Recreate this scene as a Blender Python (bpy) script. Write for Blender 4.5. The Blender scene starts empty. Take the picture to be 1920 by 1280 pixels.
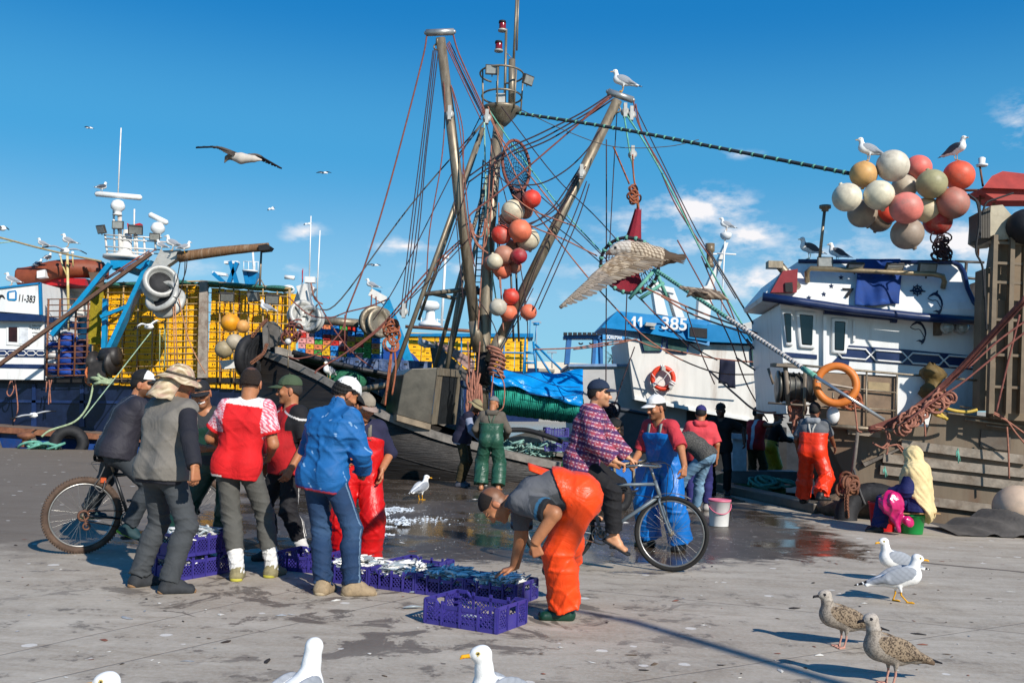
import bpy,math,random
import numpy as np
from mathutils import Vector,Matrix
R=math.radians
random.seed(7)
scn=bpy.context.scene
# ---------------------------------------------------------------- camera, sky, sun, exposure
CAM_Z,FPX,PITCH,ROLL=1.5,1867.0,3.92,2.0
CM=Matrix.Translation((0,0,CAM_Z))@Matrix.Rotation(R(90+PITCH),4,'X')@Matrix.Rotation(R(ROLL),4,'Z')
cam=bpy.data.cameras.new("camera")
cam.sensor_width=36;cam.lens=36*FPX/1920;cam.clip_end=6000;cam.clip_start=0.05
co=bpy.data.objects.new("camera",cam);scn.collection.objects.link(co)
co.matrix_world=CM;scn.camera=co
CR=CM.to_3x3();CC=Vector((0,0,CAM_Z))
def ray(px,py):return CR@Vector(((px-960)/FPX,(640-py)/FPX,-1))
def P(px,py,d):
 r=ray(px,py);return CC+r*(d/r.y)
def G(px,py,z=0.0):
 r=ray(px,py);return CC+r*((z-CAM_Z)/r.z)
SUN_EL,SUN_AZ=32.0,(0.55,-0.835)
w=bpy.data.worlds.new("World");scn.world=w;w.use_nodes=True
nt=w.node_tree;nt.nodes.clear()
sky=nt.nodes.new('ShaderNodeTexSky');sky.sky_type='NISHITA';sky.sun_disc=False
sky.sun_elevation=R(SUN_EL);sky.sun_rotation=math.atan2(SUN_AZ[0],SUN_AZ[1])
sky.air_density=1.0;sky.dust_density=0.25;sky.ozone_density=3.2;sky.altitude=0
bg=nt.nodes.new('ShaderNodeBackground');bg.inputs['Strength'].default_value=0.095
wo=nt.nodes.new('ShaderNodeOutputWorld')
hs=nt.nodes.new('ShaderNodeHueSaturation');hs.inputs['Saturation'].default_value=1.5;hs.inputs['Value'].default_value=1.0
tint=nt.nodes.new('ShaderNodeMixRGB');tint.blend_type='MULTIPLY';tint.inputs[0].default_value=1;tint.inputs[2].default_value=(.30,.82,1.04,1)
nt.links.new(sky.outputs[0],tint.inputs[1]);nt.links.new(tint.outputs[0],hs.inputs['Color'])
tc=nt.nodes.new('ShaderNodeTexCoord')
def wmath(op,a,b=None,clamp=False):
 n=nt.nodes.new('ShaderNodeMath');n.operation=op;n.use_clamp=clamp
 for i,v in enumerate((a,b)):
  if v is None:continue
  if hasattr(v,'links'):nt.links.new(v,n.inputs[i])
  else:n.inputs[i].default_value=v
 return n.outputs[0]
acc=None
for (px,py,sx,sz,am) in [(1315,392,.075,.03,1),(1405,442,.055,.024,.95),(1290,455,.07,.018,.7),(1425,530,.06,.028,1),(760,462,.055,.013,.75),
        (572,436,.032,.016,.65),(1795,455,.07,.035,.95),(1915,225,.035,.03,.55),(1120,510,.06,.018,.5),(530,505,.03,.01,.5),
        (640,530,.07,.012,.45),(1690,500,.1,.02,.55),(1385,290,.03,.007,.5),(350,500,.05,.012,.35),(1480,480,.09,.02,.5),(1000,560,.12,.012,.4),(1250,420,.10,.03,.7),(1480,540,.08,.03,.7),(1560,470,.09,.03,.6),(880,500,.1,.014,.5),(260,560,.12,.014,.4),(1850,400,.06,.03,.5),(1130,470,.06,.02,.5)]:
 d=ray(px,py).normalized()
 v=nt.nodes.new('ShaderNodeVectorMath');v.operation='SUBTRACT';v.inputs[1].default_value=d
 nt.links.new(tc.outputs['Generated'],v.inputs[0])
 v2=nt.nodes.new('ShaderNodeVectorMath');v2.operation='MULTIPLY';v2.inputs[1].default_value=(1/sx,.5/sx,1/sz)
 nt.links.new(v.outputs[0],v2.inputs[0])
 v3=nt.nodes.new('ShaderNodeVectorMath');v3.operation='LENGTH';nt.links.new(v2.outputs[0],v3.inputs[0])
 o=wmath('MULTIPLY',wmath('SUBTRACT',1.0,v3.outputs['Value'],True),am)
 acc=o if acc is None else wmath('MAXIMUM',acc,o)
mp=nt.nodes.new('ShaderNodeMapping');mp.inputs['Scale'].default_value=(24,24,52)
nt.links.new(tc.outputs['Generated'],mp.inputs[0])
nz=nt.nodes.new('ShaderNodeTexNoise');nz.inputs['Scale'].default_value=1.0;nz.inputs['Detail'].default_value=7;nz.inputs['Roughness'].default_value=.6
nt.links.new(mp.outputs[0],nz.inputs['Vector'])
m1=wmath('ADD',acc,wmath('MULTIPLY',wmath('SUBTRACT',nz.outputs['Fac'],.55),3.4))
m2=wmath('MULTIPLY',wmath('MULTIPLY',m1,acc,True),1.7,True)
mx=nt.nodes.new('ShaderNodeMixRGB');mx.inputs[2].default_value=(7.6,7.5,7.7,1)
sx_=nt.nodes.new('ShaderNodeSeparateXYZ');nt.links.new(tc.outputs['Generated'],sx_.inputs[0])
cr_=nt.nodes.new('ShaderNodeValToRGB');cr_.color_ramp.interpolation='EASE'
els=[(0,(.50,.70,.86)),(.09,(.40,.66,.86)),(.25,(.10,.42,.76)),(.39,(.02,.235,.62)),(1,(.006,.15,.52))]
while len(cr_.color_ramp.elements)<len(els):cr_.color_ramp.elements.new(.5)
for e_,(p_,c_) in zip(cr_.color_ramp.elements,els):e_.position=p_;e_.color=(*c_,1)
nt.links.new(wmath('ABSOLUTE',sx_.outputs[2]),cr_.inputs[0])
sc_=nt.nodes.new('ShaderNodeVectorMath');sc_.operation='SCALE';sc_.inputs['Scale'].default_value=7.2;nt.links.new(cr_.outputs[0],sc_.inputs[0])
hm=nt.nodes.new('ShaderNodeMixRGB');hm.inputs[0].default_value=.76;nt.links.new(hs.outputs[0],hm.inputs[1]);nt.links.new(sc_.outputs[0],hm.inputs[2])
nt.links.new(m2,mx.inputs[0]);nt.links.new(hm.outputs[0],mx.inputs[1])
nt.links.new(mx.outputs[0],bg.inputs['Color']);nt.links.new(bg.outputs[0],wo.inputs[0])
sl=bpy.data.lights.new("sun",'SUN');sl.energy=4.6;sl.angle=R(0.5);sl.color=(1.0,0.945,0.86)
so=bpy.data.objects.new("sun",sl);scn.collection.objects.link(so);so.location=(10,-15,20)
sd=Vector((SUN_AZ[0]*math.cos(R(SUN_EL)),SUN_AZ[1]*math.cos(R(SUN_EL)),math.sin(R(SUN_EL))))
so.rotation_euler=sd.to_track_quat('Z','Y').to_euler()
scn.view_settings.view_transform='Standard';scn.view_settings.look='None'
scn.view_settings.exposure=0.40;scn.view_settings.gamma=1.0
# ---------------------------------------------------------------- materials
MATS={}
def lin(h):
 if not isinstance(h,str):return tuple(h)
 h=h.lstrip('#');c=[int(h[i:i+2],16)/255 for i in (0,2,4)]
 return tuple(x/12.92 if x<=.04045 else ((x+.055)/1.055)**2.4 for x in c)
def mat(name,col,rough=.6,var=.25,scale=6.0,bump=.15,metal=0.0,dirt=None,dirt_amt=.45,vcol=False,spec=.4,stretch=(1,1,1),bscale=None,sheen=0,bdist=.01,trans=0,coat=0,coord='Object',wr=0):
 if name in MATS:return MATS[name]
 m=bpy.data.materials.new(name);m.use_nodes=True;MATS[name]=m
 t=m.node_tree;N=t.nodes;L=t.links;b=N['Principled BSDF']
 b.inputs['Roughness'].default_value=rough;b.inputs['Metallic'].default_value=metal
 b.inputs['Specular IOR Level'].default_value=spec
 if sheen:b.inputs['Sheen Weight'].default_value=sheen
 if trans:b.inputs['Transmission Weight'].default_value=trans
 if coat:b.inputs['Coat Weight'].default_value=coat;b.inputs['Coat Roughness'].default_value=.15
 c=lin(col)
 tcn=N.new('ShaderNodeTexCoord');mp=N.new('ShaderNodeMapping');mp.inputs['Scale'].default_value=stretch
 L.new(tcn.outputs[coord],mp.inputs[0])
 n=N.new('ShaderNodeTexNoise');n.inputs['Scale'].default_value=scale;n.inputs['Detail'].default_value=6;n.inputs['Roughness'].default_value=.62
 L.new(mp.outputs[0],n.inputs['Vector'])
 rp=N.new('ShaderNodeMapRange');rp.inputs[1].default_value=.3;rp.inputs[2].default_value=.7
 rp.inputs[3].default_value=1-var;rp.inputs[4].default_value=1+var
 L.new(n.outputs['Fac'],rp.inputs[0])
 mul=N.new('ShaderNodeMixRGB');mul.blend_type='MULTIPLY';mul.inputs[0].default_value=1
 if vcol:
  a=N.new('ShaderNodeVertexColor');a.layer_name='Col';L.new(a.outputs[0],mul.inputs[1])
 else:mul.inputs[1].default_value=(*c,1)
 L.new(rp.outputs[0],mul.inputs[2]);out=mul.outputs[0]
 if dirt:
  n2=N.new('ShaderNodeTexNoise');n2.inputs['Scale'].default_value=scale*.45;n2.inputs['Detail'].default_value=9;n2.inputs['Roughness'].default_value=.72
  L.new(mp.outputs[0],n2.inputs['Vector'])
  r2=N.new('ShaderNodeMapRange');r2.inputs[1].default_value=.62-dirt_amt*.3;r2.inputs[2].default_value=.72;r2.inputs[4].default_value=min(1,.3+dirt_amt)
  L.new(n2.outputs['Fac'],r2.inputs[0])
  mm=N.new('ShaderNodeMixRGB');mm.inputs[2].default_value=(*lin(dirt),1);L.new(r2.outputs[0],mm.inputs[0]);L.new(out,mm.inputs[1]);out=mm.outputs[0]
 L.new(out,b.inputs['Base Color'])
 rr=N.new('ShaderNodeMapRange');rr.inputs[3].default_value=max(.03,rough-.12);rr.inputs[4].default_value=min(1,rough+.12)
 L.new(n.outputs['Fac'],rr.inputs[0]);L.new(rr.outputs[0],b.inputs['Roughness'])
 if wr:
  nw=N.new('ShaderNodeTexNoise');nw.inputs['Scale'].default_value=4.6;nw.inputs['Detail'].default_value=3;nw.inputs['Roughness'].default_value=.5;nw.inputs['Distortion'].default_value=1.6
  L.new(tcn.outputs[coord],nw.inputs['Vector']);s1=N.new('ShaderNodeMath');s1.operation='SUBTRACT';s1.inputs[1].default_value=.5;L.new(nw.outputs['Fac'],s1.inputs[0])
  s2=N.new('ShaderNodeMath');s2.operation='ABSOLUTE';L.new(s1.outputs[0],s2.inputs[0]);s3=N.new('ShaderNodeMath');s3.operation='POWER';s3.inputs[1].default_value=.6;L.new(s2.outputs[0],s3.inputs[0])
  wb=N.new('ShaderNodeBump');wb.inputs['Strength'].default_value=wr;wb.inputs['Distance'].default_value=.03;L.new(s3.outputs[0],wb.inputs['Height']);L.new(wb.outputs[0],b.inputs['Normal'])
 if bump:
  nb=N.new('ShaderNodeTexNoise');nb.inputs['Scale'].default_value=bscale or scale*4;nb.inputs['Detail'].default_value=4
  L.new(mp.outputs[0],nb.inputs['Vector'])
  bp=N.new('ShaderNodeBump');bp.inputs['Strength'].default_value=bump;bp.inputs['Distance'].default_value=bdist
  L.new(nb.outputs['Fac'],bp.inputs['Height']);L.new(bp.outputs[0],b.inputs['Normal'])
  if wr:L.new(wb.outputs[0],bp.inputs['Normal'])
 return m
def rope_mat(name,col):
 if name in MATS:return MATS[name]
 m=mat(name,col,.85,.35,14,.5,bscale=90)
 return m
# ---------------------------------------------------------------- objects
def link(o):scn.collection.objects.link(o)
def empty(name,loc,label=None,cat=None,group=None):
 o=bpy.data.objects.new(name,None);o.location=loc;o.empty_display_size=.1;link(o)
 tag(o,label,cat,group);return o
def tag(o,label=None,cat=None,group=None,kind=None):
 if label:o['label']=label
 if cat:o['category']=cat
 if group:o['group']=group
 if kind:o['kind']=kind
 return o
def setpar(o,parent):
 if parent is None:return o
 o.parent=parent
 if parent.type=='EMPTY':o.matrix_parent_inverse=parent.matrix_basis.inverted()
 elif parent.get('_pinv'):o.matrix_parent_inverse=parent.matrix_basis.inverted()
 return o
def mesh_np(name,V,Q,m,parent=None,smooth=True,col=None,T=None):
 me=bpy.data.meshes.new(name)
 V=np.asarray(V,np.float32);nv=len(V);me.vertices.add(nv);me.vertices.foreach_set('co',V.ravel())
 fs=[np.asarray(Q,np.int32).reshape(-1,4)] if Q is not None else []
 if T is not None:fs.append(np.asarray(T,np.int32).reshape(-1,3))
 li=np.concatenate([f.ravel() for f in fs]);tot=np.concatenate([np.full(len(f),f.shape[1],np.int32) for f in fs])
 st=np.concatenate([[0],np.cumsum(tot)[:-1]]).astype(np.int32)
 me.loops.add(len(li));me.loops.foreach_set('vertex_index',li.astype(np.int32));me.polygons.add(len(tot));me.polygons.foreach_set('loop_start',st)
 me.polygons.foreach_set('use_smooth',np.full(len(tot),smooth))
 me.update(calc_edges=True)
 if col is not None:
  a=me.color_attributes.new('Col','FLOAT_COLOR','POINT')
  c4=np.ones((nv,4),np.float32);c4[:,:3]=col;a.data.foreach_set('color',c4.ravel())
 me.materials.append(m)
 o=bpy.data.objects.new(name,me);link(o);return setpar(o,parent)
def frame_from(z,hint=(0,0,1)):
 z=Vector(z).normalized();h=Vector(hint)
 if abs(z.dot(h))>.97:h=Vector((1,0,0)) if abs(z.x)<.9 else Vector((0,1,0))
 x=h.cross(z).normalized();y=z.cross(x);return x,y,z
class MB:
 def __init__(s):s.v=[];s.f=[];s.fm=[];s.cm=0;s.fs=[]
 def _add(s,vs,fs,sm=False):
  b=len(s.v);s.v+=[tuple(v) for v in vs];s.f+=[tuple(i+b for i in f) for f in fs];s.fm+=[s.cm]*len(fs);s.fs+=[sm]*len(fs);return s
 def box(s,c,size,ax=None):
  c=Vector(c);hx,hy,hz=(Vector((1,0,0)),Vector((0,1,0)),Vector((0,0,1))) if ax is None else [Vector(a) for a in ax]
  hx=hx*size[0]/2;hy=hy*size[1]/2;hz=hz*size[2]/2
  vs=[c+hx*i+hy*j+hz*k for i in (-1,1) for j in (-1,1) for k in (-1,1)]
  return s._add(vs,[(0,1,3,2),(4,6,7,5),(0,4,5,1),(2,3,7,6),(0,2,6,4),(1,5,7,3)])
 def hexa(s,a,b,off):
  return s.prism(a,off)
 def prism(s,pts,off):
  n=len(pts);off=Vector(off);p=[Vector(q) for q in pts];vs=p+[q+off for q in p]
  fs=[tuple(range(n))[::-1],tuple(range(n,2*n))]+[(i,(i+1)%n,n+(i+1)%n,n+i) for i in range(n)]
  return s._add(vs,fs)
 def bar(s,a,b,wd,th=None,hint=(0,0,1)):
  a=Vector(a);b=Vector(b);x,y,z=frame_from(b-a,hint);return s.box((a+b)/2,(wd,th or wd,(b-a).length),(x,y,z))
 def tube(s,pts,r,n=8,cap=True,closed=False):
  pts=[Vector(p) for p in pts];rs=list(r) if hasattr(r,'__len__') else [r]*len(pts);vs=[];N=len(pts);x=None
  for i,p in enumerate(pts):
   if closed:t=pts[(i+1)%N]-pts[i-1]
   else:t=pts[min(i+1,N-1)]-pts[max(i-1,0)]
   if t.length<1e-9:t=Vector((0,0,1))
   if x is None:x,y,z=frame_from(t)
   else:
    z=t.normalized();x=x-z*x.dot(z)
    if x.length<1e-6:x,_,_=frame_from(z)
    x.normalize();y=z.cross(x)
   vs+=[p+(x*math.cos(2*math.pi*k/n)+y*math.sin(2*math.pi*k/n))*rs[i] for k in range(n)]
  fs=[(i*n+k,i*n+(k+1)%n,(i+1)%N*n+(k+1)%n,(i+1)%N*n+k) for i in range(N if closed else N-1) for k in range(n)]
  if cap and not closed:fs+=[tuple(range(n))[::-1],tuple(range((N-1)*n,N*n))]
  return s._add(vs,fs,True)
 def lathe(s,c,prof,n=20,ax=(0,0,1)):
  x,y,z=frame_from(ax);c=Vector(c);vs=[]
  for (r,h) in prof:vs+=[c+z*h+(x*math.cos(2*math.pi*k/n)+y*math.sin(2*math.pi*k/n))*r for k in range(n)]
  N=len(prof);fs=[(i*n+k,i*n+(k+1)%n,(i+1)*n+(k+1)%n,(i+1)*n+k) for i in range(N-1) for k in range(n)]
  fs+=[tuple(range(n))[::-1],tuple(range((N-1)*n,N*n))]
  return s._add(vs,fs,True)
 def ball(s,c,r,nu=20,nv=12,ax=None,sq=None):
  c=Vector(c);rr=(r,r,r) if not hasattr(r,'__len__') else r
  A=(Vector((1,0,0)),Vector((0,1,0)),Vector((0,0,1))) if ax is None else [Vector(a) for a in ax];vs=[]
  for i in range(nv+1):
   th=math.pi*i/nv
   for k in range(nu):
    ph=2*math.pi*k/nu
    vs.append(c+A[0]*rr[0]*math.sin(th)*math.cos(ph)+A[1]*rr[1]*math.sin(th)*math.sin(ph)+A[2]*rr[2]*math.cos(th))
  fs=[(i*nu+k,(i+1)*nu+k,(i+1)*nu+(k+1)%nu,i*nu+(k+1)%nu) for i in range(nv) for k in range(nu)]
  return s._add(vs,fs,True)
 def torus(s,c,R0,r,ax=(0,0,1),n=32,m=10,a0=0,a1=360):
  x,y,z=frame_from(ax);c=Vector(c);full=abs(a1-a0)>=360
  k=n if full else n+1
  pts=[c+(x*math.cos(R(a0+(a1-a0)*i/n))+y*math.sin(R(a0+(a1-a0)*i/n)))*R0 for i in range(k)]
  return s.tube(pts,r,m,closed=full)
 def grid(s,rows,sm=True,closeu=False):
  nr=len(rows);nc=len(rows[0]);vs=[p for r_ in rows for p in r_]
  fs=[(i*nc+k,i*nc+(k+1)%nc,(i+1)*nc+(k+1)%nc,(i+1)*nc+k) for i in range(nr-1) for k in range(nc if closeu else nc-1)]
  return s._add(vs,fs,sm)
 def build(s,name,mats,parent=None,smooth=None,solid=0,bevel=0):
  me=bpy.data.meshes.new(name);me.from_pydata([tuple(v) for v in s.v],[],s.f)
  for m in (mats if isinstance(mats,(list,tuple)) else [mats]):me.materials.append(m)
  me.polygons.foreach_set('material_index',s.fm)
  me.polygons.foreach_set('use_smooth',s.fs if smooth is None else [smooth]*len(s.f));me.update()
  o=bpy.data.objects.new(name,me);link(o);setpar(o,parent)
  if solid:
   md=o.modifiers.new('solid','SOLIDIFY');md.thickness=solid;md.offset=0
  if bevel:
   md=o.modifiers.new('bevel','BEVEL');md.width=bevel;md.segments=2;md.limit_method='ANGLE'
  return o
def sag(a,b,drop,n=14):
 a=Vector(a);b=Vector(b);return [a.lerp(b,i/n)-Vector((0,0,4*drop*(i/n)*(1-i/n))) for i in range(n+1)]
class Pl:
 def __init__(s,px,py,d,yaw=0.0):
  s.o=P(px,py,d);a=R(yaw);s.n=Vector((math.sin(a)*-1,-math.cos(a),0)).normalized();s.x=Vector((math.cos(a),-math.sin(a),0))
 def __call__(s,px,py,off=0.0):
  r=ray(px,py);t=((s.o+s.n*off)-CC).dot(s.n)/r.dot(s.n);return CC+r*t
 def poly(s,pts,off=0.0):return [s(x,y,off) for x,y in pts]
 def ppm(s,px,py):return (s(px+1,py)-s(px,py)).length
def slab(mb,pl,pts,off,th):return mb.prism(pl.poly(pts,off),-pl.n*th)
def text(body,pl,p0,p1,hpx,off,m,parent,name='lettering',bold=0.0):
 cu=bpy.data.curves.new(name,'FONT');cu.body=body;cu.extrude=.003;cu.offset=bold;cu.materials.append(m)
 t=bpy.data.objects.new(name,cu);link(t);dg=bpy.context.evaluated_depsgraph_get();me=bpy.data.meshes.new_from_object(t.evaluated_get(dg));bpy.data.objects.remove(t)
 o=bpy.data.objects.new(name,me);link(o);bpy.context.view_layer.update()
 a=pl(*p0,off);b=pl(*p1,off);x=(b-a);L=x.length;x.normalize();z=pl.n;y=z.cross(x).normalized()
 h=hpx*pl.ppm(*p0);wd=max(o.dimensions.x,1e-3);hh=max(o.dimensions.y,1e-3)
 M=Matrix((x*(L/wd),y*(h/hh),z)).transposed().to_4x4();M.translation=a
 o.matrix_world=M
 if parent:o.parent=parent;o.matrix_parent_inverse=parent.matrix_basis.inverted() if parent.type=='EMPTY' else Matrix()
 return o
# ---------------------------------------------------------------- distance-field modelling (one smooth surface per body / garment)
A3=lambda v:np.array(v,np.float32)
def nrm(v):v=np.asarray(v,float);return v/(np.linalg.norm(v)+1e-12)
class Prim:
 def __init__(s,kind,k=.02,cuts=(),**kw):s.kind=kind;s.k=k;s.cuts=cuts;s.__dict__.update(kw)
 def bounds(s):
  if s.kind=='st':
   m=max(s.ra,s.rb);L=np.abs(s.L);pts=[s.a-L*s.wa,s.a+L*s.wa,s.b-L*s.wb,s.b+L*s.wb]
   return np.min(pts,0)-m,np.max(pts,0)+m
  e=np.abs(s.M*s.r[None,:]).sum(1) if s.M is not None else s.r
  return s.c-e,s.c+e
 def d(s,X,Y,Z):
  if s.kind=='st':
   ab=s.b-s.a;qx,qy,qz=X-s.a[0],Y-s.a[1],Z-s.a[2];n2=ab@ab+1e-9
   t=np.clip((qx*ab[0]+qy*ab[1]+qz*ab[2])/n2,0,1)
   qx=qx-t*ab[0];qy=qy-t*ab[1];qz=qz-t*ab[2]
   if s.wa>0 or s.wb>0:
    w=s.wa+t*(s.wb-s.wa);u=np.clip(qx*s.L[0]+qy*s.L[1]+qz*s.L[2],-w,w)
    qx=qx-u*s.L[0];qy=qy-u*s.L[1];qz=qz-u*s.L[2]
   D=np.sqrt(qx*qx+qy*qy+qz*qz)-(s.ra+t*(s.rb-s.ra))
  else:
   qx,qy,qz=X-s.c[0],Y-s.c[1],Z-s.c[2]
   if s.M is not None:
    M=s.M;qx,qy,qz=qx*M[0,0]+qy*M[1,0]+qz*M[2,0],qx*M[0,1]+qy*M[1,1]+qz*M[2,1],qx*M[0,2]+qy*M[1,2]+qz*M[2,2]
   r=s.r;k0=np.sqrt((qx/r[0])**2+(qy/r[1])**2+(qz/r[2])**2);k1=np.sqrt((qx/r[0]**2)**2+(qy/r[1]**2)**2+(qz/r[2]**2)**2)+1e-9
   D=k0*(k0-1)/k1
  for (p,n) in s.cuts:D=np.maximum(D,(X-p[0])*n[0]+(Y-p[1])*n[1]+(Z-p[2])*n[2])
  return D
def st(a,b,ra,rb=None,wa=0.,wb=None,L=(1,0,0),k=.02,cuts=()):
 return Prim('st',k,cuts,a=A3(a),b=A3(b),ra=ra,rb=ra if rb is None else rb,wa=wa,wb=wa if wb is None else wb,L=A3(L))
def el(c,r,M=None,k=.02,cuts=()):return Prim('el',k,cuts,c=A3(c),r=A3(r),M=None if M is None else np.array(M,np.float32))
class Field:
 def __init__(s,prims,h,pad=.03):
  b=[p.bounds() for p in prims];s.lo=np.min([x[0] for x in b],0)-pad;hi=np.max([x[1] for x in b],0)+pad
  s.h=h;s.n=np.ceil((hi-s.lo)/h).astype(int)+1;s.F=np.full(s.n,1.0,np.float32)
  s.ax=[(s.lo[i]+h*np.arange(s.n[i])).astype(np.float32) for i in range(3)]
  for p in prims:s.add(p)
 def blk(s,lo,hi):
  sl=[]
  for i in range(3):
   a=max(0,int((lo[i]-s.lo[i])/s.h));b=min(s.n[i],int((hi[i]-s.lo[i])/s.h)+2);sl.append(slice(a,max(a,b)))
  X=s.ax[0][sl[0]][:,None,None];Y=s.ax[1][sl[1]][None,:,None];Z=s.ax[2][sl[2]][None,None,:]
  return tuple(sl),X,Y,Z
 def add(s,p):
  lo,hi=p.bounds();pd=.03+p.k;sl,X,Y,Z=s.blk(lo-pd,hi+pd)
  if 0 in s.F[sl].shape:return
  D=p.d(X,Y,Z).astype(np.float32);F=s.F[sl];k=max(p.k,1e-4)
  hh=np.clip(.5+.5*(D-F)/k,0,1);s.F[sl]=D+(F-D)*hh-k*hh*(1-hh)
 def sub(s,p,k=.006):
  lo,hi=p.bounds();sl,X,Y,Z=s.blk(lo-.02,hi+.02)
  if 0 in s.F[sl].shape:return
  D=-p.d(X,Y,Z).astype(np.float32);F=s.F[sl]
  hh=np.clip(.5-.5*(D-F)/k,0,1);s.F[sl]=D+(F-D)*hh+k*hh*(1-hh)
 def cut(s,p,n):
  X=s.ax[0][:,None,None];Y=s.ax[1][None,:,None];Z=s.ax[2][None,None,:]
  s.F=np.maximum(s.F,((X-p[0])*n[0]+(Y-p[1])*n[1]+(Z-p[2])*n[2]).astype(np.float32))
 def near(s,fn,band=.03):
  I=np.where(np.abs(s.F)<band);p=np.stack([s.ax[i][I[i]] for i in range(3)],1);s.F[I]+=fn(p).astype(np.float32)
 def mesh(s):
  F=s.F;F[0]=F[-1]=1;F[:,0]=F[:,-1]=1;F[:,:,0]=F[:,:,-1]=1
  S=(F<0);c=np.zeros(tuple(np.array(S.shape)-1),np.uint8)
  cor=[(i,j,k) for i in (0,1) for j in (0,1) for k in (0,1)]
  for (i,j,k) in cor:c+=S[i:S.shape[0]-1+i,j:S.shape[1]-1+j,k:S.shape[2]-1+k]
  I=np.argwhere((c>0)&(c<8));acc=np.zeros((len(I),3),np.float32);cnt=np.zeros(len(I),np.float32)
  f={cc:F[I[:,0]+cc[0],I[:,1]+cc[1],I[:,2]+cc[2]] for cc in cor}
  for a in cor:
   for x in range(3):
    if a[x]:continue
    b=list(a);b[x]=1;fa=f[a];fb=f[tuple(b)];m=(fa<0)!=(fb<0);t=np.where(m,fa/np.where(m,fa-fb,1),0)
    for q in range(3):acc[:,q]+=np.where(m,a[q]+(t if q==x else 0),0)
    cnt+=m
  V=s.lo+s.h*(I+acc/cnt[:,None])
  ids=np.full(c.shape,-1,np.int32);ids[I[:,0],I[:,1],I[:,2]]=np.arange(len(I));Q=[]
  for x in range(3):
   u,v=(x+1)%3,(x+2)%3;sl0=[slice(1,-1)]*3;sl1=[slice(1,-1)]*3;sl0[x]=slice(0,-1);sl1[x]=slice(1,None)
   A_=S[tuple(sl0)];B_=S[tuple(sl1)];J=np.argwhere(A_!=B_);flip=A_[J[:,0],J[:,1],J[:,2]]
   J=J+1;J[:,x]-=1
   def g(du,dv):
    K=J.copy();K[:,u]+=du;K[:,v]+=dv;return ids[K[:,0],K[:,1],K[:,2]]
   q=np.stack([g(-1,-1),g(0,-1),g(0,0),g(-1,0)],1);q[~flip]=q[~flip][:,::-1];Q.append(q)
  return V,np.concatenate(Q)
def folds(seed,amp,joints=(),base=.22,wl=.10):
 rg=np.random.RandomState(seed);W=[]
 for i in range(5):
  d=nrm([rg.randn()*.55,rg.randn()*.55,1.0]) if i<3 else nrm([rg.randn(),rg.randn(),.35])
  W.append((d*2*np.pi/(wl*rg.uniform(.8,2.0)),rg.rand()*6.3,nrm(rg.randn(3))*rg.uniform(4,8),rg.rand()*6.3,nrm(rg.randn(3))*rg.uniform(7,14),rg.rand()*6.3))
 def fn(p):
  w=np.full(len(p),base)
  for (c,r,a) in joints:w=w+a*np.exp(-((p-A3(c))**2).sum(1)/(r*r))
  o=np.zeros(len(p))
  for (k,ph,k2,p2,k3,p3) in W:
   s_=np.sin(p@k+ph+1.6*np.sin(p@k2+p2));o+=(np.exp(-3.5*(1-s_))-.22)*np.clip(.1+.9*np.sin(p@k3+p3),0,1)
  return-amp*w*o*1.15
 return fn
DEBUG=0
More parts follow.
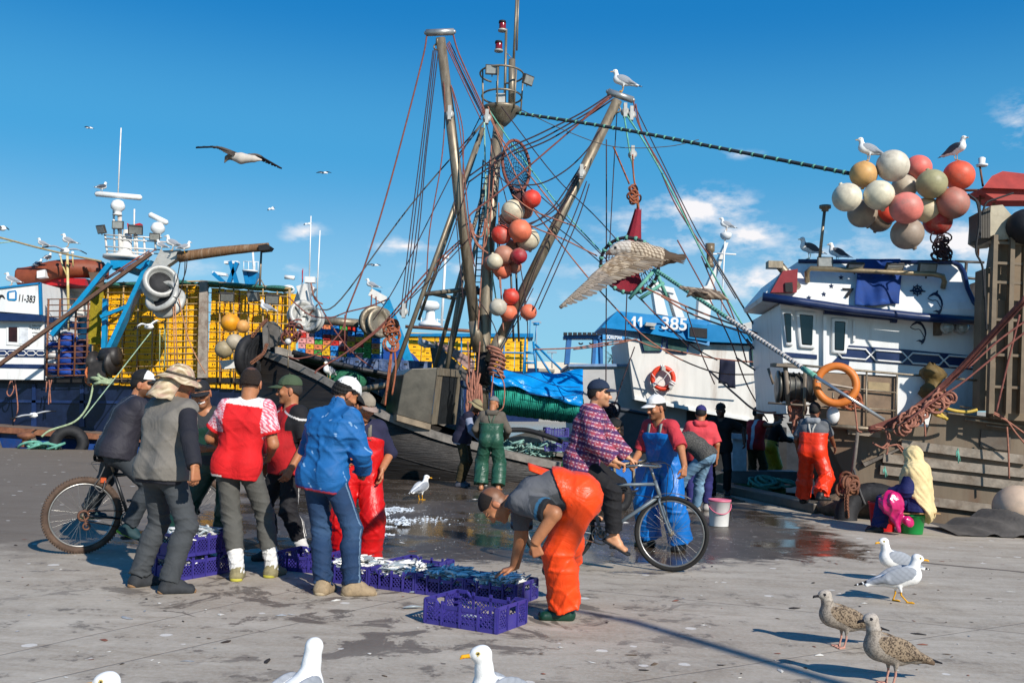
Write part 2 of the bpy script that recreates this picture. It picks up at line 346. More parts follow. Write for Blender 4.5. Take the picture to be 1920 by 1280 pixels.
# ---------------------------------------------------------------- people
UPV=np.array([0,0,1.0])
def hdg(h):h=R(h);return np.array([math.sin(h),-math.cos(h),0.0])
def rot(v,ax,deg):
 ax=nrm(ax);a=R(deg);return v*math.cos(a)+np.cross(ax,v)*math.sin(a)+ax*(ax@v)*(1-math.cos(a))
def ik(a,t,l1,l2,pole):
 d=t-a;L=np.linalg.norm(d)
 if L>(l1+l2)*.995:d=d/L*(l1+l2)*.995;L=np.linalg.norm(d);t=a+d
 if L<abs(l1-l2)+.02:L=abs(l1-l2)+.02
 u=nrm(d);x=(l1*l1-l2*l2+L*L)/(2*L);h=math.sqrt(max(l1*l1-x*x,0));p=pole-u*(pole@u)
 return a+u*x+nrm(p)*h,t
class Sk:pass
S0=lambda k:k.S
def skeleton(s):
 k=Sk();S=s.get('H',1.75)/1.75;k.S=S;g=s.get('girth',1.0);k.g=g
 k.f=hdg(s['h']);k.r=np.cross(k.f,UPV);f,r=k.f,k.r
 feet=[np.array(x,float) for x in s['feet']]
 fh=s.get('fh',[s['h']-12 if False else s['h']+12,s['h']-12]);fp=s.get('fp',[0,0])
 pel=np.array(s['pel'],float) if 'pel' in s else np.append(((feet[0]+feet[1])/2)[:2],min(feet[0][2],feet[1][2])+(.95-s.get('drop',.012))*S)
 if 'pelo' in s:pel=pel+f*s['pelo'][0]+r*s['pelo'][1]+UPV*s['pelo'][2]
 lean,side,tw=s.get('lean',4),s.get('side',0),s.get('twist',0)
 def dr(a):
  v=UPV*math.cos(R(a))+f*math.sin(R(a));return rot(v,f,-side) if side else v
 k.up0=dr(lean*s.get('pl',.35));d1,d2,d3=dr(lean*.7),dr(lean),dr(lean*s.get('top',1.2))
 k.P=pel;k.W=pel+d1*.165*S;k.C=k.W+d2*.175*S;k.Sh=k.C+d3*.135*S;k.N=k.Sh+d3*.035*S
 k.d1,k.d2,k.d3=d1,d2,d3;k.F1=nrm(np.cross(d2,r))*1;k.F1=nrm(np.cross(UPV,r)) if False else nrm(f-d2*(f@d2))
 if lean>80:k.F1=nrm(-UPV-d2*(-UPV@d2))
 k.Lr=rot(r,UPV,s.get('hiptw',0));k.Ls=nrm(rot(r,d2,-tw));k.F2=rot(k.F1,d2,-tw)
 sw=s.get('sw',.172)*S
 k.sh=[k.Sh-k.Ls*sw-d3*.035*S,k.Sh+k.Ls*sw-d3*.035*S]
 k.hip=[k.P-k.Lr*.092*S-k.up0*.03*S,k.P+k.Lr*.092*S-k.up0*.03*S]
 k.an,k.kn,k.fd,k.foot=[],[],[],feet
 kp=s.get('kp',[None,None])
 for i in (0,1):
  fd=hdg(fh[i]);a=R(fp[i]);fdir=fd*math.cos(a)-UPV*math.sin(a);fup=UPV*math.cos(a)+fd*math.sin(a)
  an=feet[i]+fup*.085*S-fdir*.02
  pole=fd+0.15*(k.r if i else-k.r) if kp[i] is None else np.array(kp[i],float)
  kn,t=ik(k.hip[i],an,.44*S,.425*S,pole);k.kn.append(kn);k.an.append(t);k.fd.append((fdir,fup))
 k.el,k.wr,k.hd,k.pn=[],[],[],[]
 arms=s.get('arms',[None,None])
 for i in (0,1):
  a=arms[i] or {};out=k.Ls if i else-k.Ls;sgn=1 if i else-1
  if 'w' in a:t=np.array(a['w'],float)
  else:
   o=a.get('o',(.06,.10,-.52));t=k.sh[i]+(f*o[0]+(k.r if i else-k.r)*o[1]+UPV*o[2])*S
  pole=np.array(a['pole'],float) if 'pole' in a else-f*.7+out*.5-UPV*.2
  e,w_=ik(k.sh[i],t,.295*S,.26*S,pole);k.el.append(e);k.wr.append(w_)
  fa=nrm(w_-e);hd=nrm(np.array(a['hd'],float)) if 'hd' in a else fa
  pn=np.array(a['pn'],float) if 'pn' in a else-out;pn=nrm(pn-hd*(pn@hd));k.hd.append(hd);k.pn.append(pn)
 hy,hp,hr=s.get('hy',s['h']),s.get('hp',5),s.get('hr',0)
 fh_=hdg(hy);k.HF=fh_*math.cos(R(hp))-UPV*math.sin(R(hp));k.HU=UPV*math.cos(R(hp))+fh_*math.sin(R(hp))
 k.HU=rot(k.HU,k.HF,hr);k.HR=nrm(np.cross(k.HF,k.HU));nd=nrm(d3*.5+k.HU*.6+k.HF*.12)
 k.H=k.N+nd*s.get('neck',.145)*S;k.HM=np.stack([k.HR,k.HF,k.HU],1);k.spec=s
 return k
def hl(k,x,y,z):return k.H+(k.HR*x+k.HF*y+k.HU*z)*k.S*k.spec.get('hs',1.06)
def torso(k,i=0.,kk=.04,low=.0,lowflare=0.,top=True,belly=True):
 S=k.S;g=k.g;o=[]
 if low:o.append(st(k.P-k.up0*low*S,k.P,.113*S*g+i+lowflare,.118*S*g+i,.075*S*g,.072*S*g,k.Lr,kk))
 o.append(st(k.P-k.up0*.02,k.W,.113*S*g+i,.107*S*g+i,.068*S*g,.062*S*g,k.Lr,kk))
 o.append(st(k.W,k.C,.107*S*g+i,.113*S+i,.062*S*g,.088*S,k.Ls,kk))
 if top:
  o.append(st(k.C,k.Sh-k.d3*.045*S,.113*S+i,.060*S+i,.088*S,.085*S,k.Ls,kk))
  for j in (0,1):o.append(st(k.Sh-k.d3*.005*S,k.sh[j],.045*S+i,.058*S+i,k=kk))
 b=k.spec.get('belly',0)
 if b and belly:o.append(el(k.P+k.d1*.13*S+k.F1*(.04+b)*S,(.15*S+i,.15*S+i,.17*S+i),k=.05))
 return o
def legs(k,i=0.,bag=0.,end=0.06,kk=.03,which=(0,1),glut=True):
 S=k.S;g=k.g**.6;o=[]
 for j in which:
  if glut:o.append(el(k.hip[j]-nrm(k.f-k.up0*(k.f@k.up0))*.035*S+k.up0*.01,np.array([.095,.095,.11])*S*g+i,k=.05))
  o.append(st(k.hip[j],k.kn[j],.088*S*g+i,.060*S+i+bag*.6,k=kk))
  d=nrm(k.an[j]-k.kn[j]);L=np.linalg.norm(k.an[j]-k.kn[j]);back=-k.fd[j][0];back=nrm(back-d*(back@d))
  m=k.kn[j]+d*L*.33+back*.014*S
  e=k.an[j]-d*(end or 0)
  cuts=[(e+d*0.0,d)] if end is not None else []
  o.append(st(k.kn[j],m,.057*S+i+bag*.6,.058*S+i+bag*.8,k=kk))
  if bag:o.append(st(m,k.an[j]+d*.06,.058*S+i+bag*.8,.05*S+i+bag,k=kk,cuts=cuts))
  else:o.append(st(m,k.an[j],.058*S+i,.040*S+i*1.1,k=kk,cuts=cuts))
 return o
def arm(k,j,i=0.,to=1.0,bag=0.):
 S=k.S;d=nrm(k.el[j]-k.sh[j]);d2=nrm(k.wr[j]-k.el[j]);e=k.spec.get('armg',1.0);o=[]
 if to<=1:
  c=k.sh[j]+(k.el[j]-k.sh[j])*to
  o.append(st(k.sh[j],c+d*.05,.056*S*e+i,.048*S*e+i+bag,k=.035,cuts=[(c,d)]))
 else:
  c=k.el[j]+(k.wr[j]-k.el[j])*(to-1)
  o.append(st(k.sh[j],k.el[j],.056*S*e+i,.045*S*e+i+bag*.5,k=.035))
  o.append(st(k.el[j],c+d2*.04,.045*S*e+i+bag*.5,.031*S*e+i+bag,k=.02,cuts=[(c,d2)]))
 return o
def hand_prims(k,j):
 S=k.S;w=k.wr[j];hd,pn=k.hd[j],k.pn[j];lat=nrm(np.cross(hd,pn))*(1 if j else-1)
 a=(k.spec.get('arms',[None,None])[j] or {});cu=a.get('curl',.35);sp=a.get('spread',.12);o=[]
 o.append(st(w,w+hd*.085*S,.019*S,.015*S,.014*S,.030*S,lat,.012))
 for q in range(4):
  u=(1.5-q)/1.5;b=w+hd*(.087-.006*abs(u-.3))*S+lat*.029*u*S
  l=(.074,.082,.078,.060)[q]*S;dq=nrm(hd+lat*sp*u)
  c1=cu*(1+.12*q)
  d1=dq*math.cos(c1)+pn*math.sin(c1);d2=dq*math.cos(2.1*c1)+pn*math.sin(2.1*c1);d3=dq*math.cos(2.9*c1)+pn*math.sin(2.9*c1)
  p1=b+d1*l*.48;p2=p1+d2*l*.3;p3=p2+d3*l*.22
  o+=[st(b,p1,.0098*S,.009*S,k=.005),st(p1,p2,.009*S,.0082*S,k=.004),st(p2,p3,.0082*S,.007*S,k=.004)]
 b=w+hd*.025*S+lat*.026*S;d1=nrm(hd*.75+lat*.55+pn*(.25+.4*cu));d2=nrm(hd*.95+lat*.15+pn*(.2+.5*cu))
 p1=b+d1*.045*S;p2=p1+d2*.034*S
 o+=[st(b,p1,.014*S,.011*S,k=.01),st(p1,p2,.011*S,.008*S,k=.005)]
 return o
def head_prims(k):
 S=k.S*k.spec.get('hs',1.06);M=k.HM;h=lambda x,y,z:hl(k,x,y,z);o=[]
 o.append(el(h(0,-.012,.035),np.array([.074,.096,.092])*S,M,k=.01))
 o.append(el(h(0,.02,-.02),np.array([.066,.075,.085])*S,M,k=.03))
 o.append(st(h(0,.01,-.06),h(0,.062,-.088),.042*S,.026*S,.022*S,.012*S,k.HR,.025))
 o.append(st(h(0,.082,.024),h(0,.082,.024),.016*S,None,.034*S,None,k.HR,.015))
 for x in (-1,1):
  o.append(el(h(x*.042,.068,-.018),np.array([.022,.02,.022])*S,M,k=.02))
  o.append(el(h(x*.079,-.012,-.008),np.array([.010,.021,.033])*S,M,k=.008))
  o.append(el(h(x*.079,-.006,-.036),np.array([.007,.010,.012])*S,M,k=.006))
 o.append(st(h(0,.088,.012),h(0,.108,-.026),.009*S,.014*S,k=.012))
 for x in (-1,1):o.append(el(h(x*.012,.098,-.031),np.array([.010,.011,.009])*S,M,k=.007))
 o.append(st(h(0,.084,-.055),h(0,.084,-.055),.009*S,None,.017*S,None,k.HR,.006))
 o.append(st(h(0,.081,-.067),h(0,.081,-.067),.009*S,None,.014*S,None,k.HR,.006))
 o.append(el(h(0,.078,-.096),np.array([.022,.018,.017])*S,M,k=.015))
 nw=k.spec.get('nk',1.0)
 o.append(st(k.N-k.d3*.06,hl(k,0,-.022,-.05),.062*S*nw,.056*S*nw,k=.025))
 return o
def foot_prims(k,j,i=0.):
 S=k.S;fd,fu=k.fd[j];a=k.an[j];heel=a-fu*.05*S-fd*.028*S;toe=a-fu*.062*S+fd*.15*S;L=nrm(np.cross(fd,fu))
 return [st(a,heel,.036*S+i,.034*S+i,k=.02),st(heel,toe,.034*S+i,.022*S+i,.012*S,.026*S,L,.02),st(a,a*.5+toe*.5,.036*S+i,.03*S+i,k=.03)]
SKIN={'tan':'#a56d4a','brown':'#7d4b32','light':'#c08a66','dark':'#4a2f22'}
def srt(V,c,r):return ((V-c)**2).sum(1)<r*r
def body_color(k,V):
 s=k.spec;base=np.array(lin(SKIN[s.get('skin','tan')]));C=np.tile(base,(len(V),1));S=k.S*s.get('hs',1.06)
 q=((V-k.H)@k.HM)/S;inh=np.abs(q).max(1)<.16;x,y,z=q[:,0],q[:,1],q[:,2]
 n=.5+.5*np.sin(V@np.array([61.,47,53]))*np.sin(V@np.array([-37.,71,29]))
 C*=(.93+.1*n)[:,None]
 fr=inh&(y>.04)
 def mixc(mask,col,a=1.0):C[mask]=C[mask]*(1-a)+np.array(lin(col))*a
 mixc(fr&(((x/.05)**2+((z+.02)/.035)**2)<1),'#b5654a',.22)
 mixc(inh&(np.abs(x)>.068),'#a85f48',.3)
 bd=s.get('beard',.35)
 if bd:mixc(inh&(z<-.035)&(z>-.125)&(y>-.01)&~((y>.06)&(np.abs(x)<.05)&(z>-.045)),'#20160f',bd)
 if bd>.5:mixc(fr&(np.abs(z+.044)<.006)&(np.abs(x)<.028),'#1a120d',.8)
 mixc(fr&(np.abs(z+.061)<.0085)&(np.abs(x)<.026),'#8f4a3e',.8)
 if s.get('smile'):
  zz=z+.061-6*x*x;mixc(fr&(np.abs(zz)<.010)&(np.abs(x)<.036),'#7b3a32',.9);mixc(fr&(np.abs(zz)<.0065)&(np.abs(x)<.030),'#e8e2d8',1)
 for sx in (-1,1):
  ex=x-sx*.031
  mixc(fr&(np.abs(ex)<.022)&(np.abs(z-.026+4*ex*ex)<.0055),'#150f0c',.9)
  mixc(fr&((ex/.019)**2+((z-.004)/.013)**2<1),'#6b4230',.3)
  mixc(fr&((ex/.0145)**2+((z-.004)/.0065)**2<1),'#d9d0c6',.9)
  mixc(fr&((ex/.0065)**2+((z-.004)/.0065)**2<1),'#120c08',1)
  mixc(fr&(np.abs(ex)<.016)&(np.abs(z-.0105)<.0025),'#120c08',.9)
 if s.get('hairline'):
  hc=s['hairline'];mixc(inh&((z>.055-.25*y)&(z>.062)|(y<-.02)&(z>-.045))&~((np.abs(x)>.074)&(z<.02)),hc,s.get('hla',.92))
  mixc(inh&(y<.035)&(z>-.03)&(y>-.05)&(np.abs(x)<.082)&(z>.02),hc,s.get('hla',.92)*.7)
 for j in (0,1):
  m=srt(V,k.wr[j]+k.hd[j]*.12,.09);mixc(m,'#8f4f3c',.18)
 return C
def mk(name,prims,h,m,parent,subs=(),cuts=(),fold=None,col=None,pad=.03,post=None):
 F=Field(prims,h,pad)
 for p in subs:F.sub(p)
 for c in cuts:F.cut(*c)
 if fold:F.near(fold)
 if post:F.near(post)
 V,Q=F.mesh();return mesh_np(name,V,Q,m,parent,True,None if col is None else col(V))
def dome_prim(k,i=.012,k_=.01,up=.04):S=k.S*k.spec.get('hs',1.06);return el(hl(k,0,-.012,up),np.array([.079+i,.099+i,.086+i])*S,k.HM,k_)
def person(s):
 k=skeleton(s);S=k.S;hv=s.get('vox',.0052);hc=s.get('cvox',.0085)
 base=(k.foot[0]+k.foot[1])/2
 if 'base' in s:base=np.array(s['base'],float)
 root=empty('person',base,s['label'],'person',s.get('group'));k.root=root
 F=torso(k)+legs(k,end=None)+arm(k,0,to=2.0)+arm(k,1,to=2.0)
 F+=foot_prims(k,0)+foot_prims(k,1)+head_prims(k)+hand_prims(k,0)+hand_prims(k,1)
 fld=Field(F,hv)
 for x in (-1,1):fld.sub(el(hl(k,x*.031,.098,.004),np.array([.021,.014,.014])*S,k.HM),.012)
 for x in (-1,1):fld.add(el(hl(k,x*.031,.073,.004),np.array([.014,.014,.012])*S,k.HM,k=.004))
 V,Q=fld.mesh();mesh_np('body',V,Q,mat('skin','#a56d4a',.5,.1,30,.12,vcol=True,spec=.45,bscale=160,bdist=.003),root,True,body_color(k,V))
 if DEBUG:
  for nm,q in (('head',k.H),('shL',k.sh[0]),('shR',k.sh[1]),('elL',k.el[0]),('elR',k.el[1]),('wrL',k.wr[0]),('wrR',k.wr[1]),('pel',k.P),('knL',k.kn[0]),('knR',k.kn[1])):
   c=CM.inverted()@Vector(q);print('%-18s %s %d %d'%(s['label'][:18],nm,960+FPX*c.x/-c.z,640-FPX*c.y/-c.z))
 for g in s['wear']:globals()['w_'+g[0]](k,root,hc,**g[1])
 return k
def elbow_j(k,a=1.0):return [(k.el[0],.11,a),(k.el[1],.11,a),(k.W,.16,.5*a),(k.sh[0],.13,.6*a),(k.sh[1],.13,.6*a)]
def knee_j(k,a=1.0):return [(k.kn[0],.13,a),(k.kn[1],.13,a),(k.an[0],.16,.8*a),(k.an[1],.16,.8*a),(k.P-k.up0*.1,.13,.9*a)]
def neck_sub(k,r=.068,dn=.05):return st(k.N-k.d3*dn+k.F2*.018,k.N+k.d3*.14+k.F2*.03,r*k.S,(r+.02)*k.S)
def w_top(k,root,h,m,name='shirt',sleeve=.72,inf=.018,hem=.13,flare=.012,bag=.012,amp=.007,col=None,collar=None,neck=.068,open_=False,seed=3,ndn=.05):
 if name=='shirt' and any(g[0]=='overalls' and g[1].get('tuck',1) for g in k.spec['wear']):flare,hem,inf,amp=-.012,.03,min(inf,.018),amp*.6
 P_=torso(k,inf,low=hem+.05,lowflare=flare)
 if flare>0:
  for j in (0,1):P_.append(el(k.hip[j]-nrm(k.f-k.up0*(k.f@k.up0))*.035*S0(k)+k.up0*.01,np.array([.095,.095,.11])*k.S*k.g**.6+inf+.004,k=.06))
 for j in (0,1):
  if sleeve:P_+=arm(k,j,inf*.9,sleeve if not hasattr(sleeve,'__len__') else sleeve[j],bag)
 if collar:P_.append(Prim('st',.012,a=A3(k.N-k.d3*.03),b=A3(k.N+k.d3*collar*.5+k.F2*.012),ra=.078*k.S,rb=.074*k.S,wa=.0,wb=0.,L=A3(k.Ls)))
 return mk(name,P_,h,m,root,subs=[neck_sub(k,neck,ndn)],cuts=[(k.P-k.up0*hem*k.S,-k.up0)],fold=folds(seed,amp,elbow_j(k)),col=col and (lambda V:col(k,V)))
def w_trousers(k,root,h,m,name='trousers',inf=.013,bag=.012,end=.03,amp=.007,col=None,seed=5,waist=.07):
 P_=legs(k,inf,bag*.55,end)+[st(k.P-k.up0*.03,k.W,.113*k.S*k.g+inf,.107*k.S*k.g+inf,.07*k.S*k.g,.062*k.S*k.g,k.Lr,.05)]
 return mk(name,P_,h,m,root,cuts=[(k.P+k.up0*waist*k.S,k.up0)],fold=folds(seed,amp,knee_j(k),wl=.075),col=col and (lambda V:col(k,V)))
def w_overalls(k,root,h,m,mstrap=None,tuck=1,inf=.026,bag=.035,end=.02,amp=.009,top=(.33,.17),name='bib_overalls',strap=True,seed=9,cross=True):
 S=k.S;P_=legs(k,inf,bag,end)
 a=k.P+k.d1*top[0]*S+k.F1*.14;b=k.P+k.d1*top[1]*S-k.F1*.14
 u=nrm(a-b);n=nrm(np.cross(u,np.cross(k.d2,u)));n=n if n@k.d2>0 else-n
 T_=torso(k,inf,top=True,belly=True)
 for p in T_:p.cuts=[((a+b)/2,n)]
 P_+=T_
 bod=mk(name,P_,h,m,root,fold=folds(seed,amp,knee_j(k,1.1),wl=.095))
 if strap:
  o=MB()
  for x in (-1,1):
   L=k.Ls*x*S;rr=inf+.004
   pts=[a+L*.085-k.F1*.012-n*.02,k.C+L*.085+k.F2*(.117*S+rr),k.Sh+L*.085+k.F2*(.04*S+rr)-k.d3*.0,k.Sh+L*.08+k.d3*(.028+rr*.6),
     k.Sh+L*.07-k.F2*(.05*S+rr),k.C+L*(.03 if cross else .06)-k.F2*(.116*S+rr),(k.C+b)/2-k.F2*(.03+rr)+L*.02,b+L*(.01 if cross else .06)-n*.02+k.F1*.01]
   o.grid([[Vector(p-L*.018),Vector(p+L*.018)] for p in pts])
  o.build('shoulder_strap',mstrap or m,root,True,solid=.008)
 return bod
def w_shoes(k,root,h,m,boot=0.,inf=.012,sole=None,name='shoe',sock=None,which=(0,1)):
 for j in which:
  fd,fu=k.fd[j];S=k.S;P_=foot_prims(k,j,inf);d=nrm(k.kn[j]-k.an[j])
  if boot:P_.append(st(k.an[j],k.an[j]+d*boot,.045*S+inf,.055*S+inf,k=.02))
  o=mk(name,P_,.006,m,root,cuts=[(k.foot[j]-fd*.03,-fu)]+([] if boot else [(k.an[j]+d*.035,d)]),fold=folds(4+j,.004,wl=.05))
  if sole:
   L=nrm(np.cross(fd,fu));a=k.an[j];b0=a-fu*.085*S+fu*.016
   mk('sole',[st(b0-fd*.04,b0+fd*.165,.047*S,.036*S,.003,.014,L,.005)],.006,sole,o,cuts=[(k.foot[j]-fd*.03-fu*.001,-fu),(k.foot[j]+fu*.024,fu)])
  if sock:
   mk('sock',[st(k.an[j]-d*.02,k.an[j]+d*.22,.054*S,.066*S,k=.01)],.006,sock,root,cuts=[(k.an[j]+d*.2,d)],fold=folds(8+j,.005,base=1,wl=.04))
def w_hair(k,root,h,m,thick=.008,curl=0.,low=-.03,front=.075,name='hair',xc=()):
 under=any(g[0] in ('cap','bucket') for g in k.spec['wear'])
 S=k.S*k.spec.get('hs',1.06);F=[dome_prim(k,thick-.004,up=.036),el(hl(k,0,-.035,.0),np.array([.074+thick,.075+thick,.075])*S,k.HM,k=.02)]
 n=nrm(-k.HU*.80+k.HF*.62)
 fo=None
 if curl:
  def fo(p):return curl*(np.sin(p@np.array([190.,60,80]))*np.sin(p@np.array([-70.,200,60]))+np.sin(p@np.array([50.,-80,210])))
 mk(name,F,.0055,m,root,cuts=[(hl(k,0,.045,.045),n),(hl(k,0,0,low-.035),-k.HU)]+([(hl(k,0,0,.05),k.HU)] if under else [])+[(hl(k,*c_),k.HM@A3(n_)) for c_,n_ in xc],subs=[el(hl(k,x*.085,.0,-.01),np.array([.02,.026,.036])*S,k.HM) for x in (-1,1)],fold=fo)
def w_cap(k,root,h,m,mb=None,tilt=0,back=False,brim=.075,name='cap',col=None,logo=None,up=.008,dip=0.):
 S=k.S*k.spec.get('hs',1.06);F=[dome_prim(k,.008,up=.042+up)];o=mk(name,F,.005,m,root,cuts=[(hl(k,0,0,.040+up),nrm(-k.HU+k.HF*.12))],col=col and (lambda V:col(k,V)),fold=folds(3,.0025,base=1,wl=.06))
 sg=-1 if back else 1;rows=[]
 for i in range(7):
  t=i/6;r_=[]
  for j in range(11):
   u=(j-5)/5;a=u*1.15;R1=.084+t*brim*math.cos(a)**.6;y=R1*math.cos(a)+.016;x=.086*math.sin(a)*(1+.02*t)
   z=.048+up-.016*(x/.08)**2-t*t*(.010+dip)-t*.006
   r_.append(Vector(hl(k,x,sg*y-.0,z)))
  rows.append(r_)
 g=MB();g.grid(rows);g.build('brim',mb or m,o,True,solid=.006)
 g=MB();g.ball(hl(k,0,-.012,.139+up),.008,8,5);g.build('button',m,o)
 if logo:logo(k,o)
 return o
def w_bucket(k,root,h,m,flap=False,brim=.07,droop=.03,col=None,mtrim=None):
 S=k.S*k.spec.get('hs',1.06)
 o=mk('sun_hat',[el(hl(k,0,-.012,.05),np.array([.086,.106,.098])*S,k.HM)],.0055,m,root,cuts=[(hl(k,0,0,.035),-k.HU)],col=col and (lambda V:col(k,V)),fold=folds(13,.005,base=1,wl=.07))
 rows=[]
 for i in range(6):
  t=i/5;r_=[]
  for j in range(40):
   a=2*math.pi*j/40;wv=.010*math.sin(3*a+1)*t+.006*math.sin(7*a)*t
   x=(.084+t*brim)*math.sin(a);y=(.104+t*brim)*math.cos(a)-.012
   r_.append(Vector(hl(k,x,y,.045-t*t*droop-t*.012+wv)))
  rows.append(r_)
 g=MB();g.grid(rows,closeu=True);b=g.build('brim',mtrim or m,o,True,solid=.006)
 if col and not mtrim:
  a=b.data.color_attributes.new('Col','FLOAT_COLOR','POINT');V=np.array([v.co for v in b.data.vertices]);c4=np.ones((len(V),4),np.float32);c4[:,:3]=col(k,V);a.data.foreach_set('color',c4.ravel())
 g=MB();rows=[]
 for i in range(2):
  rows.append([Vector(hl(k,.090*math.sin(2*math.pi*j/30),.110*math.cos(2*math.pi*j/30)-.012,.050+i*.016)) for j in range(30)])
 g.grid(rows,closeu=True);g.build('hat_band',mat('hat_band','#4a4238',.8),o,True,solid=.005)
 if flap:
  rows=[]
  for i in range(9):
   t=i/8;r_=[]
   for j in range(15):
    a=math.pi+(j-7)/7*1.75;rr=1+.18*t
    r_.append(Vector(hl(k,.092*rr*math.sin(a),.118*rr*math.cos(a)-.012-.05*t,.045-.19*t+.008*math.sin(j*1.7)*t)))
   rows.append(r_)
  g=MB();g.grid(rows);b=g.build('neck_flap',m,o,True,solid=.006)
  a=b.data.color_attributes.new('Col','FLOAT_COLOR','POINT');V=np.array([v.co for v in b.data.vertices]);c4=np.ones((len(V),4),np.float32);c4[:,:3]=col(k,V) if col else 1;a.data.foreach_set('color',c4.ravel())
 return o
def w_hood(k,root,h,m,size=.07,col=None,lining=None):
 S=k.S;p=k.N-k.d3*.035
 o=mk('hood',[st(p-k.F2*.09-k.Ls*.06,p-k.F2*.09+k.Ls*.06,.055*S,k=.03),st(p-k.F2*.07-k.Ls*.085+k.d3*.03,p+k.F2*.06-k.Ls*.07-k.d3*.03,.035*S,.02,k=.03),st(p-k.F2*.07+k.Ls*.085+k.d3*.03,p+k.F2*.06+k.Ls*.07-k.d3*.03,.035*S,.02,k=.03)],
  .007,m,root,subs=[neck_sub(k,.064)],fold=folds(21,.007,base=1),col=col and (lambda V:col(k,V)))
 return o
# ---------------------------------------------------------------- quay, water
class NG:
 def __init__(s,name):
  s.m=bpy.data.materials.new(name);s.m.use_nodes=True;s.t=s.m.node_tree;s.b=s.t.nodes['Principled BSDF']
 def n(s,ty,**kw):
  q=s.t.nodes.new(ty)
  for k,v in kw.items():setattr(q,k,v)
  return q
 def set(s,inp,v):
  if hasattr(v,'links'):s.t.links.new(v,inp)
  else:inp.default_value=v
 def math(s,op,a,b=0.0,c=False):
  q=s.n('ShaderNodeMath',operation=op,use_clamp=c);s.set(q.inputs[0],a);s.set(q.inputs[1],b);return q.outputs[0]
 def noise(s,vec,sc,det=5,ro=.6,dist=0):
  q=s.n('ShaderNodeTexNoise');s.set(q.inputs['Vector'],vec);q.inputs['Scale'].default_value=sc;q.inputs['Detail'].default_value=det;q.inputs['Roughness'].default_value=ro;q.inputs['Distortion'].default_value=dist;return q.outputs['Fac']
 def ramp(s,f,a,b,lo=0.,hi=1.):
  q=s.n('ShaderNodeMapRange',interpolation_type='SMOOTHSTEP');s.set(q.inputs[0],f)
  for i,v in enumerate((a,b,lo,hi)):q.inputs[i+1].default_value=v
  return q.outputs[0]
 def mix(s,f,a,b,bl='MIX'):
  q=s.n('ShaderNodeMixRGB',blend_type=bl);s.set(q.inputs[0],f)
  for i,v in ((1,a),(2,b)):
   if isinstance(v,str):v=(*lin(v),1)
   s.set(q.inputs[i],v)
  return q.outputs[0]
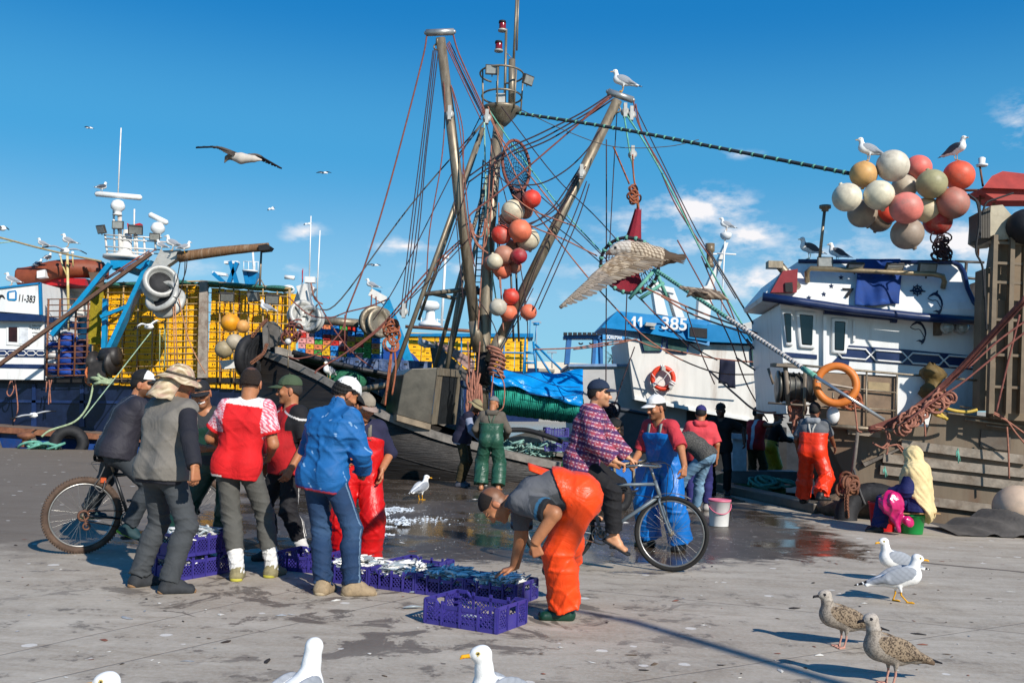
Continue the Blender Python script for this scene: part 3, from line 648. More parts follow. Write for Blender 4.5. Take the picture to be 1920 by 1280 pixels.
def quay_mat():
 g=NG('quay_concrete');tc=g.n('ShaderNodeTexCoord');V=tc.outputs['Object'];sp=g.n('ShaderNodeSeparateXYZ');g.set(sp.inputs[0],V);X,Y=sp.outputs[0],sp.outputs[1]
 n1=g.noise(V,.55,8,.62);n2=g.noise(V,3.2,8,.7);n3=g.noise(V,28,4,.7);n4=g.noise(V,1.5,7,.68,1.2)
 mp=g.n('ShaderNodeMapping');mp.inputs['Rotation'].default_value=(0,0,.5);mp.inputs['Scale'].default_value=(.6,3.0,1);g.set(mp.inputs[0],V);ns=g.noise(mp.outputs[0],1.3,8,.7,.6)
 base=g.mix(g.ramp(n1,.3,.7),'#9c9182','#b3a898');base=g.mix(g.ramp(ns,.35,.75),base,'#8d7f6d');base=g.mix(g.ramp(n2,.38,.8,0,.55),base,'#6f6252');base=g.mix(g.ramp(n3,.3,.8,0,.35),base,'#c2bbb1')
 # left part: older asphalt-like strip
 # wet zone where fish and ice are handled
 w1=g.math('ADD',g.math('SUBTRACT',Y,9.75),g.math('MULTIPLY',g.math('SUBTRACT',n4,.5),3.4))
 w1=g.math('ADD',w1,g.math('MULTIPLY',g.math('SUBTRACT',n2,.5),.9))
 wl=g.math('ADD',g.math('ADD',X,4.6),g.math('MULTIPLY',g.math('SUBTRACT',n1,.5),2.5));wr=g.math('ADD',g.math('SUBTRACT',4.6,X),g.math('MULTIPLY',g.math('SUBTRACT',n4,.5),2.0))
 wr2=g.math('SUBTRACT',w1,g.math('MULTIPLY',g.math('MAXIMUM',g.math('SUBTRACT',X,1.5),0.0),.55))
 wet=g.math('MULTIPLY',g.math('MULTIPLY',g.ramp(wr2,-.05,.45),g.ramp(wl,0,.8)),g.ramp(wr,0,.5))
 # damp blotches round the crates
 dx=g.math('SUBTRACT',X,-1.0);dy=g.math('SUBTRACT',Y,7.6);rr=g.math('ADD',g.math('MULTIPLY',dx,dx),g.math('MULTIPLY',g.math('MULTIPLY',dy,dy),1.6))
 damp=g.math('MULTIPLY',g.ramp(n4,.53,.58),g.ramp(rr,11,1.5));damp2=g.math('MULTIPLY',g.ramp(n2,.58,.63),g.ramp(rr,30,3))
 dd=g.math('MAXIMUM',g.math('MULTIPLY',damp,.75),g.math('MULTIPLY',damp2,.6))
 lx=g.math('SUBTRACT',-4.0,X);old=g.math('MULTIPLY',g.ramp(lx,-1.2,1.2),g.ramp(g.math('ADD',Y,g.math('MULTIPLY',n4,3.0)),10.0,11.8));base=g.mix(g.math('MULTIPLY',old,.8),base,'#574a3c')
 c=g.mix(wet,base,g.mix(g.ramp(n2,.3,.7),'#3a3026','#52463a'));c=g.mix(dd,c,'#4c4238')
 # seams between the poured slabs
 def line(p,q,wd):
  a=math.atan2(q.y-p.y,q.x-p.x);nx,ny=-math.sin(a),math.cos(a);d0=p.x*nx+p.y*ny
  d=g.math('ABSOLUTE',g.math('ADD',g.math('ADD',g.math('MULTIPLY',X,nx),g.math('MULTIPLY',Y,ny)),g.math('ADD',g.math('MULTIPLY',g.math('SUBTRACT',n2,.5),wd*1.5),-d0)))
  return g.ramp(d,wd,wd*.45)
 s1=g.math('MULTIPLY',line(G(1400,1024),G(1920,1072),.075),g.ramp(X,2.6,3.2));s2=line(G(330,1155),G(900,1030),.012);s3=line(G(100,1270),G(700,1135),.012);s4=line(G(1100,1290),G(1900,1170),.010);s5=line(G(-100,985),G(150,1010),.02)
 c=g.mix(g.math('MULTIPLY',s1,.8),c,'#4a3f35');sm=g.math('MAXIMUM',g.math('MAXIMUM',s2,s3),g.math('MAXIMUM',s4,s5));c=g.mix(g.math('MULTIPLY',sm,.5),c,'#5c524a')
 # gull droppings, scales, small dark bits
 vo=g.n('ShaderNodeTexVoronoi');vo.inputs['Scale'].default_value=4.6;g.set(vo.inputs['Vector'],g.mix(.06,V,g.n('ShaderNodeTexNoise').outputs['Color']))
 vs=g.n('ShaderNodeTexVoronoi');vs.inputs['Scale'].default_value=7.7;g.set(vs.inputs['Vector'],V)
 rnd=g.n('ShaderNodeSeparateColor');g.set(rnd.inputs[0],vo.outputs['Color'])
 rad=g.math('MULTIPLY',g.math('POWER',rnd.outputs[0],3.2),.21)
 sp1=g.ramp(g.math('ADD',g.math('SUBTRACT',vo.outputs['Distance'],rad),g.math('MULTIPLY',g.math('SUBTRACT',n3,.5),.16)),.012,-.012)
 c=g.mix(g.math('MULTIPLY',sp1,g.math('SUBTRACT',.8,g.math('MULTIPLY',wet,.5))),c,'#cfcac2')
 rd2=g.n('ShaderNodeSeparateColor');g.set(rd2.inputs[0],vs.outputs['Color'])
 sp2=g.ramp(g.math('ADD',g.math('SUBTRACT',vs.outputs['Distance'],g.math('MULTIPLY',g.math('POWER',rd2.outputs[1],5.0),.15)),g.math('MULTIPLY',g.math('SUBTRACT',n3,.5),.2)),.01,-.01)
 c=g.mix(g.math('MULTIPLY',sp2,.75),c,'#3b332c')
 fl=g.n('ShaderNodeTexVoronoi');fl.inputs['Scale'].default_value=26;g.set(fl.inputs['Vector'],V);f3=g.n('ShaderNodeSeparateColor');g.set(f3.inputs[0],fl.outputs['Color'])
 sp3=g.math('MULTIPLY',g.ramp(g.math('SUBTRACT',fl.outputs['Distance'],g.math('MULTIPLY',g.math('POWER',f3.outputs[0],6.0),.3)),.02,-.02),wet);c=g.mix(sp3,c,'#b9b4ae')
 g.set(g.b.inputs['Base Color'],c)
 pud=g.math('MULTIPLY',g.ramp(g.math('ADD',n1,g.math('MULTIPLY',n4,.35)),.60,.74),wet)
 ro=g.math('SUBTRACT',.86,g.math('MULTIPLY',wet,.46));ro=g.math('SUBTRACT',ro,g.math('MULTIPLY',pud,.28));ro=g.math('SUBTRACT',ro,g.math('MULTIPLY',dd,.3),True);g.set(g.b.inputs['Roughness'],ro)
 bm=g.n('ShaderNodeBump');bm.inputs['Distance'].default_value=.012;hh=g.math('ADD',g.math('MULTIPLY',n3,.5),g.math('MULTIPLY',n2,.9));hh=g.math('SUBTRACT',hh,g.math('MULTIPLY',g.math('MAXIMUM',sm,s1),.6));g.set(bm.inputs['Height'],hh)
 g.set(bm.inputs['Strength'],g.math('SUBTRACT',.5,g.math('MULTIPLY',g.math('MAXIMUM',pud,g.math('MULTIPLY',wet,.55)),.46)));g.set(g.b.inputs['Normal'],bm.outputs[0])
 g.b.inputs['Specular IOR Level'].default_value=.5
 return g.m
EDGE=[(-60,27.0),(-14,27.0),(-11.2,27.6),(-2.4,20.5),(1,20.9),(4.1,20.9),(5.1,15.9),(7.9,14.7),(60,14.5)]
mb=MB();pts=[Vector((x,y,0)) for x,y in EDGE]+[Vector((60,-25,0)),Vector((-60,-25,0))]
mb.prism(pts,(0,0,-2.6));q=mb.build('quay',quay_mat(),smooth=False);tag(q,kind='structure')
def water_mat():
 g=NG('harbour_water');tc=g.n('ShaderNodeTexCoord');n=g.noise(tc.outputs['Object'],.8,5,.6);n2=g.noise(tc.outputs['Object'],5,3)
 g.b.inputs['Base Color'].default_value=(.010,.028,.035,1);g.b.inputs['Roughness'].default_value=.08
 bm=g.n('ShaderNodeBump');bm.inputs['Distance'].default_value=.12;bm.inputs['Strength'].default_value=.5;g.set(bm.inputs['Height'],g.math('ADD',n,g.math('MULTIPLY',n2,.25)));g.set(g.b.inputs['Normal'],bm.outputs[0]);return g.m
mb=MB();mb.grid([[Vector((x,y,-1.5)) for x in (-3000,3000)] for y in (13,5000)],False);o=mb.build('water',water_mat());tag(o,kind='structure')
# raised worn kerb along the working edge
mb=MB();a=Vector((4.28,20.35,.004));b=Vector((5.0,16.2,.004));t=(b-a).normalized();nx=Vector((-t.y,t.x,0))
mb.prism([a-nx*.05,b-nx*.05,b+nx*.30,a+nx*.30],(0,0,.16));a2=Vector((1.4,20.55,.004));b2=Vector((4.0,20.55,.004));mb.prism([a2,b2,b2+Vector((0,.3,0)),a2+Vector((0,.3,0))],(0,0,.16))
M_CONC=mat('kerb_concrete','#5d564e',.5,.3,3,.4,dirt='#2c2722');o=mb.build('kerb',M_CONC,bevel=.02);tag(o,kind='structure')
# ---------------------------------------------------------------- shared ship materials
M_WHITE=mat('white_paint','#d6d6d4',.4,.08,2.5,.1,dirt='#94826e',dirt_amt=.2,stretch=(2,2,.4))
M_WHITE2=mat('white_paint_weathered','#cfccc6',.45,.1,2.2,.08,dirt='#8a6a50',dirt_amt=.3,stretch=(1.8,1.8,.35))
M_NAVY=mat('navy_paint','#16284f',.35,.2,4,.08,dirt='#3f4a66',dirt_amt=.15)
M_BLUE=mat('blue_paint','#0870a4',.38,.14,3,.08,dirt='#2a7ab0',dirt_amt=.2)
M_TEAL=mat('bright_blue_steel','#0b7fae',.4,.18,5,.1,dirt='#5b4434',dirt_amt=.22)
M_RUST=mat('rusty_steel','#6b4330',.75,.35,7,.3,dirt='#9a6a48')
M_STEEL=mat('stainless_steel','#857a69',.45,.22,5,.15,metal=.45,dirt='#54432f',dirt_amt=.45,stretch=(3,3,.7))
M_DARK=mat('black_rubber','#17171a',.7,.35,9,.35,dirt='#4a4a4c',dirt_amt=.25)
M_HULL=mat('tarred_planks','#1a1613',.5,.4,1.6,.6,dirt='#38322b',dirt_amt=.3,stretch=(.5,.5,7),bscale=5,bdist=.03)
M_GREYW=mat('worn_grey_wood','#6a625a',.7,.4,6,.4,dirt='#2f2a26',dirt_amt=.5)
M_GLASS=mat('window_glass','#0b1013',.06,.3,3,0,spec=.8)
M_RUSTHULL=mat('rusty_grey_hull','#695c4c',.6,.22,1.5,.25,dirt='#5d3a22',dirt_amt=.55,stretch=(2.2,2.2,.35))
M_ALU=mat('aluminium_plate','#a9a8a3',.5,.15,6,.12,metal=.12,dirt='#6f6a62',dirt_amt=.3)
M_BEIGE=mat('beige_board','#7a6551',.7,.2,5,.15,dirt='#4a3d30',dirt_amt=.3)
M_DECK=mat('green_deck','#2c5a34',.6,.35,4,.3,dirt='#3a3028',dirt_amt=.5)
M_ROPE=rope_mat('terracotta_rope','#74433a');M_ROPE2=rope_mat('pink_rope','#91604f');M_ROPED=rope_mat('dark_rope','#38282c');M_ROPEG=rope_mat('green_rope','#5fa08c');M_ROPEW=rope_mat('pale_green_rope','#8fa890');M_CABLE=rope_mat('steel_cable','#4c4a4a')
M_YEL=mat('yellow_plastic','#eaae10',.5,.14,5,.1,dirt='#b07c16',dirt_amt=.12)
def ropes(nm,parent,lst,d,r,m,n=6):
 for it in lst:
  pts=it;dd=d;rr=r;drop=0
  if isinstance(it,tuple) and isinstance(it[0],list):pts=it[0];opt=it[1];dd=opt.get('d',d);rr=opt.get('r',r);drop=opt.get('drop',0)
  ds=dd if hasattr(dd,'__len__') else [dd]*len(pts)
  W=[P(x,y,z) for (x,y),z in zip(pts,ds)]
  if drop and len(W)==2:W=sag(W[0],W[1],drop)
  elif len(W)>2:W=smooth_path(W,6)
  g=MB();g.tube(W,rr*.54,n);g.build(nm,m,parent)
def smooth_path(W,k=6):
 W=[Vector(p) for p in W];o=[]
 for i in range(len(W)-1):
  p0=W[max(i-1,0)];p1=W[i];p2=W[i+1];p3=W[min(i+2,len(W)-1)]
  for j in range(k):
   t=j/k;o.append(.5*((2*p1)+(-p0+p2)*t+(2*p0-5*p1+4*p2-p3)*t*t+(-p0+3*p1-3*p2+p3)*t**3))
 return o+[W[-1]]
def pipe(g,pl_or_d,pts,wpx,off=0,n=8):
 if hasattr(pl_or_d,'poly'):W=[pl_or_d(x,y,off) for x,y in pts];m=pl_or_d.ppm(*pts[0])
 else:W=[P(x,y,pl_or_d) for x,y in pts];m=pl_or_d/FPX
 g.tube(W,wpx*m/2,n);return g
def floodlight(parent,p,fdir,size,name='floodlight',mbody=None):
 x,y,z=frame_from(fdir);g=MB();g.box(p,(size,size*.72,size*.18),(x,y,z));g.bar(Vector(p)-z*size*.09,Vector(p)-z*size*.1-Vector((0,0,size*.5)),size*.08)
 for k in (-1,0,1):g.box(Vector(p)-z*size*.14+x*k*size*.25,(size*.05,size*.6,size*.12),(x,y,z))
 o=g.build(name,mbody or mat('lamp_housing','#3a3733',.5,.2),parent,bevel=.006)
 g=MB();g.box(Vector(p)+z*size*.095,(size*.86,size*.56,.012),(x,y,z));g.build('lens',mat('lamp_glass','#8a8a84',.15,.2,12,0,spec=.7),o);return o
# crates of one mesh, many objects
def crate_mesh(name,m,sx,sy,sz,ribs=3,hole=True):
 g=MB();t=.014
 g.box((0,0,t/2),(sx-.02,sy-.02,t))
 for sgn in (-1,1):
  g.box((0,sgn*(sy/2-t/2-.008),sz/2),(sx-.03,t,sz-.02));g.box((sgn*(sx/2-t/2-.008),0,sz/2),(t,sy-.06,sz-.02))
 for sgn in (-1,1):
  g.box((0,sgn*(sy/2-.012),sz-.02),(sx,.026,.03));g.box((sgn*(sx/2-.012),0,sz-.02),(.026,sy-.054,.03))
  for k in range(ribs):
   x=(k-(ribs-1)/2)*sx/(ribs+.2);g.box((x,sgn*(sy/2-.004),sz*.45),(.03,.02,sz*.75))
  if hole:g.cm=1;g.box((0,sgn*(sy/2-.0035),sz*.58),(sx*.24,.016,sz*.16));g.cm=0
 o=g.build(name,[m,M_DARK]);return o
def place_copies(proto,frames,label,cat,group):
 out=[]
 for i,M in enumerate(frames):
  o=proto if i==0 else proto.copy()
  if i:link(o)
  o.matrix_world=M;tag(o,label,cat,group);out.append(o)
 return out
def TM(p,x,y,z,s=1.0):
 M=Matrix((Vector(x),Vector(y),Vector(z))).transposed().to_4x4();M.translation=p;return M
# ================================================================ left ship (white and blue, yellow crates)
def left_ship():
 pl=Pl(250,600,30.0);back=Pl(120,600,32.0)
 base=P(250,760,30.0);base.z=-.9
 S=empty('fishing_boat',base,'white and blue fishing boat with hull number 11-383 loaded with a wall of yellow crates','boat')
 g=MB();slab(g,pl,[(-120,712),(560,716),(560,900),(-120,900)],-.25,5.5);g.build('hull',mat('dark_blue_hull','#0e1830',.35,.3,3,.2,dirt='#1d2c4a'),S)
 g=MB();slab(g,pl,[(-120,706),(560,709),(560,718),(-120,716)],-.05,.35);g.build('rubbing_strake',mat('black_steel','#191717',.6,.3),S)
 g=MB()
 for x in (60,150,250):slab(g,pl,[(x,720),(x+6,720),(x+8,800),(x-2,800)],-.2,.2)
 slab(g,pl,[(-120,748),(300,752),(300,757),(-120,753)],-.2,.1);g.build('hull_ribs',M_NAVY,S)
 # wheelhouse
 w=MB();slab(w,pl,[(-80,575),(-80,548),(75,530),(77,590),(0,584)],.35,3.2);wh=w.build('wheelhouse_top',M_WHITE,S)
 g=MB();slab(g,pl,[(-80,547),(75,529),(75,532),(-80,551)],.40,.1);slab(g,pl,[(72,530),(76,530),(78,590),(74,590)],.40,.1);g.build('trim',M_BLUE,wh)
 g=MB();slab(g,pl,[(-80,583),(77,590),(78,602),(-80,600)],.38,3.2);g.build('blue_band',M_NAVY,wh)
 text('11-383',pl,(33,564),(63,567),13,.37,mat('black_lettering','#101114',.5,.1),wh,bold=.012)
 g=MB();slab(g,pl,[(15,546),(29,544),(31,548),(31,562),(28,564),(16,563),(13,560),(13,549)],.37,.05);fr=g.build('porthole',M_BLUE,wh)
 g=MB();slab(g,pl,[(17,549),(28,547),(28,560),(17,560)],.375,.04);g.build('pane',M_WHITE,fr)
 g=MB();g.grid([[pl(x,y,.36),pl(x2,y2,.36)] for x,y,x2,y2 in [(-4,560,-2,566),(1,552,2,557),(6,553,5,557),(10,560,8,560),(6,557,5,556)]],False);g.build('dolphin_emblem',mat('black_lettering','#101114'),wh,solid=.01)
 c=MB();slab(c,pl,[(-80,600),(82,603),(82,712),(-80,710)],.1,3.2);cab=c.build('cabin',M_WHITE,S)
 g=MB();slab(g,pl,[(12,608),(55,609),(55,648),(12,646)],.13,.1);f=g.build('window',M_WHITE,cab)
 g=MB();slab(g,pl,[(16,613),(32,613),(32,641),(16,640)],.145,.02);g.build('pane',mat('dark_red_interior','#2a1110',.3,.5,8),f)
 g=MB();slab(g,pl,[(36,611),(53,612),(53,645),(36,644)],.145,.03);g.build('shutter',mat('pale_shutter','#c9ccd0',.4),f)
 g=MB()
 random.seed(3)
 for y in (610,616,623,629):
  x=60+random.random()*3
  while x<76:
   L=random.uniform(1.5,4);g.tube([pl(x,y+random.uniform(-1,1),.115),pl(x+L*.5,y+random.uniform(0,1.6),.115),pl(x+L,y+random.uniform(-1.2,1),.115)],.008,4);x+=L+.8
 g.build('painted_inscription',mat('ink','#22262c',.6),cab)
 g=MB();slab(g,pl,[(-80,653),(82,656),(82,670),(-80,667)],.12,.05);slab(g,pl,[(-80,681),(82,683),(82,691),(-80,688)],.12,.05);st_=g.build('blue_stripe',M_NAVY,cab)
 g=MB()
 for x in range(-40,80,18):g.tube([pl(x+3,658,.135),pl(x+13,658,.135),pl(x+17,662,.135),pl(x+13,666,.135),pl(x+3,666,.135),pl(x-1,662,.135)],.016,4,closed=True)
 g.build('stripe_outline',M_WHITE,st_)
 b=MB();slab(b,back,[(73,534),(175,546),(175,595),(73,592)],0,2.5);slab(b,back,[(73,529),(180,543),(180,550),(73,536)],.2,2.6);bk=b.build('after_cabin',M_WHITE2,S)
 g=MB();slab(g,back,[(73,592),(200,596),(200,715),(73,712)],-.3,2.0);g.build('blue_bulkhead',M_TEAL,S)
 # life raft cradle on the roof
 g=MB();g.tube(smooth_path([P(36,520,31),P(60,517,31),P(110,505,31),P(180,505,31.4),P(185,515,31.4)],5),[.12]+[.34]*18+[.34,.16][:7] if False else .3,10)
 g.build('rubber_boat',mat('brown_canvas','#7a3a22',.6,.2,5,.3),S)
 g=MB();slab(g,Pl(120,520,31),[(70,520),(160,522),(160,535),(70,535)],0,.8);g.build('red_box',mat('red_paint','#a5161c',.45),S)
 g=MB();slab(g,Pl(80,510,30.6),[(69,508),(84,505),(84,519),(69,521)],.05,.3);g.build('white_box',M_WHITE,S)
 g=MB();pipe(g,30.4,[(126,468),(129,620)],5);pipe(g,30.4,[(113,480),(117,497),(127,520)],3);pipe(g,30.4,[(136,475),(137,500)],2.6);g.build('yellow_mast',mat('faded_yellow','#b8a56a',.6,.25,6,.2,dirt='#d8d4c8'),S)
 for x,y in ((113,478),(136,474)):g=MB();g.ball(P(x,y,30.4),.055,8,6);g.build('aerial_knob',M_WHITE,S)
 ropes('mooring_rope',S,[([(-20,440),(25,452),(70,464),(130,478),(190,490)],dict(r=.06))],30,.06,mat('old_hawser','#94805c',.85,.3,12,.5))
 ropes('mooring_rope',S,[[(-20,458),(30,452)]],30,.03,M_ROPEW)
 # rack with sacks
 r=MB()
 for x in (91,113,143,166):pipe(r,pl,[(x,560),(x-4,705)],4,.3)
 for y in list(range(560,705,11)):pipe(r,pl,[(88,y+(1 if y<600 else 2)),(168,y)],2,.3)
 rk=r.build('rail_rack',M_RUST,S)
 for k,(x,y,a,b_,m) in enumerate([(103,665,15,9,'w'),(103,680,15,8,'w'),(104,648,14,7,'b'),(104,694,16,8,'b'),(128,640,18,18,'b'),(128,672,18,20,'b'),(130,698,22,10,'b'),(152,660,12,26,'n'),(115,625,12,6,'w')]):
  g=MB();m_=pl.ppm(100,650);g.ball(pl(x,y,-.2),(a*m_,.35,b_*m_),14,9)
  o=g.build('net_bundle',{'w':mat('white_sack','#c4c2c0',.8,.2,9,.6),'b':mat('blue_sack','#0d3a8c',.7,.35,9,.8),'n':mat('purple_net','#1d2048',.85,.5,14,.9)}[m])
  tag(o,{'w':'folded white sack stowed in the rusty rack by the cabin 11-383','b':'bundle of bright blue netting stowed behind the rusty rack bars','n':'dark purple net bundle stowed right of the blue bundles in the rack'}[m],'sack' if m=='w' else 'net',{'w':'white sacks in the rack','b':'blue net bundles in the rack'}.get(m))
 # blue A-frame, platform
 g=MB();g.bar(pl(207,495,.8),pl(98,628,.8),.16,.14);ms=g.build('mast_strut',M_TEAL,S)
 g=MB();a,b_=pl(283,490,1.2),pl(186,700,1.2);g.bar(a,b_,.40,.12);g.bar(a+pl.n*.1,b_+pl.n*.1,.12,.1);g.build('mast_strut',M_TEAL,S)
 g=MB();g.bar(pl(189,594,1.1),pl(236,575,1.1),.10);slab(g,pl,[(206,488),(283,488),(262,505),(250,500),(238,510),(225,500),(210,505)],.7,.9);slab(g,pl,[(192,560),(200,560),(196,705),(188,705)],.8,.15);g.build('mast_bracket',M_TEAL,S)
 g=MB();g.lathe(pl(236,487,.2),[(.62,0),(.66,.02),(.66,.10),(.3,.16),(.16,.3),(.12,.9)],20);pf=g.build('mast_platform',M_WHITE2,S)
 g=MB()
 for (x0,y0,x1,y1) in [(197,440,202,484),(213,395,215,484),(224,390,226,484),(238,440,240,484),(252,440,253,470),(256,438,258,484),(270,445,272,484),(290,440,292,470)]:pipe(g,pl,[(x0,y0),(x1,y1)],4 if x0 not in (224,) else 8,.3)
 for (y,a,b_) in [(440,195,300),(447,197,318),(462,197,300),(470,200,300)]:pipe(g,pl,[(a,y),(b_,y+(b_-a)*.06)],2.6,.35)
 pipe(g,pl,[(227,240),(221,372)],2.4,.3);pipe(g,pl,[(252,392),(251,440)],3,.3);g.build('railing',mat('white_pipe_rusty','#d0cbc4',.5,.15,6,.1,dirt='#8a4f2e',dirt_amt=.3),pf)
 for (x,y,hw,tl,bs) in [(222,367,44,.05,386),(297,410,20,.42,428)]:
  g=MB();c=pl(x,y,.35);m_=pl.ppm(x,y);ax=(pl.x*math.cos(tl)-Vector((0,0,1))*math.sin(tl));g.tube([c-ax*hw*m_,c-ax*(hw-3)*m_,c+ax*(hw-3)*m_,c+ax*hw*m_],[.03,.085,.085,.03],10)
  bb=pl(x-1,bs,.35);g.lathe(bb-Vector((0,0,.28)),[(.15,0),(.08,.06),(.12,.12),(.20,.2),(.21,.3),(.15,.42),(.06,.46)],16);g.build('radar_antenna',M_WHITE,pf)
 for (x,y,fx,fz,sz) in [(190,430,-.6,-.5,.36),(221,422,0,-.05,.34),(254,431,.3,-.9,.42),(290,444,.3,-.4,.3)]:floodlight(pf,pl(x,y,.5),Vector((fx,-1,fz)),sz)
 g=MB();slab(g,pl,[(238,418),(244,422),(254,420),(262,418),(261,432),(240,434)],.2,.25);g.build('red_canister',mat('red_plastic','#c01c20',.45),pf)
 # boom, gusset, power blocks
 g=MB();a,b_=pl(335,482,1.5),pl(504,463,1.5);pts=[a.lerp(b_,t)+Vector((0,0,.03*math.sin(t*3))) for t in [i/10 for i in range(11)]];g.tube(pts,[.16,.155,.15,.15,.145,.14,.13,.13,.12,.12,.12],10);bo=g.build('cargo_boom',mat('weathered_boom','#6f5136',.75,.3,5,.4,dirt='#a5937d',dirt_amt=.4,stretch=(6,1,1)),S)
 g=MB();slab(g,pl,[(484,460),(500,457),(508,462),(504,468),(486,470)],1.7,.4);g.build('boom_tip',M_DARK,bo)
 g=MB();pipe(g,pl,[(490,472),(487,536)],4,1.2);pipe(g,pl,[(487,520),(498,540)],2,1.2);pipe(g,pl,[(487,520),(477,538)],2,1.2);g.build('boom_crutch',M_STEEL,S)
 g=MB();slab(g,pl,[(300,470),(338,468),(330,486),(296,510),(282,503)],1.5,.3);g.build('gusset_plate',M_ALU,bo)
 for (x,y,r_,ax) in [(300,532,.50,(.5,-1,.35)),(311,562,.52,(-.35,-1,.55))]:
  o=MB();o.lathe(pl(x,y,1.8),[(r_*.35,-.32),(r_*.85,-.3),(r_,-.18),(r_*.98,-.10),(r_*.45,-.02),(r_*.45,.08),(r_*.98,.14),(r_,.22),(r_*.82,.3),(r_*.72,.22),(r_*.66,.05)],24,ax);pb=o.build('power_block',M_ALU,S);o=MB();o.lathe(pl(x,y,1.8),[(r_*.1,.06),(r_*.68,.06),(r_*.66,.1),(r_*.15,.1)],20,ax);o.build('sheave_groove',M_DARK,pb)
 ropes('power_block_cable',S,[[(347,487),(345,520),(335,555),(325,556)],[(338,490),(330,530),(318,553)],[(351,485),(348,510),(340,530)]],27.8,.025,M_DARK)
 g=MB();g.bar(P(283,475,28.2),P(-40,712,28.2),.11,.10);g.build('derrick_beam',mat('rust_brown_beam','#5d4436',.7,.3,6,.3),S)
 ropes('derrick_stay',S,[[(280,470),(190,528)],[(262,480),(180,534)],[(292,468),(200,524)]],28.3,.03,M_ROPE)
 g=MB();slab(g,Pl(190,530,29.2),[(166,510),(194,510),(192,540),(172,535)],0,.1);g.build('canvas_flap',mat('brown_tarp','#5c4a3c',.85),S)
 # winch at the foot of the strut
 g=MB();c=P(196,680,28.4);g.lathe(c,[(.3,-.4),(.34,-.36),(.2,-.3),(.2,.2),(.36,.25),(.36,.34)],18,(1,-.3,0));g.lathe(P(206,668,28.4),[(.26,-.2),(.26,.25),(.1,.3)],16,(1,-.2,.1));g.box(P(188,700,28.4),(.5,.5,.6));g.build('winch',mat('greasy_iron','#2a2624',.5,.4,8,.3),S)
 g=MB()
 for k in range(5):g.torus(P(178+random.uniform(-4,4),690+k*4,28.3),.25,.03,(random.uniform(-.4,.4),1,random.uniform(-.4,.4)),18,6)
 g.build('rope_coil',rope_mat('orange_rope','#b5643a'),S)
 g=MB()
 for k in range(6):g.torus(P(190+random.uniform(-14,8),708+k*2,28.2),.2,.045,(random.uniform(-.6,.6),random.uniform(-.3,.3),1),16,6)
 g.build('rope_coil',rope_mat('sage_rope','#8d9c7c'),S)
 ropes('mooring_rope',S,[([(175,720),(165,760),(140,790),(95,806),(78,818)],dict(d=[28.2,28,27.7,27.3,27]))],28,.055,rope_mat('sage_rope','#8d9c7c'))
 ropes('bow_line',S,[([(283,622),(216,708),(156,784)],dict(d=[28.5,28,27.6]))],28,.03,M_ROPEW)
 ropes('hanging_rope',S,[[(28,712),(32,745),(33,770),(26,790)],[(20,714),(13,735),(19,742),(26,728),(22,714)],[(92,712),(94,740),(95,755)],[(97,712),(92,735),(91,758)],[(88,715),(86,735)]],29.6,.035,M_ROPE2)
 ropes('hanging_rope',S,[[(328,570),(333,690)],[(325,575),(328,690)],[(335,560),(355,640),(385,700)]],28,.03,rope_mat('tan_rope','#a8795a'))
 ropes('hanging_rope',S,[[(308,600),(310,650),(307,690)],[(312,600),(305,640)],[(300,615),(299,690)]],28.5,.025,rope_mat('sage_rope','#8d9c7c'))
 # crate rack
 r=MB()
 for x in (172,199,228,256,284,313,347,372):pipe(r,pl,[(x+4,528),(x,715)],3,.12)
 for i in range(16):pipe(r,pl,[(198,537+i*11.6),(378,534+i*11.6)],1.5,.16)
 for x in (385,412,438,466,493,520):pipe(r,pl,[(x,530+(x-385)*.07),(x,715)],3,.12)
 pipe(r,pl,[(543,540),(542,715)],5,.14)
 for i in range(9):pipe(r,pl,[(380,548+i*18.5),(543,556+i*17)],1.7,.16)
 pipe(r,pl,[(376,527),(545,541)],4,.16);pipe(r,pl,[(198,531),(378,527)],3,.16)
 rk=r.build('crate_rack',mat('rusty_bars','#9a805a',.7,.25,6,.2,dirt='#9d917f'),S)
 g=MB();slab(g,pl,[(374,526),(389,527),(388,708),(370,708)],.3,.12);g.build('rack_post',mat('grey_post','#8f857a',.7,.3,9,.3,dirt='#5a3a2a'),S)
 g=MB()
 for (x,y) in [(400,533),(440,536),(480,539),(520,541),(340,531),(260,535),(215,535)]:
  g.ball(pl(x,y,-.1),(.5,.4,.09),12,6)
 g.build('netting_cover',mat('green_netting','#2c6258',.9,.5,20,.9),S)
 g=MB();g.grid([[pl(166+26*u+3*math.sin(v*6),535+110*v,.25+.08*math.sin(9*v+3*u)) for u in (0,.25,.5,.75,1)] for v in [i/14 for i in range(15)]])
 g.build('hanging_net',mat('olive_net','#8a7a14',.9,.4,24,.9),S)
 for (x,y,fx,fz) in [(426,557,.2,-.8),(475,556,-.5,-.3),(510,561,.3,-.7)]:floodlight(S,pl(x,y,.6),Vector((fx,-1,fz)),.42)
 # the crates themselves
 proto=crate_mesh('fish_crate',M_YEL,.465,.4,.203);fr=[];random.seed(5)
 m_=pl.ppm(280,620);zt=pl(280,536).z
 x0=pl(172,620).x
 for col in range(7):
  for row in range(15):
   fr.append(TM(Vector((x0+.235+col*.475+random.uniform(-.01,.01),30.3+random.uniform(-.02,.03),zt-.12-row*.208)),(1,0,0),(0,1,0),(0,0,1)))
 place_copies(proto,fr,'yellow plastic fish crate stacked in the wall left of the grey post','crate','yellow crates stacked left of the grey rack post')
 pr2=crate_mesh('fish_crate',M_YEL,.432,.4,.270);fr=[];x0=pl(390,620).x
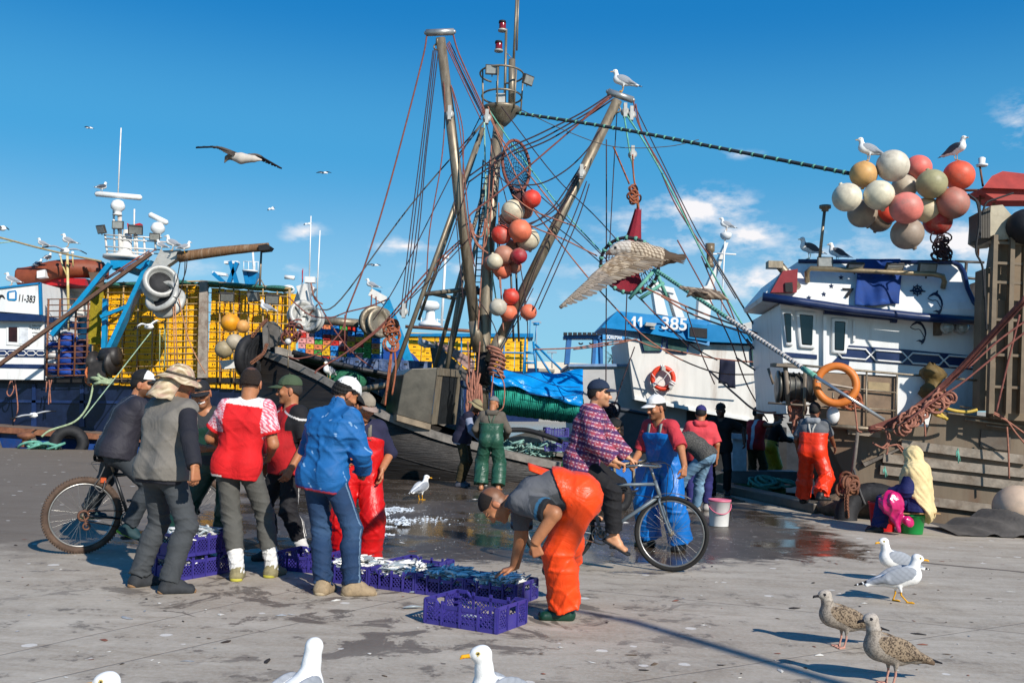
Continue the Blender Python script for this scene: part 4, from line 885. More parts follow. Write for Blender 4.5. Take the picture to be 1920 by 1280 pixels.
 for col in range(6):
  for row in range(11):
   fr.append(TM(Vector((x0+.2+col*.437+random.uniform(-.01,.01),30.3+random.uniform(-.02,.03),pl(400+col*26,541+col*2).z-.24-row*.275)),(.9,0,0),(0,1,0),(0,0,1)))
 place_copies(pr2,fr,'yellow plastic fish crate stacked in the wall right of the grey post','crate','yellow crates stacked right of the grey rack post')
 return S
left_ship()
# barge moored at the left edge
def barge():
 S=empty('barge',(-13,29,-.6),'low barge with a brown plank deck and blue side lying at the quay','barge')
 c=[P(-60,803,27.9),P(165,818,28.2),P(330,828,28.6),P(330,795,33),P(120,772,35),P(-60,775,35)]
 g=MB();z=.42;pts=[Vector((p.x,p.y,z+(.0))) for p in c];pts[0].z=pts[5].z=.55;pts[1].z=.42;pts[2].z=.32;pts[3].z=.32;pts[4].z=.5
 g.prism(pts,(0,0,-.18));g.build('deck',mat('barge_planks','#6e5c4e',.8,.35,2,.4,dirt='#8a7f74',stretch=(1,4,1)),S)
 g=MB();q=[p-Vector((0,-.06,.18)) for p in pts];g.prism(q,(0,0,-1.6));g.build('hull',mat('barge_blue','#12356f',.4,.3,3,.2,dirt='#3a2a24',dirt_amt=.4),S)
 g=MB()
 for i in (0,1):g.bar(pts[i]+Vector((0,-.08,-.06)),pts[i+1]+Vector((0,-.08,-.06)),.14,.16)
 g.build('rubbing_strake',M_RUST,S)
 for x in (-10,60,190,290):g=MB();a=P(x,812+x*.03,27.95);g.bar(a+Vector((0,-.05,.05)),a+Vector((.35,-.02,-.8)),.1);g.build('fender_timber',M_GREYW,S)
 g=MB();g.torus(P(129,832,27.6),.36,.16,(.4,-1,.1),28,12);o=g.build('tyre_fender',M_DARK);tag(o,'black tyre fender hanging on the blue barge side behind the left cyclist','tyre')
 g=MB();g.lathe(P(48,838,27.1),[(.16,0),(.16,.05),(.1,.1),(.1,.22),(.22,.26),(.24,.34),(.1,.4)],16);o=g.build('mooring_bollard',M_RUST);o.location.z+=0;tag(o,'rusty mooring bollard with green rope around it on the left quay edge','bollard')
 g=MB();random.seed(8)
 for k in range(9):g.torus(P(60+k*5+random.uniform(-6,6),836,27.0),random.uniform(.12,.3),.035,(random.uniform(-.5,.5),random.uniform(-.2,.6),1),16,6)
 o=g.build('rope_heap',rope_mat('turquoise_rope','#5f9a88'));tag(o,'tangled turquoise rope lying on the quay edge by the bollard','rope')
barge()
# ================================================================ wooden boat with the derricks
def buoy(px,py,rpx,d,col,label,group,flat=.96,name='net_float',dirt='#8a7d70'):
 c=P(px,py,d);r=rpx*d/FPX;g=MB();n=24
 ax=Vector((random.uniform(-.5,.5),random.uniform(-.4,.2),random.choice((-1,1)))).normalized()
 prof=[(r*.05,-r*1.10),(r*.12,-r*1.08),(r*.13,-r*.98)]+[(r*math.sin(math.pi*i/16),-r*flat*math.cos(math.pi*i/16)) for i in range(2,15)]+[(r*.13,r*.97),(r*.05,r*1.0)]
 g.lathe(c,prof,n,ax);o=g.build(name,mat('float_'+col.strip('#'),col,.52,.22,5.5,.12,dirt=dirt,dirt_amt=.36));tag(o,label,'buoy',group);return o
def wooden_boat():
 base=P(760,860,21.5);base.z=-1
 S=empty('wooden_fishing_boat',base,'black tarred wooden fishing boat with two steel derricks moored at the quay','boat')
 sec=[(466,652,23.2,.25),(495,660,22.9,1.0),(540,678,22.4,2.0),(600,706,21.9,3.0),(650,735,21.5,3.7),(700,766,21.3,4.2),(760,793,21.2,4.5),(830,818,21.15,4.5),(900,836,21.15,4.5),(980,856,21.15,4.5),(1060,872,21.2,4.3),(1200,882,21.6,3.6)]
 rows=[];rim_n=[];rim_f=[]
 for (px,py,d,bm) in sec:
  n=P(px,py,d);f=n+Vector((.25,bm,.1));z0=-1.6;mid=(n+f)/2;b1=Vector((n.x+.25,n.y+.55*min(1,bm/3),z0));b2=Vector((f.x+.2,f.y-.55*min(1,bm/3),z0))
  q1=n.lerp(b1,.35)+Vector((0,-.04,0));q2=n.lerp(b1,.7)+Vector((0,.0,0))
  rows.append([n,q1,q2,b1,b2,f]);rim_n.append(n);rim_f.append(f)
 g=MB();g.grid(rows);g.build('hull',M_HULL,S,solid=.08)
 g=MB();a=smooth_path(rim_n,4);g.grid([[p+Vector((0,-.07,.05)),p+Vector((0,.22,.06)),p+Vector((0,.22,-.06)),p+Vector((0,-.07,-.10))] for p in a],False,True);g.build('gunwale',mat('worn_gunwale','#77716a',.65,.4,5,.4,dirt='#3a3531',dirt_amt=.3),S)
 g=MB();a=smooth_path(rim_f,4);g.grid([[p+Vector((0,-.16,.05)),p+Vector((0,.1,.05)),p+Vector((0,.1,-.12)),p+Vector((0,-.16,-.12))] for p in a],False,True);g.build('gunwale',mat('worn_gunwale','#4f4a46'),S)
 g=MB();g.grid([[n.lerp(f,.03)-Vector((0,0,.32)),n.lerp(f,.5)-Vector((0,0,.25)),f-Vector((0,.1,.32))] for n,f in zip(rim_n[1:],rim_f[1:])],False);g.build('deck',M_DECK,S)
 g=MB()
 for off in (.28,.6):a=smooth_path([r[0].lerp(r[3],off)+Vector((0,-.06,0)) for r in rows[1:]],3);g.tube(a,.025,5)
 g.build('plank_line',M_HULL,S)
 # bow post, plates, anchor gear
 g=MB();g.bar(P(500,655,22.6),P(498,603,22.6),.16,.12);slab(g,Pl(515,620,22.7),[(502,604),(512,602),(526,615),(530,645),(504,652)],0,.15);g.build('stem_post',mat('grey_bow_plate','#5e5a56',.5,.3,5,.2,dirt='#2d2a28'),S)
 g=MB();pipe(g,22.4,[(505,603),(524,612),(530,640)],3);pipe(g,22.3,[(518,650),(530,622),(548,620)],3);pipe(g,22,[(540,690),(541,655)],3);g.build('bow_rail',M_STEEL,S)
 for k in range(4):
  g=MB();g.torus(P(466+k*7,667-k*2,22.6+k*.12),.37,.12,(1,-.30-k*.05,-.10),32,12);o=g.build('tyre_fender',M_DARK);tag(o,'big black tyre lashed round the bow of the wooden boat','tyre','tyres lashed round the bow')
 g=MB();random.seed(2)
 def chain(g,pts,r,n):
  W=smooth_path(pts,10);L=len(W)
  for i in range(0,L-1):
   t=(W[i+1]-W[i]).normalized();x,y,z=frame_from(t);g.torus((W[i]+W[i+1])/2,r,r*.32,x if i%2 else y,10,5)
 chain(g,[P(500,645,22.2),P(494,662,21.9),P(485,670,21.8),P(472,680,21.8)],.035,20);g.build('anchor_chain',M_RUST,S);g=MB();chain(g,[P(472,632,22.4),P(490,610,22.4),P(500,600,22.5)],.035,20)
 g.build('anchor_chain',M_RUST,S)
 g=MB()
 for k in range(13):g.torus(P(548+random.uniform(-14,14),622+random.uniform(-14,14),22.2),random.uniform(.1,.22),.02,(random.uniform(-1,1),random.uniform(-1,-.2),random.uniform(-1,1)),14,5,random.uniform(0,90),random.uniform(200,360))
 g.build('rope_tangle',M_ROPE,S)
 buoy(540,640,6,22.0,'#b8b6b2','small grey float hanging below the tangled rope on the bow',None)
 # black spars laid along the deck
 for i in range(9):
  a=P(548+i*4,660+i*3.2,22.6+i*.25);b=P(785+(i%4)*8,712+i*4,22.8+i*.22);g=MB();g.tube([a,a.lerp(b,.5)-Vector((0,0,.05)),b],random.uniform(.055,.09),7)
  o=g.build('wooden_spar',mat('blackened_spar','#1f1f22',.55,.5,4,.4,dirt='#5b5b5e',dirt_amt=.35));tag(o,'long blackened spar lying on the foredeck bundle of the wooden boat','spar','blackened spars bundled on the foredeck')
 g=MB();pipe(g,21.9,[(655,733),(770,715)],11);g.lathe(P(735,722,21.9),[(.11,-.12),(.11,.12)],14,(1,0,.1));g.build('steel_roller',M_STEEL,S)
 # blue crates on the far deck
 M_BC=mat('dark_blue_plastic','#33486e',.55,.3,8,.2,dirt='#8a93a3');pr=crate_mesh('fish_crate',M_BC,.5,.4,.22,4);fr=[]
 for i in range(6):
  for j in range(4):
   if (i,j)==(2,0):continue
   p=P(640+i*30,738-j*17+i*1.5,23.6);fr.append(TM(p,(1,.1,0),(-.1,1,0),(0,0,1)))
 place_copies(pr,fr,'dark blue fish crate stacked on deck under the black spars','crate','dark blue crates under the spars')
 g=MB();g.ball(P(650,715,23),(.5,.4,.3),14,8);o=g.build('green_net_heap',mat('green_net','#1f5a40',.9,.5,20,.9));tag(o,'heap of dark green netting on the foredeck beside the blue crates','net')
 # engine casing (steel box)
 pl=Pl(790,740,21.0,-18);q=Pl(830,740,20.75,38)
 g=MB();slab(g,pl,[(757,702),(772,691),(820,689),(808,795),(744,777)],0,1.3);cs=g.build('engine_casing',mat('casing_steel','#4e4a42',.4,.25,3,.15,metal=.4,dirt='#6b4a35',dirt_amt=.3),S,bevel=.015)
 g=MB();slab(g,pl,[(744,777),(808,795),(807,806),(744,788)],.02,1.3);g.build('casing_base',mat('rusty_ledge','#7d6f5c',.7,.3,6,.3,dirt='#4d3a2c'),cs)
 pc=pl(820,689);a=Vector((pc.x+.0,pc.y,pc.z));e=pl(808,795);off=Vector((.42,.95,0))
 g=MB();g.prism([a,a+off*.25,e+off*.25+Vector((0,0,.0)),e],(.01,-.01,0));g.prism([a,a+off*1.05,a+off*1.05-Vector((0,0,.16)),a-Vector((0,0,.16))],(.03,-.015,0));g.prism([a+off*.93,a+off*1.05,e+off*1.05,e+off*.93],(.03,-.015,0));g.build('door_frame',M_STEEL,cs)
 g=MB();g.prism([a+off*.25,a+off*.93,e+off*.93,e+off*.25],(.012,-.006,0));g.build('dark_doorway',mat('dark_interior','#16181a',.6,.4),cs)
 g=MB();slab(g,Pl(850,740,22.6),[(838,728),(864,725),(864,800),(838,800)],0,1.5);slab(g,Pl(850,740,22.6),[(830,718),(868,712),(868,722),(830,728)],.2,1.8);g.build('crate_locker',M_BC,S)
 g=MB();pl2=Pl(850,690,24.5);slab(g,pl2,[(805,640),(822,648),(880,700),(886,725),(850,722),(812,690)],0,2.0);o=g.build('neighbour_bow',mat('grey_boat_hull','#4b4744',.6,.35,3,.3,dirt='#7a736c'));tag(o,'grey wooden bow of another boat lying behind the steel casing','boat')
 g=MB();slab(g,Pl(850,660,24.6),[(812,640),(840,646),(885,672),(885,698)],.05,1.6);o=g.build('pink_tarpaulin',mat('pink_tarp','#a08078',.85,.2,8,.5));tag(o,'faded pink tarpaulin draped over the grey bow behind the mast','tarp')
 # mast group
 D=21.6;g=MB()
 W=[P(902,770,D),P(907,640,D),P(918,420,D),P(935,235,D)];g.tube(W,[.155,.15,.135,.12],16);mast=g.build('mast',M_STEEL,S)
 g=MB();g.tube([P(906,722,D),P(907,660,D)],.17,16);g.lathe(P(905,735,D),[(.2,0),(.2,.1)],16);g.build('mast_collar',mat('black_steel','#191717'),mast)
 g=MB();g.lathe(P(939,236,D),[(.12,0),(.2,.08),(.40,.32),(.42,.36),(.42,.40),(.1,.41)],20);pf=g.build('mast_platform',M_STEEL,mast)
 g=MB();pipe(g,D,[(959,207),(960,112)],13,0,12);pipe(g,D,[(963,115),(970,-30)],5);pipe(g,D+.1,[(969,95),(973,-30)],3.5);pipe(g,D,[(946,205),(949,55)],5);pipe(g,D,[(960,110),(950,100)],1.5);g.build('topmast',M_STEEL,mast)
 g=MB();c=P(939,210,D)
 for (dy,rr) in ((20,.42),(62,.46)):
  cc=P(941,210-dy-8,D);g.torus(cc,rr*1.05,.022,(0,.08,1),28,6,-150,170)
 for a_ in range(0,360,52):v=Vector((math.cos(R(a_)),math.sin(R(a_)),0))*.44;g.tube([c+v,P(941,140,D)+v*1.08],.02,6)
 g.build('railing',M_STEEL,pf)
 g=MB();slab(g,Pl(940,185,D-.3),[(930,175),(947,175),(947,198),(930,198)],0,.25);g.build('junction_box',M_ALU,pf)
 for (x,y,f) in [(923,131,(0.05,-1,-.1)),(990,150,(.8,-.7,-.35))]:floodlight(pf,P(x,y,D-.4),Vector(f),.30)
 for (x,y) in [(942,50),(935,88)]:
  g=MB();g.lathe(P(x,y+9,D),[(.10,0),(.1,.03),(.07,.05)],14);o=g.build('navigation_lamp',M_ALU,pf)
  g=MB();g.lathe(P(x,y+6,D),[(.07,0),(.078,.03),(.078,.13),(.07,.16)],14);g.build('red_lens',mat('red_glass','#7a0d14',.15,.1,5,0,spec=.7),o)
  g=MB();g.lathe(P(x,y-6,D),[(.085,0),(.08,.05),(.03,.07)],14);g.build('lamp_cap',M_DARK,o)
 # derricks
 for (a,b,hw,d1,c0,c1) in [((897,660),(826,72),22,20.9,(799,62),(851,60)),((917,678),(1158,188),22,21.0,(1140,172),(1187,188))]:
  g=MB();A,B=P(*a,D-.1),P(*b,d1);g.tube([A,B],[.125,.105],14);g.tube([A.lerp(B,.02),A.lerp(B,.10)],.14,14);dk=g.build('derrick',M_STEEL,S)
  g=MB();g.tube([P(*c0,d1),P(*c1,d1)],.075,12);g.ball(P(*c0,d1),.05,8,6);g.ball(P(*c1,d1),.05,8,6);g.build('derrick_head',mat('galvanised','#9a9a98',.4,.2,6,.1,metal=.6),dk)
  g=MB();e=P(*c0,d1).lerp(P(*c1,d1),.4)-Vector((0,0,.2));g.torus(e,.07,.02,(1,.2,0),14,6);g.torus(e-Vector((0,0,.12)),.06,.02,(0.1,1,0),14,6);g.build('shackle',M_STEEL,dk)
 g=MB();
 for (pts,wp,dd) in [([(718,757),(905,240)],9,21.2),([(790,552),(898,540)],9,21.8),([(785,600),(905,250)],6,23),([(812,700),(915,330)],8,22.6),([(838,690),(920,340)],8,22.9),([(802,548),(855,560)],8,22.3),([(838,690),(870,500)],9,22.0),([(855,560),(880,545)],7,22)]:pipe(g,dd,pts,wp)
 g.build('mast_stay_pipe',M_STEEL,S)
 # ladder on the mast, hoses, chain
 g=MB()
 for xo in (-1,1):
  pipe(g,D+.25,[(886+xo*7,700),(912+xo*6,300)],3)
  pipe(g,D+.3,[(968+xo*5,640),(960+xo*5,440)],4)
 for t in range(34):y=690-t*11.5;x=887+(700-y)*.0645;pipe(g,D+.25,[(x-7,y),(x+7,y)],2)
 g.build('mast_ladder',mat('dark_steel','#4c4845',.5,.3,6,.2,metal=.5),mast)
 g=MB();pipe(g,D+.2,[(945,545),(972,548)],7);g.build('crosstree',M_STEEL,mast);g=MB();pipe(g,D+.1,[(905,545),(885,548)],12);g.build('crosstree',mat('dark_steel','#4c4845'),mast)
 # rigging
 ropes('rigging_rope',S,[[(800,68),(790,120),(735,330),(690,480),(650,585)],[(850,66),(862,105),(905,200),(910,215)]],20.9,.035,M_ROPE)
 ropes('rigging_rope',S,[[(815,90),(793,280),(776,420),(756,590)],[(818,92),(797,285),(781,430),(760,590)],[(822,95),(800,280),(786,430),(766,592)],[(812,95),(789,280),(771,420),(751,588)]],20.8,.022,M_ROPED)
 ropes('rigging_rope',S,[[(838,82),(868,145),(905,218)],[(840,80),(872,148),(910,222)],[(842,78),(878,150),(914,226)],[(836,85),(864,145),(902,225)]],21.0,.024,M_ROPE)
 ropes('rigging_rope',S,[[(828,110),(834,200),(828,300),(806,430),(800,520)],[(846,160),(862,240),(872,340),(880,420),(884,470)],[(848,165),(868,245),(868,345),(876,430),(890,500)]],20.9,.026,M_ROPE)
 ropes('rigging_cable',S,[[(907,228),(770,385),(640,560),(600,580)],[(905,232),(860,290)]],21.5,.03,M_CABLE)
 ropes('rigging_rope',S,[[(912,205),(950,290),(995,385),(1050,455),(1120,540),(1220,640),(1330,695),(1420,702)],[(915,200),(940,260),(1010,350),(1050,400)]],[21.4,21.3,21.2,21,20.6,20.2,19.6,19][:8] if False else 21.0,.03,M_ROPE2)
 ropes('rigging_rope',S,[[(1145,176),(1090,212),(1010,252),(955,278),(880,330)],[(1148,182),(1100,213),(1020,258),(960,285),(878,342)],[(1150,186),(1105,216),(1030,262),(965,288)]],21.0,.032,M_ROPED)
 ropes('rigging_rope',S,[[(1142,185),(1090,228),(1000,305),(930,365),(890,395),(880,405)],[(1145,180),(1120,198),(1095,222)]],20.8,.036,M_ROPE)
 ropes('rigging_rope',S,[[(1128,240),(1100,282),(1060,320),(1010,345),(950,346)],[(1085,318),(1040,385),(1000,418),(965,430),(935,415)],[(1092,314),(1050,382),(1010,412),(960,425),(935,405)],[(1098,312),(1055,388),(1015,420),(970,432)]],20.9,.03,M_ROPED)
 ropes('rigging_rope',S,[([(1137,262),(1137,470),(1136,740)],dict(d=20.6)),([(1100,340),(1070,420),(1000,580)],{}),([(1105,345),(1080,420),(1010,580)],{})],20.7,.026,M_ROPED)
 ropes('rigging_rope',S,[[(916,205),(960,270),(1020,350),(1060,400),(1130,475)]],21.3,.028,M_ROPEG)
 ropes('rigging_rope',S,[[(908,230),(910,320),(912,420),(918,480)],[(916,420),(918,480),(930,560)]],21.4,.035,rope_mat('pale_mint_rope','#8fb5a4'))
 ropes('rigging_rope',S,[[(922,260),(918,330),(914,400),(905,480),(896,620)],[(935,380),(936,450),(940,560),(944,620)],[(928,300),(922,380),(916,440)],[(932,420),(934,480),(938,540)]],21.2,.032,M_ROPE2)
 ropes('rigging_rope',S,[[(1188,190),(1196,230),(1230,300),(1270,390),(1330,480)],[(1192,195),(1205,250),(1255,340),(1320,480),(1370,580),(1400,680)]],20.8,.028,M_ROPE)
 ropes('rigging_rope',S,[[(1170,215),(1180,280),(1186,310),(1190,345)],[(1172,212),(1210,270),(1260,360),(1330,500),(1410,640)]],20.7,.034,M_ROPEG)
 ropes('rigging_rope',S,[[(880,405),(886,440),(905,465),(915,440),(912,415)],[(880,410),(892,455),(915,475)],[(884,420),(890,440),(904,442),(910,410)]],21.2,.04,M_ROPE2)
 ropes('rigging_rope',S,[[(945,395),(975,412),(1010,430),(1060,450),(1120,480)],[(960,365),(1000,395),(1080,425)]],20.9,.03,M_ROPE2)
 ropes('bow_stay',S,[[(880,435),(800,510),(720,605),(650,660),(600,690),(590,700)],[(878,440),(805,515),(730,600),(655,662)]],21.3,.035,M_ROPE)
 ropes('bow_stay',S,[([(650,585),(640,620),(600,660),(560,672),(540,668)],{}),([(590,555),(625,615),(660,660),(700,690)],{}),([(647,590),(646,655)],{}),([(540,556),(580,590),(620,595),(650,585),(690,575),(730,560)],{})],21.7,.03,M_ROPE)
 ropes('hanging_rope',S,[[(740,610),(735,650),(732,690),(725,735)],[(738,640),(742,690),(735,740)],[(733,660),(728,700),(722,760)]],21.0,.04,rope_mat('rust_rope','#8f5238'))
 g=MB();random.seed(11)
 for k in range(16):g.torus(P(738+random.uniform(-7,7),628+random.uniform(-22,18),21),random.uniform(.06,.16),.022,(random.uniform(-1,1),-1,random.uniform(-1,1)),12,5)
 g.build('rope_knot',rope_mat('rust_rope','#8f5238'),S)
 g=MB()
 for k in range(26):
  x=890+random.uniform(-14,12);y=700+random.uniform(-10,40);g.tube(smooth_path([P(x,y,21.1),P(x+random.uniform(-5,5),y+25,21.0),P(x+random.uniform(-7,7),y+48,21.05)],4),.026,5)
 for k in range(7):g.torus(P(930+random.uniform(-4,4),655+k*8,21.2),.16,.03,(.3,.2,1),16,6)
 g.build('rope_hank',M_ROPE2,S)
 ropes('rope_loop',S,[[(930,690),(945,720),(944,760),(936,770)],[(877,640),(880,700),(884,745)],[(900,640),(896,690),(892,740)],[(925,700),(920,760),(924,800)]],21.0,.03,M_ROPE2)
 for (x,y) in [(757,585),(1184,216),(1172,210),(843,215),(1186,290),(913,222),(1090,325)]:g=MB();g.lathe(P(x,y,20.75),[(.03,-.05),(.085,-.05),(.06,0),(.085,.05),(.03,.05)],14,(.3,-1,.1));g.box(P(x,y,20.75)+Vector((0,0,.03)),(.07,.14,.3));g.build('pulley_block',M_ALU,S)
 ropes('rigging_line',S,[[(905,210),(860,300),(800,420),(740,540),(700,600)],[(940,200),(1040,330),(1130,420),(1250,560)],[(1158,190),(1150,330),(1140,520)],[(1185,188),(1240,300),(1310,440),(1380,560)],[(826,72),(840,250),(856,420),(868,560)],[(910,225),(960,420),(985,560),(990,640)],[(1120,260),(1060,380),(1005,500),(975,600)],[(880,340),(840,460),(800,560)],[(905,300),(1000,390),(1100,470),(1200,560),(1290,650)],[(955,320),(1050,400),(1150,500)],[(770,560),(830,500),(885,440)],[(896,560),(930,620),(935,690)],[(1000,540),(960,620),(925,680)]],21.1,.022,M_ROPED)
 # hoop net on the mast
 c=P(968,310,21.3);ax=Vector((.55,-.8,.1)).normalized();x,y,z=frame_from(ax);g=MB()
 ring=[c+x*.36*math.cos(a)+y*.56*math.sin(a) for a in [2*math.pi*i/36 for i in range(36)]];g.tube(ring,.035,7,closed=True);hp=g.build('scoop_net_hoop',M_ROPE,S)
 tip=P(975,385,21.2);g=MB();M_NET=mat('dark_netting','#1b1c38',.9,.3,30,.5)
 for i in range(36):
  a=ring[i];pr_=a.lerp(tip,.45)+Vector((0,.3,-.05));g.tube(smooth_path([a,pr_,a.lerp(tip,.85)+Vector((0,.06,0)),tip],3),.0075,3)
  pr_=a.lerp(tip+Vector((-.2,0,.4)),.5)+Vector((0,.28,0))
 for t in [.06*i for i in range(1,16)]:
  g.tube([a.lerp(tip,t)+Vector((0,.6*t*(1-t)*2,0)) for a in ring],.007,3,closed=True)
 g.build('net_bag',M_NET,hp)
 g=MB();g.tube([tip+Vector((0,0,.25)),tip,tip-Vector((.02,0,.25))],[.16,.12,.04],8);g.build('net_tail',mat('brown_net','#4a2e2e',.9,.4,20,.8),hp)
 # floats tied in bunches on the mast
 CO={'c':'#c3b79e','r':'#c8392a','o':'#d06a4c','d':'#93202a','b':'#a5705c','g':'#b4ac9c'};NM={'c':'cream','r':'bright red','o':'faded orange','d':'dark red','b':'brownish','g':'grey'}
 seen={}
 for (x,y,r_,c_,dd) in [(962,396,20,'c',21.2),(997,373,16,'r',21.0),(984,396,14,'b',21.4),(975,433,20,'o',20.95),(990,449,20,'c',21.25),(940,440,17,'r',21.1),(945,478,17,'b',21.1),(973,480,14,'d',20.95),(926,492,18,'b',21.5),(962,465,14,'b',21.5),(942,506,16,'o',21.3),(965,500,12,'b',21.4),(928,490,14,'c',21.0),(934,576,15,'g',21.0),(958,556,14,'r',21.1),(953,586,15,'o',21.2),(991,585,14,'o',20.9),(950,412,14,'b',21.6)]:
  part='in the upper bunch on the mast' if y<520 else 'in the small lower bunch on the mast';gk=NM[c_]+' floats '+part
  buoy(x,y,r_*1.13,dd,CO[c_],NM[c_]+' round net float hanging '+part,gk)
 return S
wooden_boat()
# net boom hung from the right derrick
def lift_net():
 D=20.0;c=P(1180,498,D)
 S=empty('brailer_net',c,'maroon brailer net with green bound hoop hanging from the right derrick','net')
 ax=Vector((-.35,-.85,-.45)).normalized();x,y,z=frame_from(ax);R0=.60
 ring=[c+x*R0*math.cos(a)+y*R0*.98*math.sin(a) for a in [2*math.pi*i/40 for i in range(40)]]
 g=MB();g.tube(ring,.034,8,closed=True);h=g.build('hoop',mat('dark_rim','#2a2228',.8,.4,10,.5),S)
 for i in range(0,40,2):t=ring[(i+1)%40]-ring[i];g=MB();g.lathe(ring[i],[(.045,-.03),(.05,0),(.045,.03)],8,t);g.build('green_lashing',rope_mat('turquoise_rope','#5f9a88'),h)
 tip=P(1197,392,D);M_MAR=mat('maroon_net','#7d1626',.85,.3,16,.6);rows=[]
 g=MB();n=28
 for i in range(9):
  t=i/8;rr=.06+.17*t**1.2;cc=tip.lerp(c,t*.95);rows.append([cc+Vector((math.cos(a)*rr*(1+.16*math.sin(5*a)),math.sin(a)*rr,.03*math.sin(7*a))) for a in [2*math.pi*k/n for k in range(n)]])
 g.grid(rows,closeu=True);g.build('net_bag',M_MAR,S)
 g=MB();low=c-ax*.3
 for i in range(40):g.tube([ring[i],ring[i].lerp(low,.5)-ax*.18,low-ax*.05],.008,3)
 for t in (.15,.3,.45,.6,.75,.9):g.tube([r_.lerp(low,t)-ax*.35*t*(1-t) for r_ in ring],.008,3,closed=True)
 g.build('hoop_mesh',mat('maroon_mesh','#5a1a30',.9,.3,20,.3),S)
 g=MB();g.grid([[ring[i].lerp(low,t)-ax*(.30*t*(1-t)-.02) for t in (.02,.3,.6,.9)] for i in range(20,34)]);g.build('cloth_panel',M_MAR,S)
 ropes('lifting_rope',S,[([(1190,345),(1195,370),(1197,400)],dict(r=.06)),[(1186,290),(1188,330),(1193,360)],[(1150,275),(1165,310),(1180,345)]],D+.2,.035,rope_mat('rust_rope','#8f5238'))
 g=MB();random.seed(4)
 for k in range(14):g.torus(P(1188+random.uniform(-6,8),365+random.uniform(-12,12),D),random.uniform(.04,.1),.02,(random.uniform(-1,1),-1,random.uniform(-1,1)),12,5)
 g.build('rope_knot',rope_mat('rust_rope','#8f5238'),S)
 # long striped pole
 a,b,e=P(1232,508,D-1),P(1528,705,15.15),P(1658,787,14.9)
 g=MB();pts=[a.lerp(b,i/60) for i in range(61)];g.tube(pts,.034,8);pol=g.build('wrapped_pole',rope_mat('dark_wrap','#3a3436'),S)
 for nm,m,r0,r1 in [('green_wrap',rope_mat('turquoise_rope','#5f9a88'),0,30),('white_wrap',mat('white_wrap','#b9b2ac',.8),30,60)]:
  g=MB();dr_=(b-a).normalized()
  for i in range(r0*1,r1*1):g.lathe(a.lerp(b,(i+.5)/60),[(.035,-.03),(.040,-.015),(.040,.015),(.035,.03)],8,dr_)
  g.build(nm,m,pol)
 g=MB();g.tube([b.lerp(a,.06),b],.045,8);g.build('green_wrap',rope_mat('turquoise_rope','#5f9a88'),pol)
 g=MB();g.tube([b,e],.028,10);g.build('bare_pole_end',mat('bright_steel','#b8b8b8',.3,.1,6,.05,metal=.8),pol)
 g=MB()
 for (p_,q_) in [((1228,505),(1252,560)),((1228,505),(1180,560)),((1245,530),(1200,560))]:g.tube([P(*p_,D-.1),P(*q_,D-.1)],.04,6)
 g.build('bridle',rope_mat('turquoise_rope','#5f9a88'),S)
lift_net()
# bundled cable from the mast to the float bunch on the right
g=MB();W=[P(968,212,21.5),P(1150,240,20.0),P(1350,278,18.4),P(1596,326,16.4)];W=smooth_path(W,12);g.tube(W,.035,7);cb=g.build('aerial_cable',rope_mat('dark_cable','#2b3338'));tag(cb,'bundled dark cable strung from the mast to the big float bunch','cable')
for i in range(1,36):g=MB();g.lathe(W[i],[(.042,-.02),(.042,.02)],8,W[i]-W[i-1]);g.build('cable_tie',M_ROPEG,cb)
ropes('slack_line',cb,[[(975,205),(1060,245),(1150,275),(1250,275),(1310,262)]],20,.016,M_CABLE)
# net pile under a blue tarpaulin
def net_pile():
 S=empty('net_pile',P(1010,790,22.0),'long turquoise net roll covered by a bright blue tarpaulin on the deck','net')
 rows=[];n=26
 for i in range(34):
  t=i/33;a=P(928+168*t,705+38*t,22.0);b=P(930+165*t,775+20*t,22.0);h=a.z-b.z;r_=[]
  for k in range(n):
   an=math.pi*(k/(n-1));wob=.035*(math.sin(i*3.1)+.4*math.sin(i*7.7+k))
   r_.append(Vector((a.x,22.75-(math.sin(an))*(.75+wob),(a.z+b.z)/2+math.cos(an)*h/2)))
  rows.append(r_)
 g=MB();g.grid(rows);g.build('net_roll',mat('turquoise_net','#0e6a60',.85,.4,26,.6,stretch=(3,1,.3)),S)
 g=MB()
 for i in range(1,66):
  t=i/66;a=P(928+168*t,705+38*t,22.0);b=P(930+165*t,775+20*t,22.0);h=a.z-b.z
  g.tube([Vector((a.x+.02*math.sin(k*.9+i),22.73-math.sin(math.pi*k/11)*.79,(a.z+b.z)/2+math.cos(math.pi*k/11)*h/2)) for k in range(12)],.018,4)
 g.build('net_cord',mat('turquoise_cord','#1a8574',.8,.3,20,.4),S)
 rows=[];random.seed(6)
 for j in range(13):
  v=j/12;r_=[]
  for i in range(40):
   u=i/39;x0=918+175*u;yt=686+8*math.sin(u*4)+14*u;yb=716+48*u**1.1+4*math.sin(u*17)
   p=P(x0,yt+(yb-yt)*v,22.6-.75*math.sin(v*1.6));p+=Vector((0,.05*math.sin(9*u+5*v)+.035*math.sin(23*u-9*v)+.02*math.sin(41*u+21*v),.03*math.sin(15*u+8*v)));r_.append(p)
  rows.append(r_)
 back=[Vector((p.x,24.0,p.z-.15)) for p in rows[0]];g=MB();g.grid([back]+rows);g.build('tarpaulin',mat('blue_tarp','#0880c8',.32,.12,3,.5,bscale=7,bdist=.05),S,solid=.012)
 ropes('tarp_rope',S,[[(930,690),(985,702),(1040,722),(1088,726)],[(985,736),(1040,744),(1090,738)]],21.75,.014,mat('navy_cord','#1a2a60',.8),5)
net_pile()
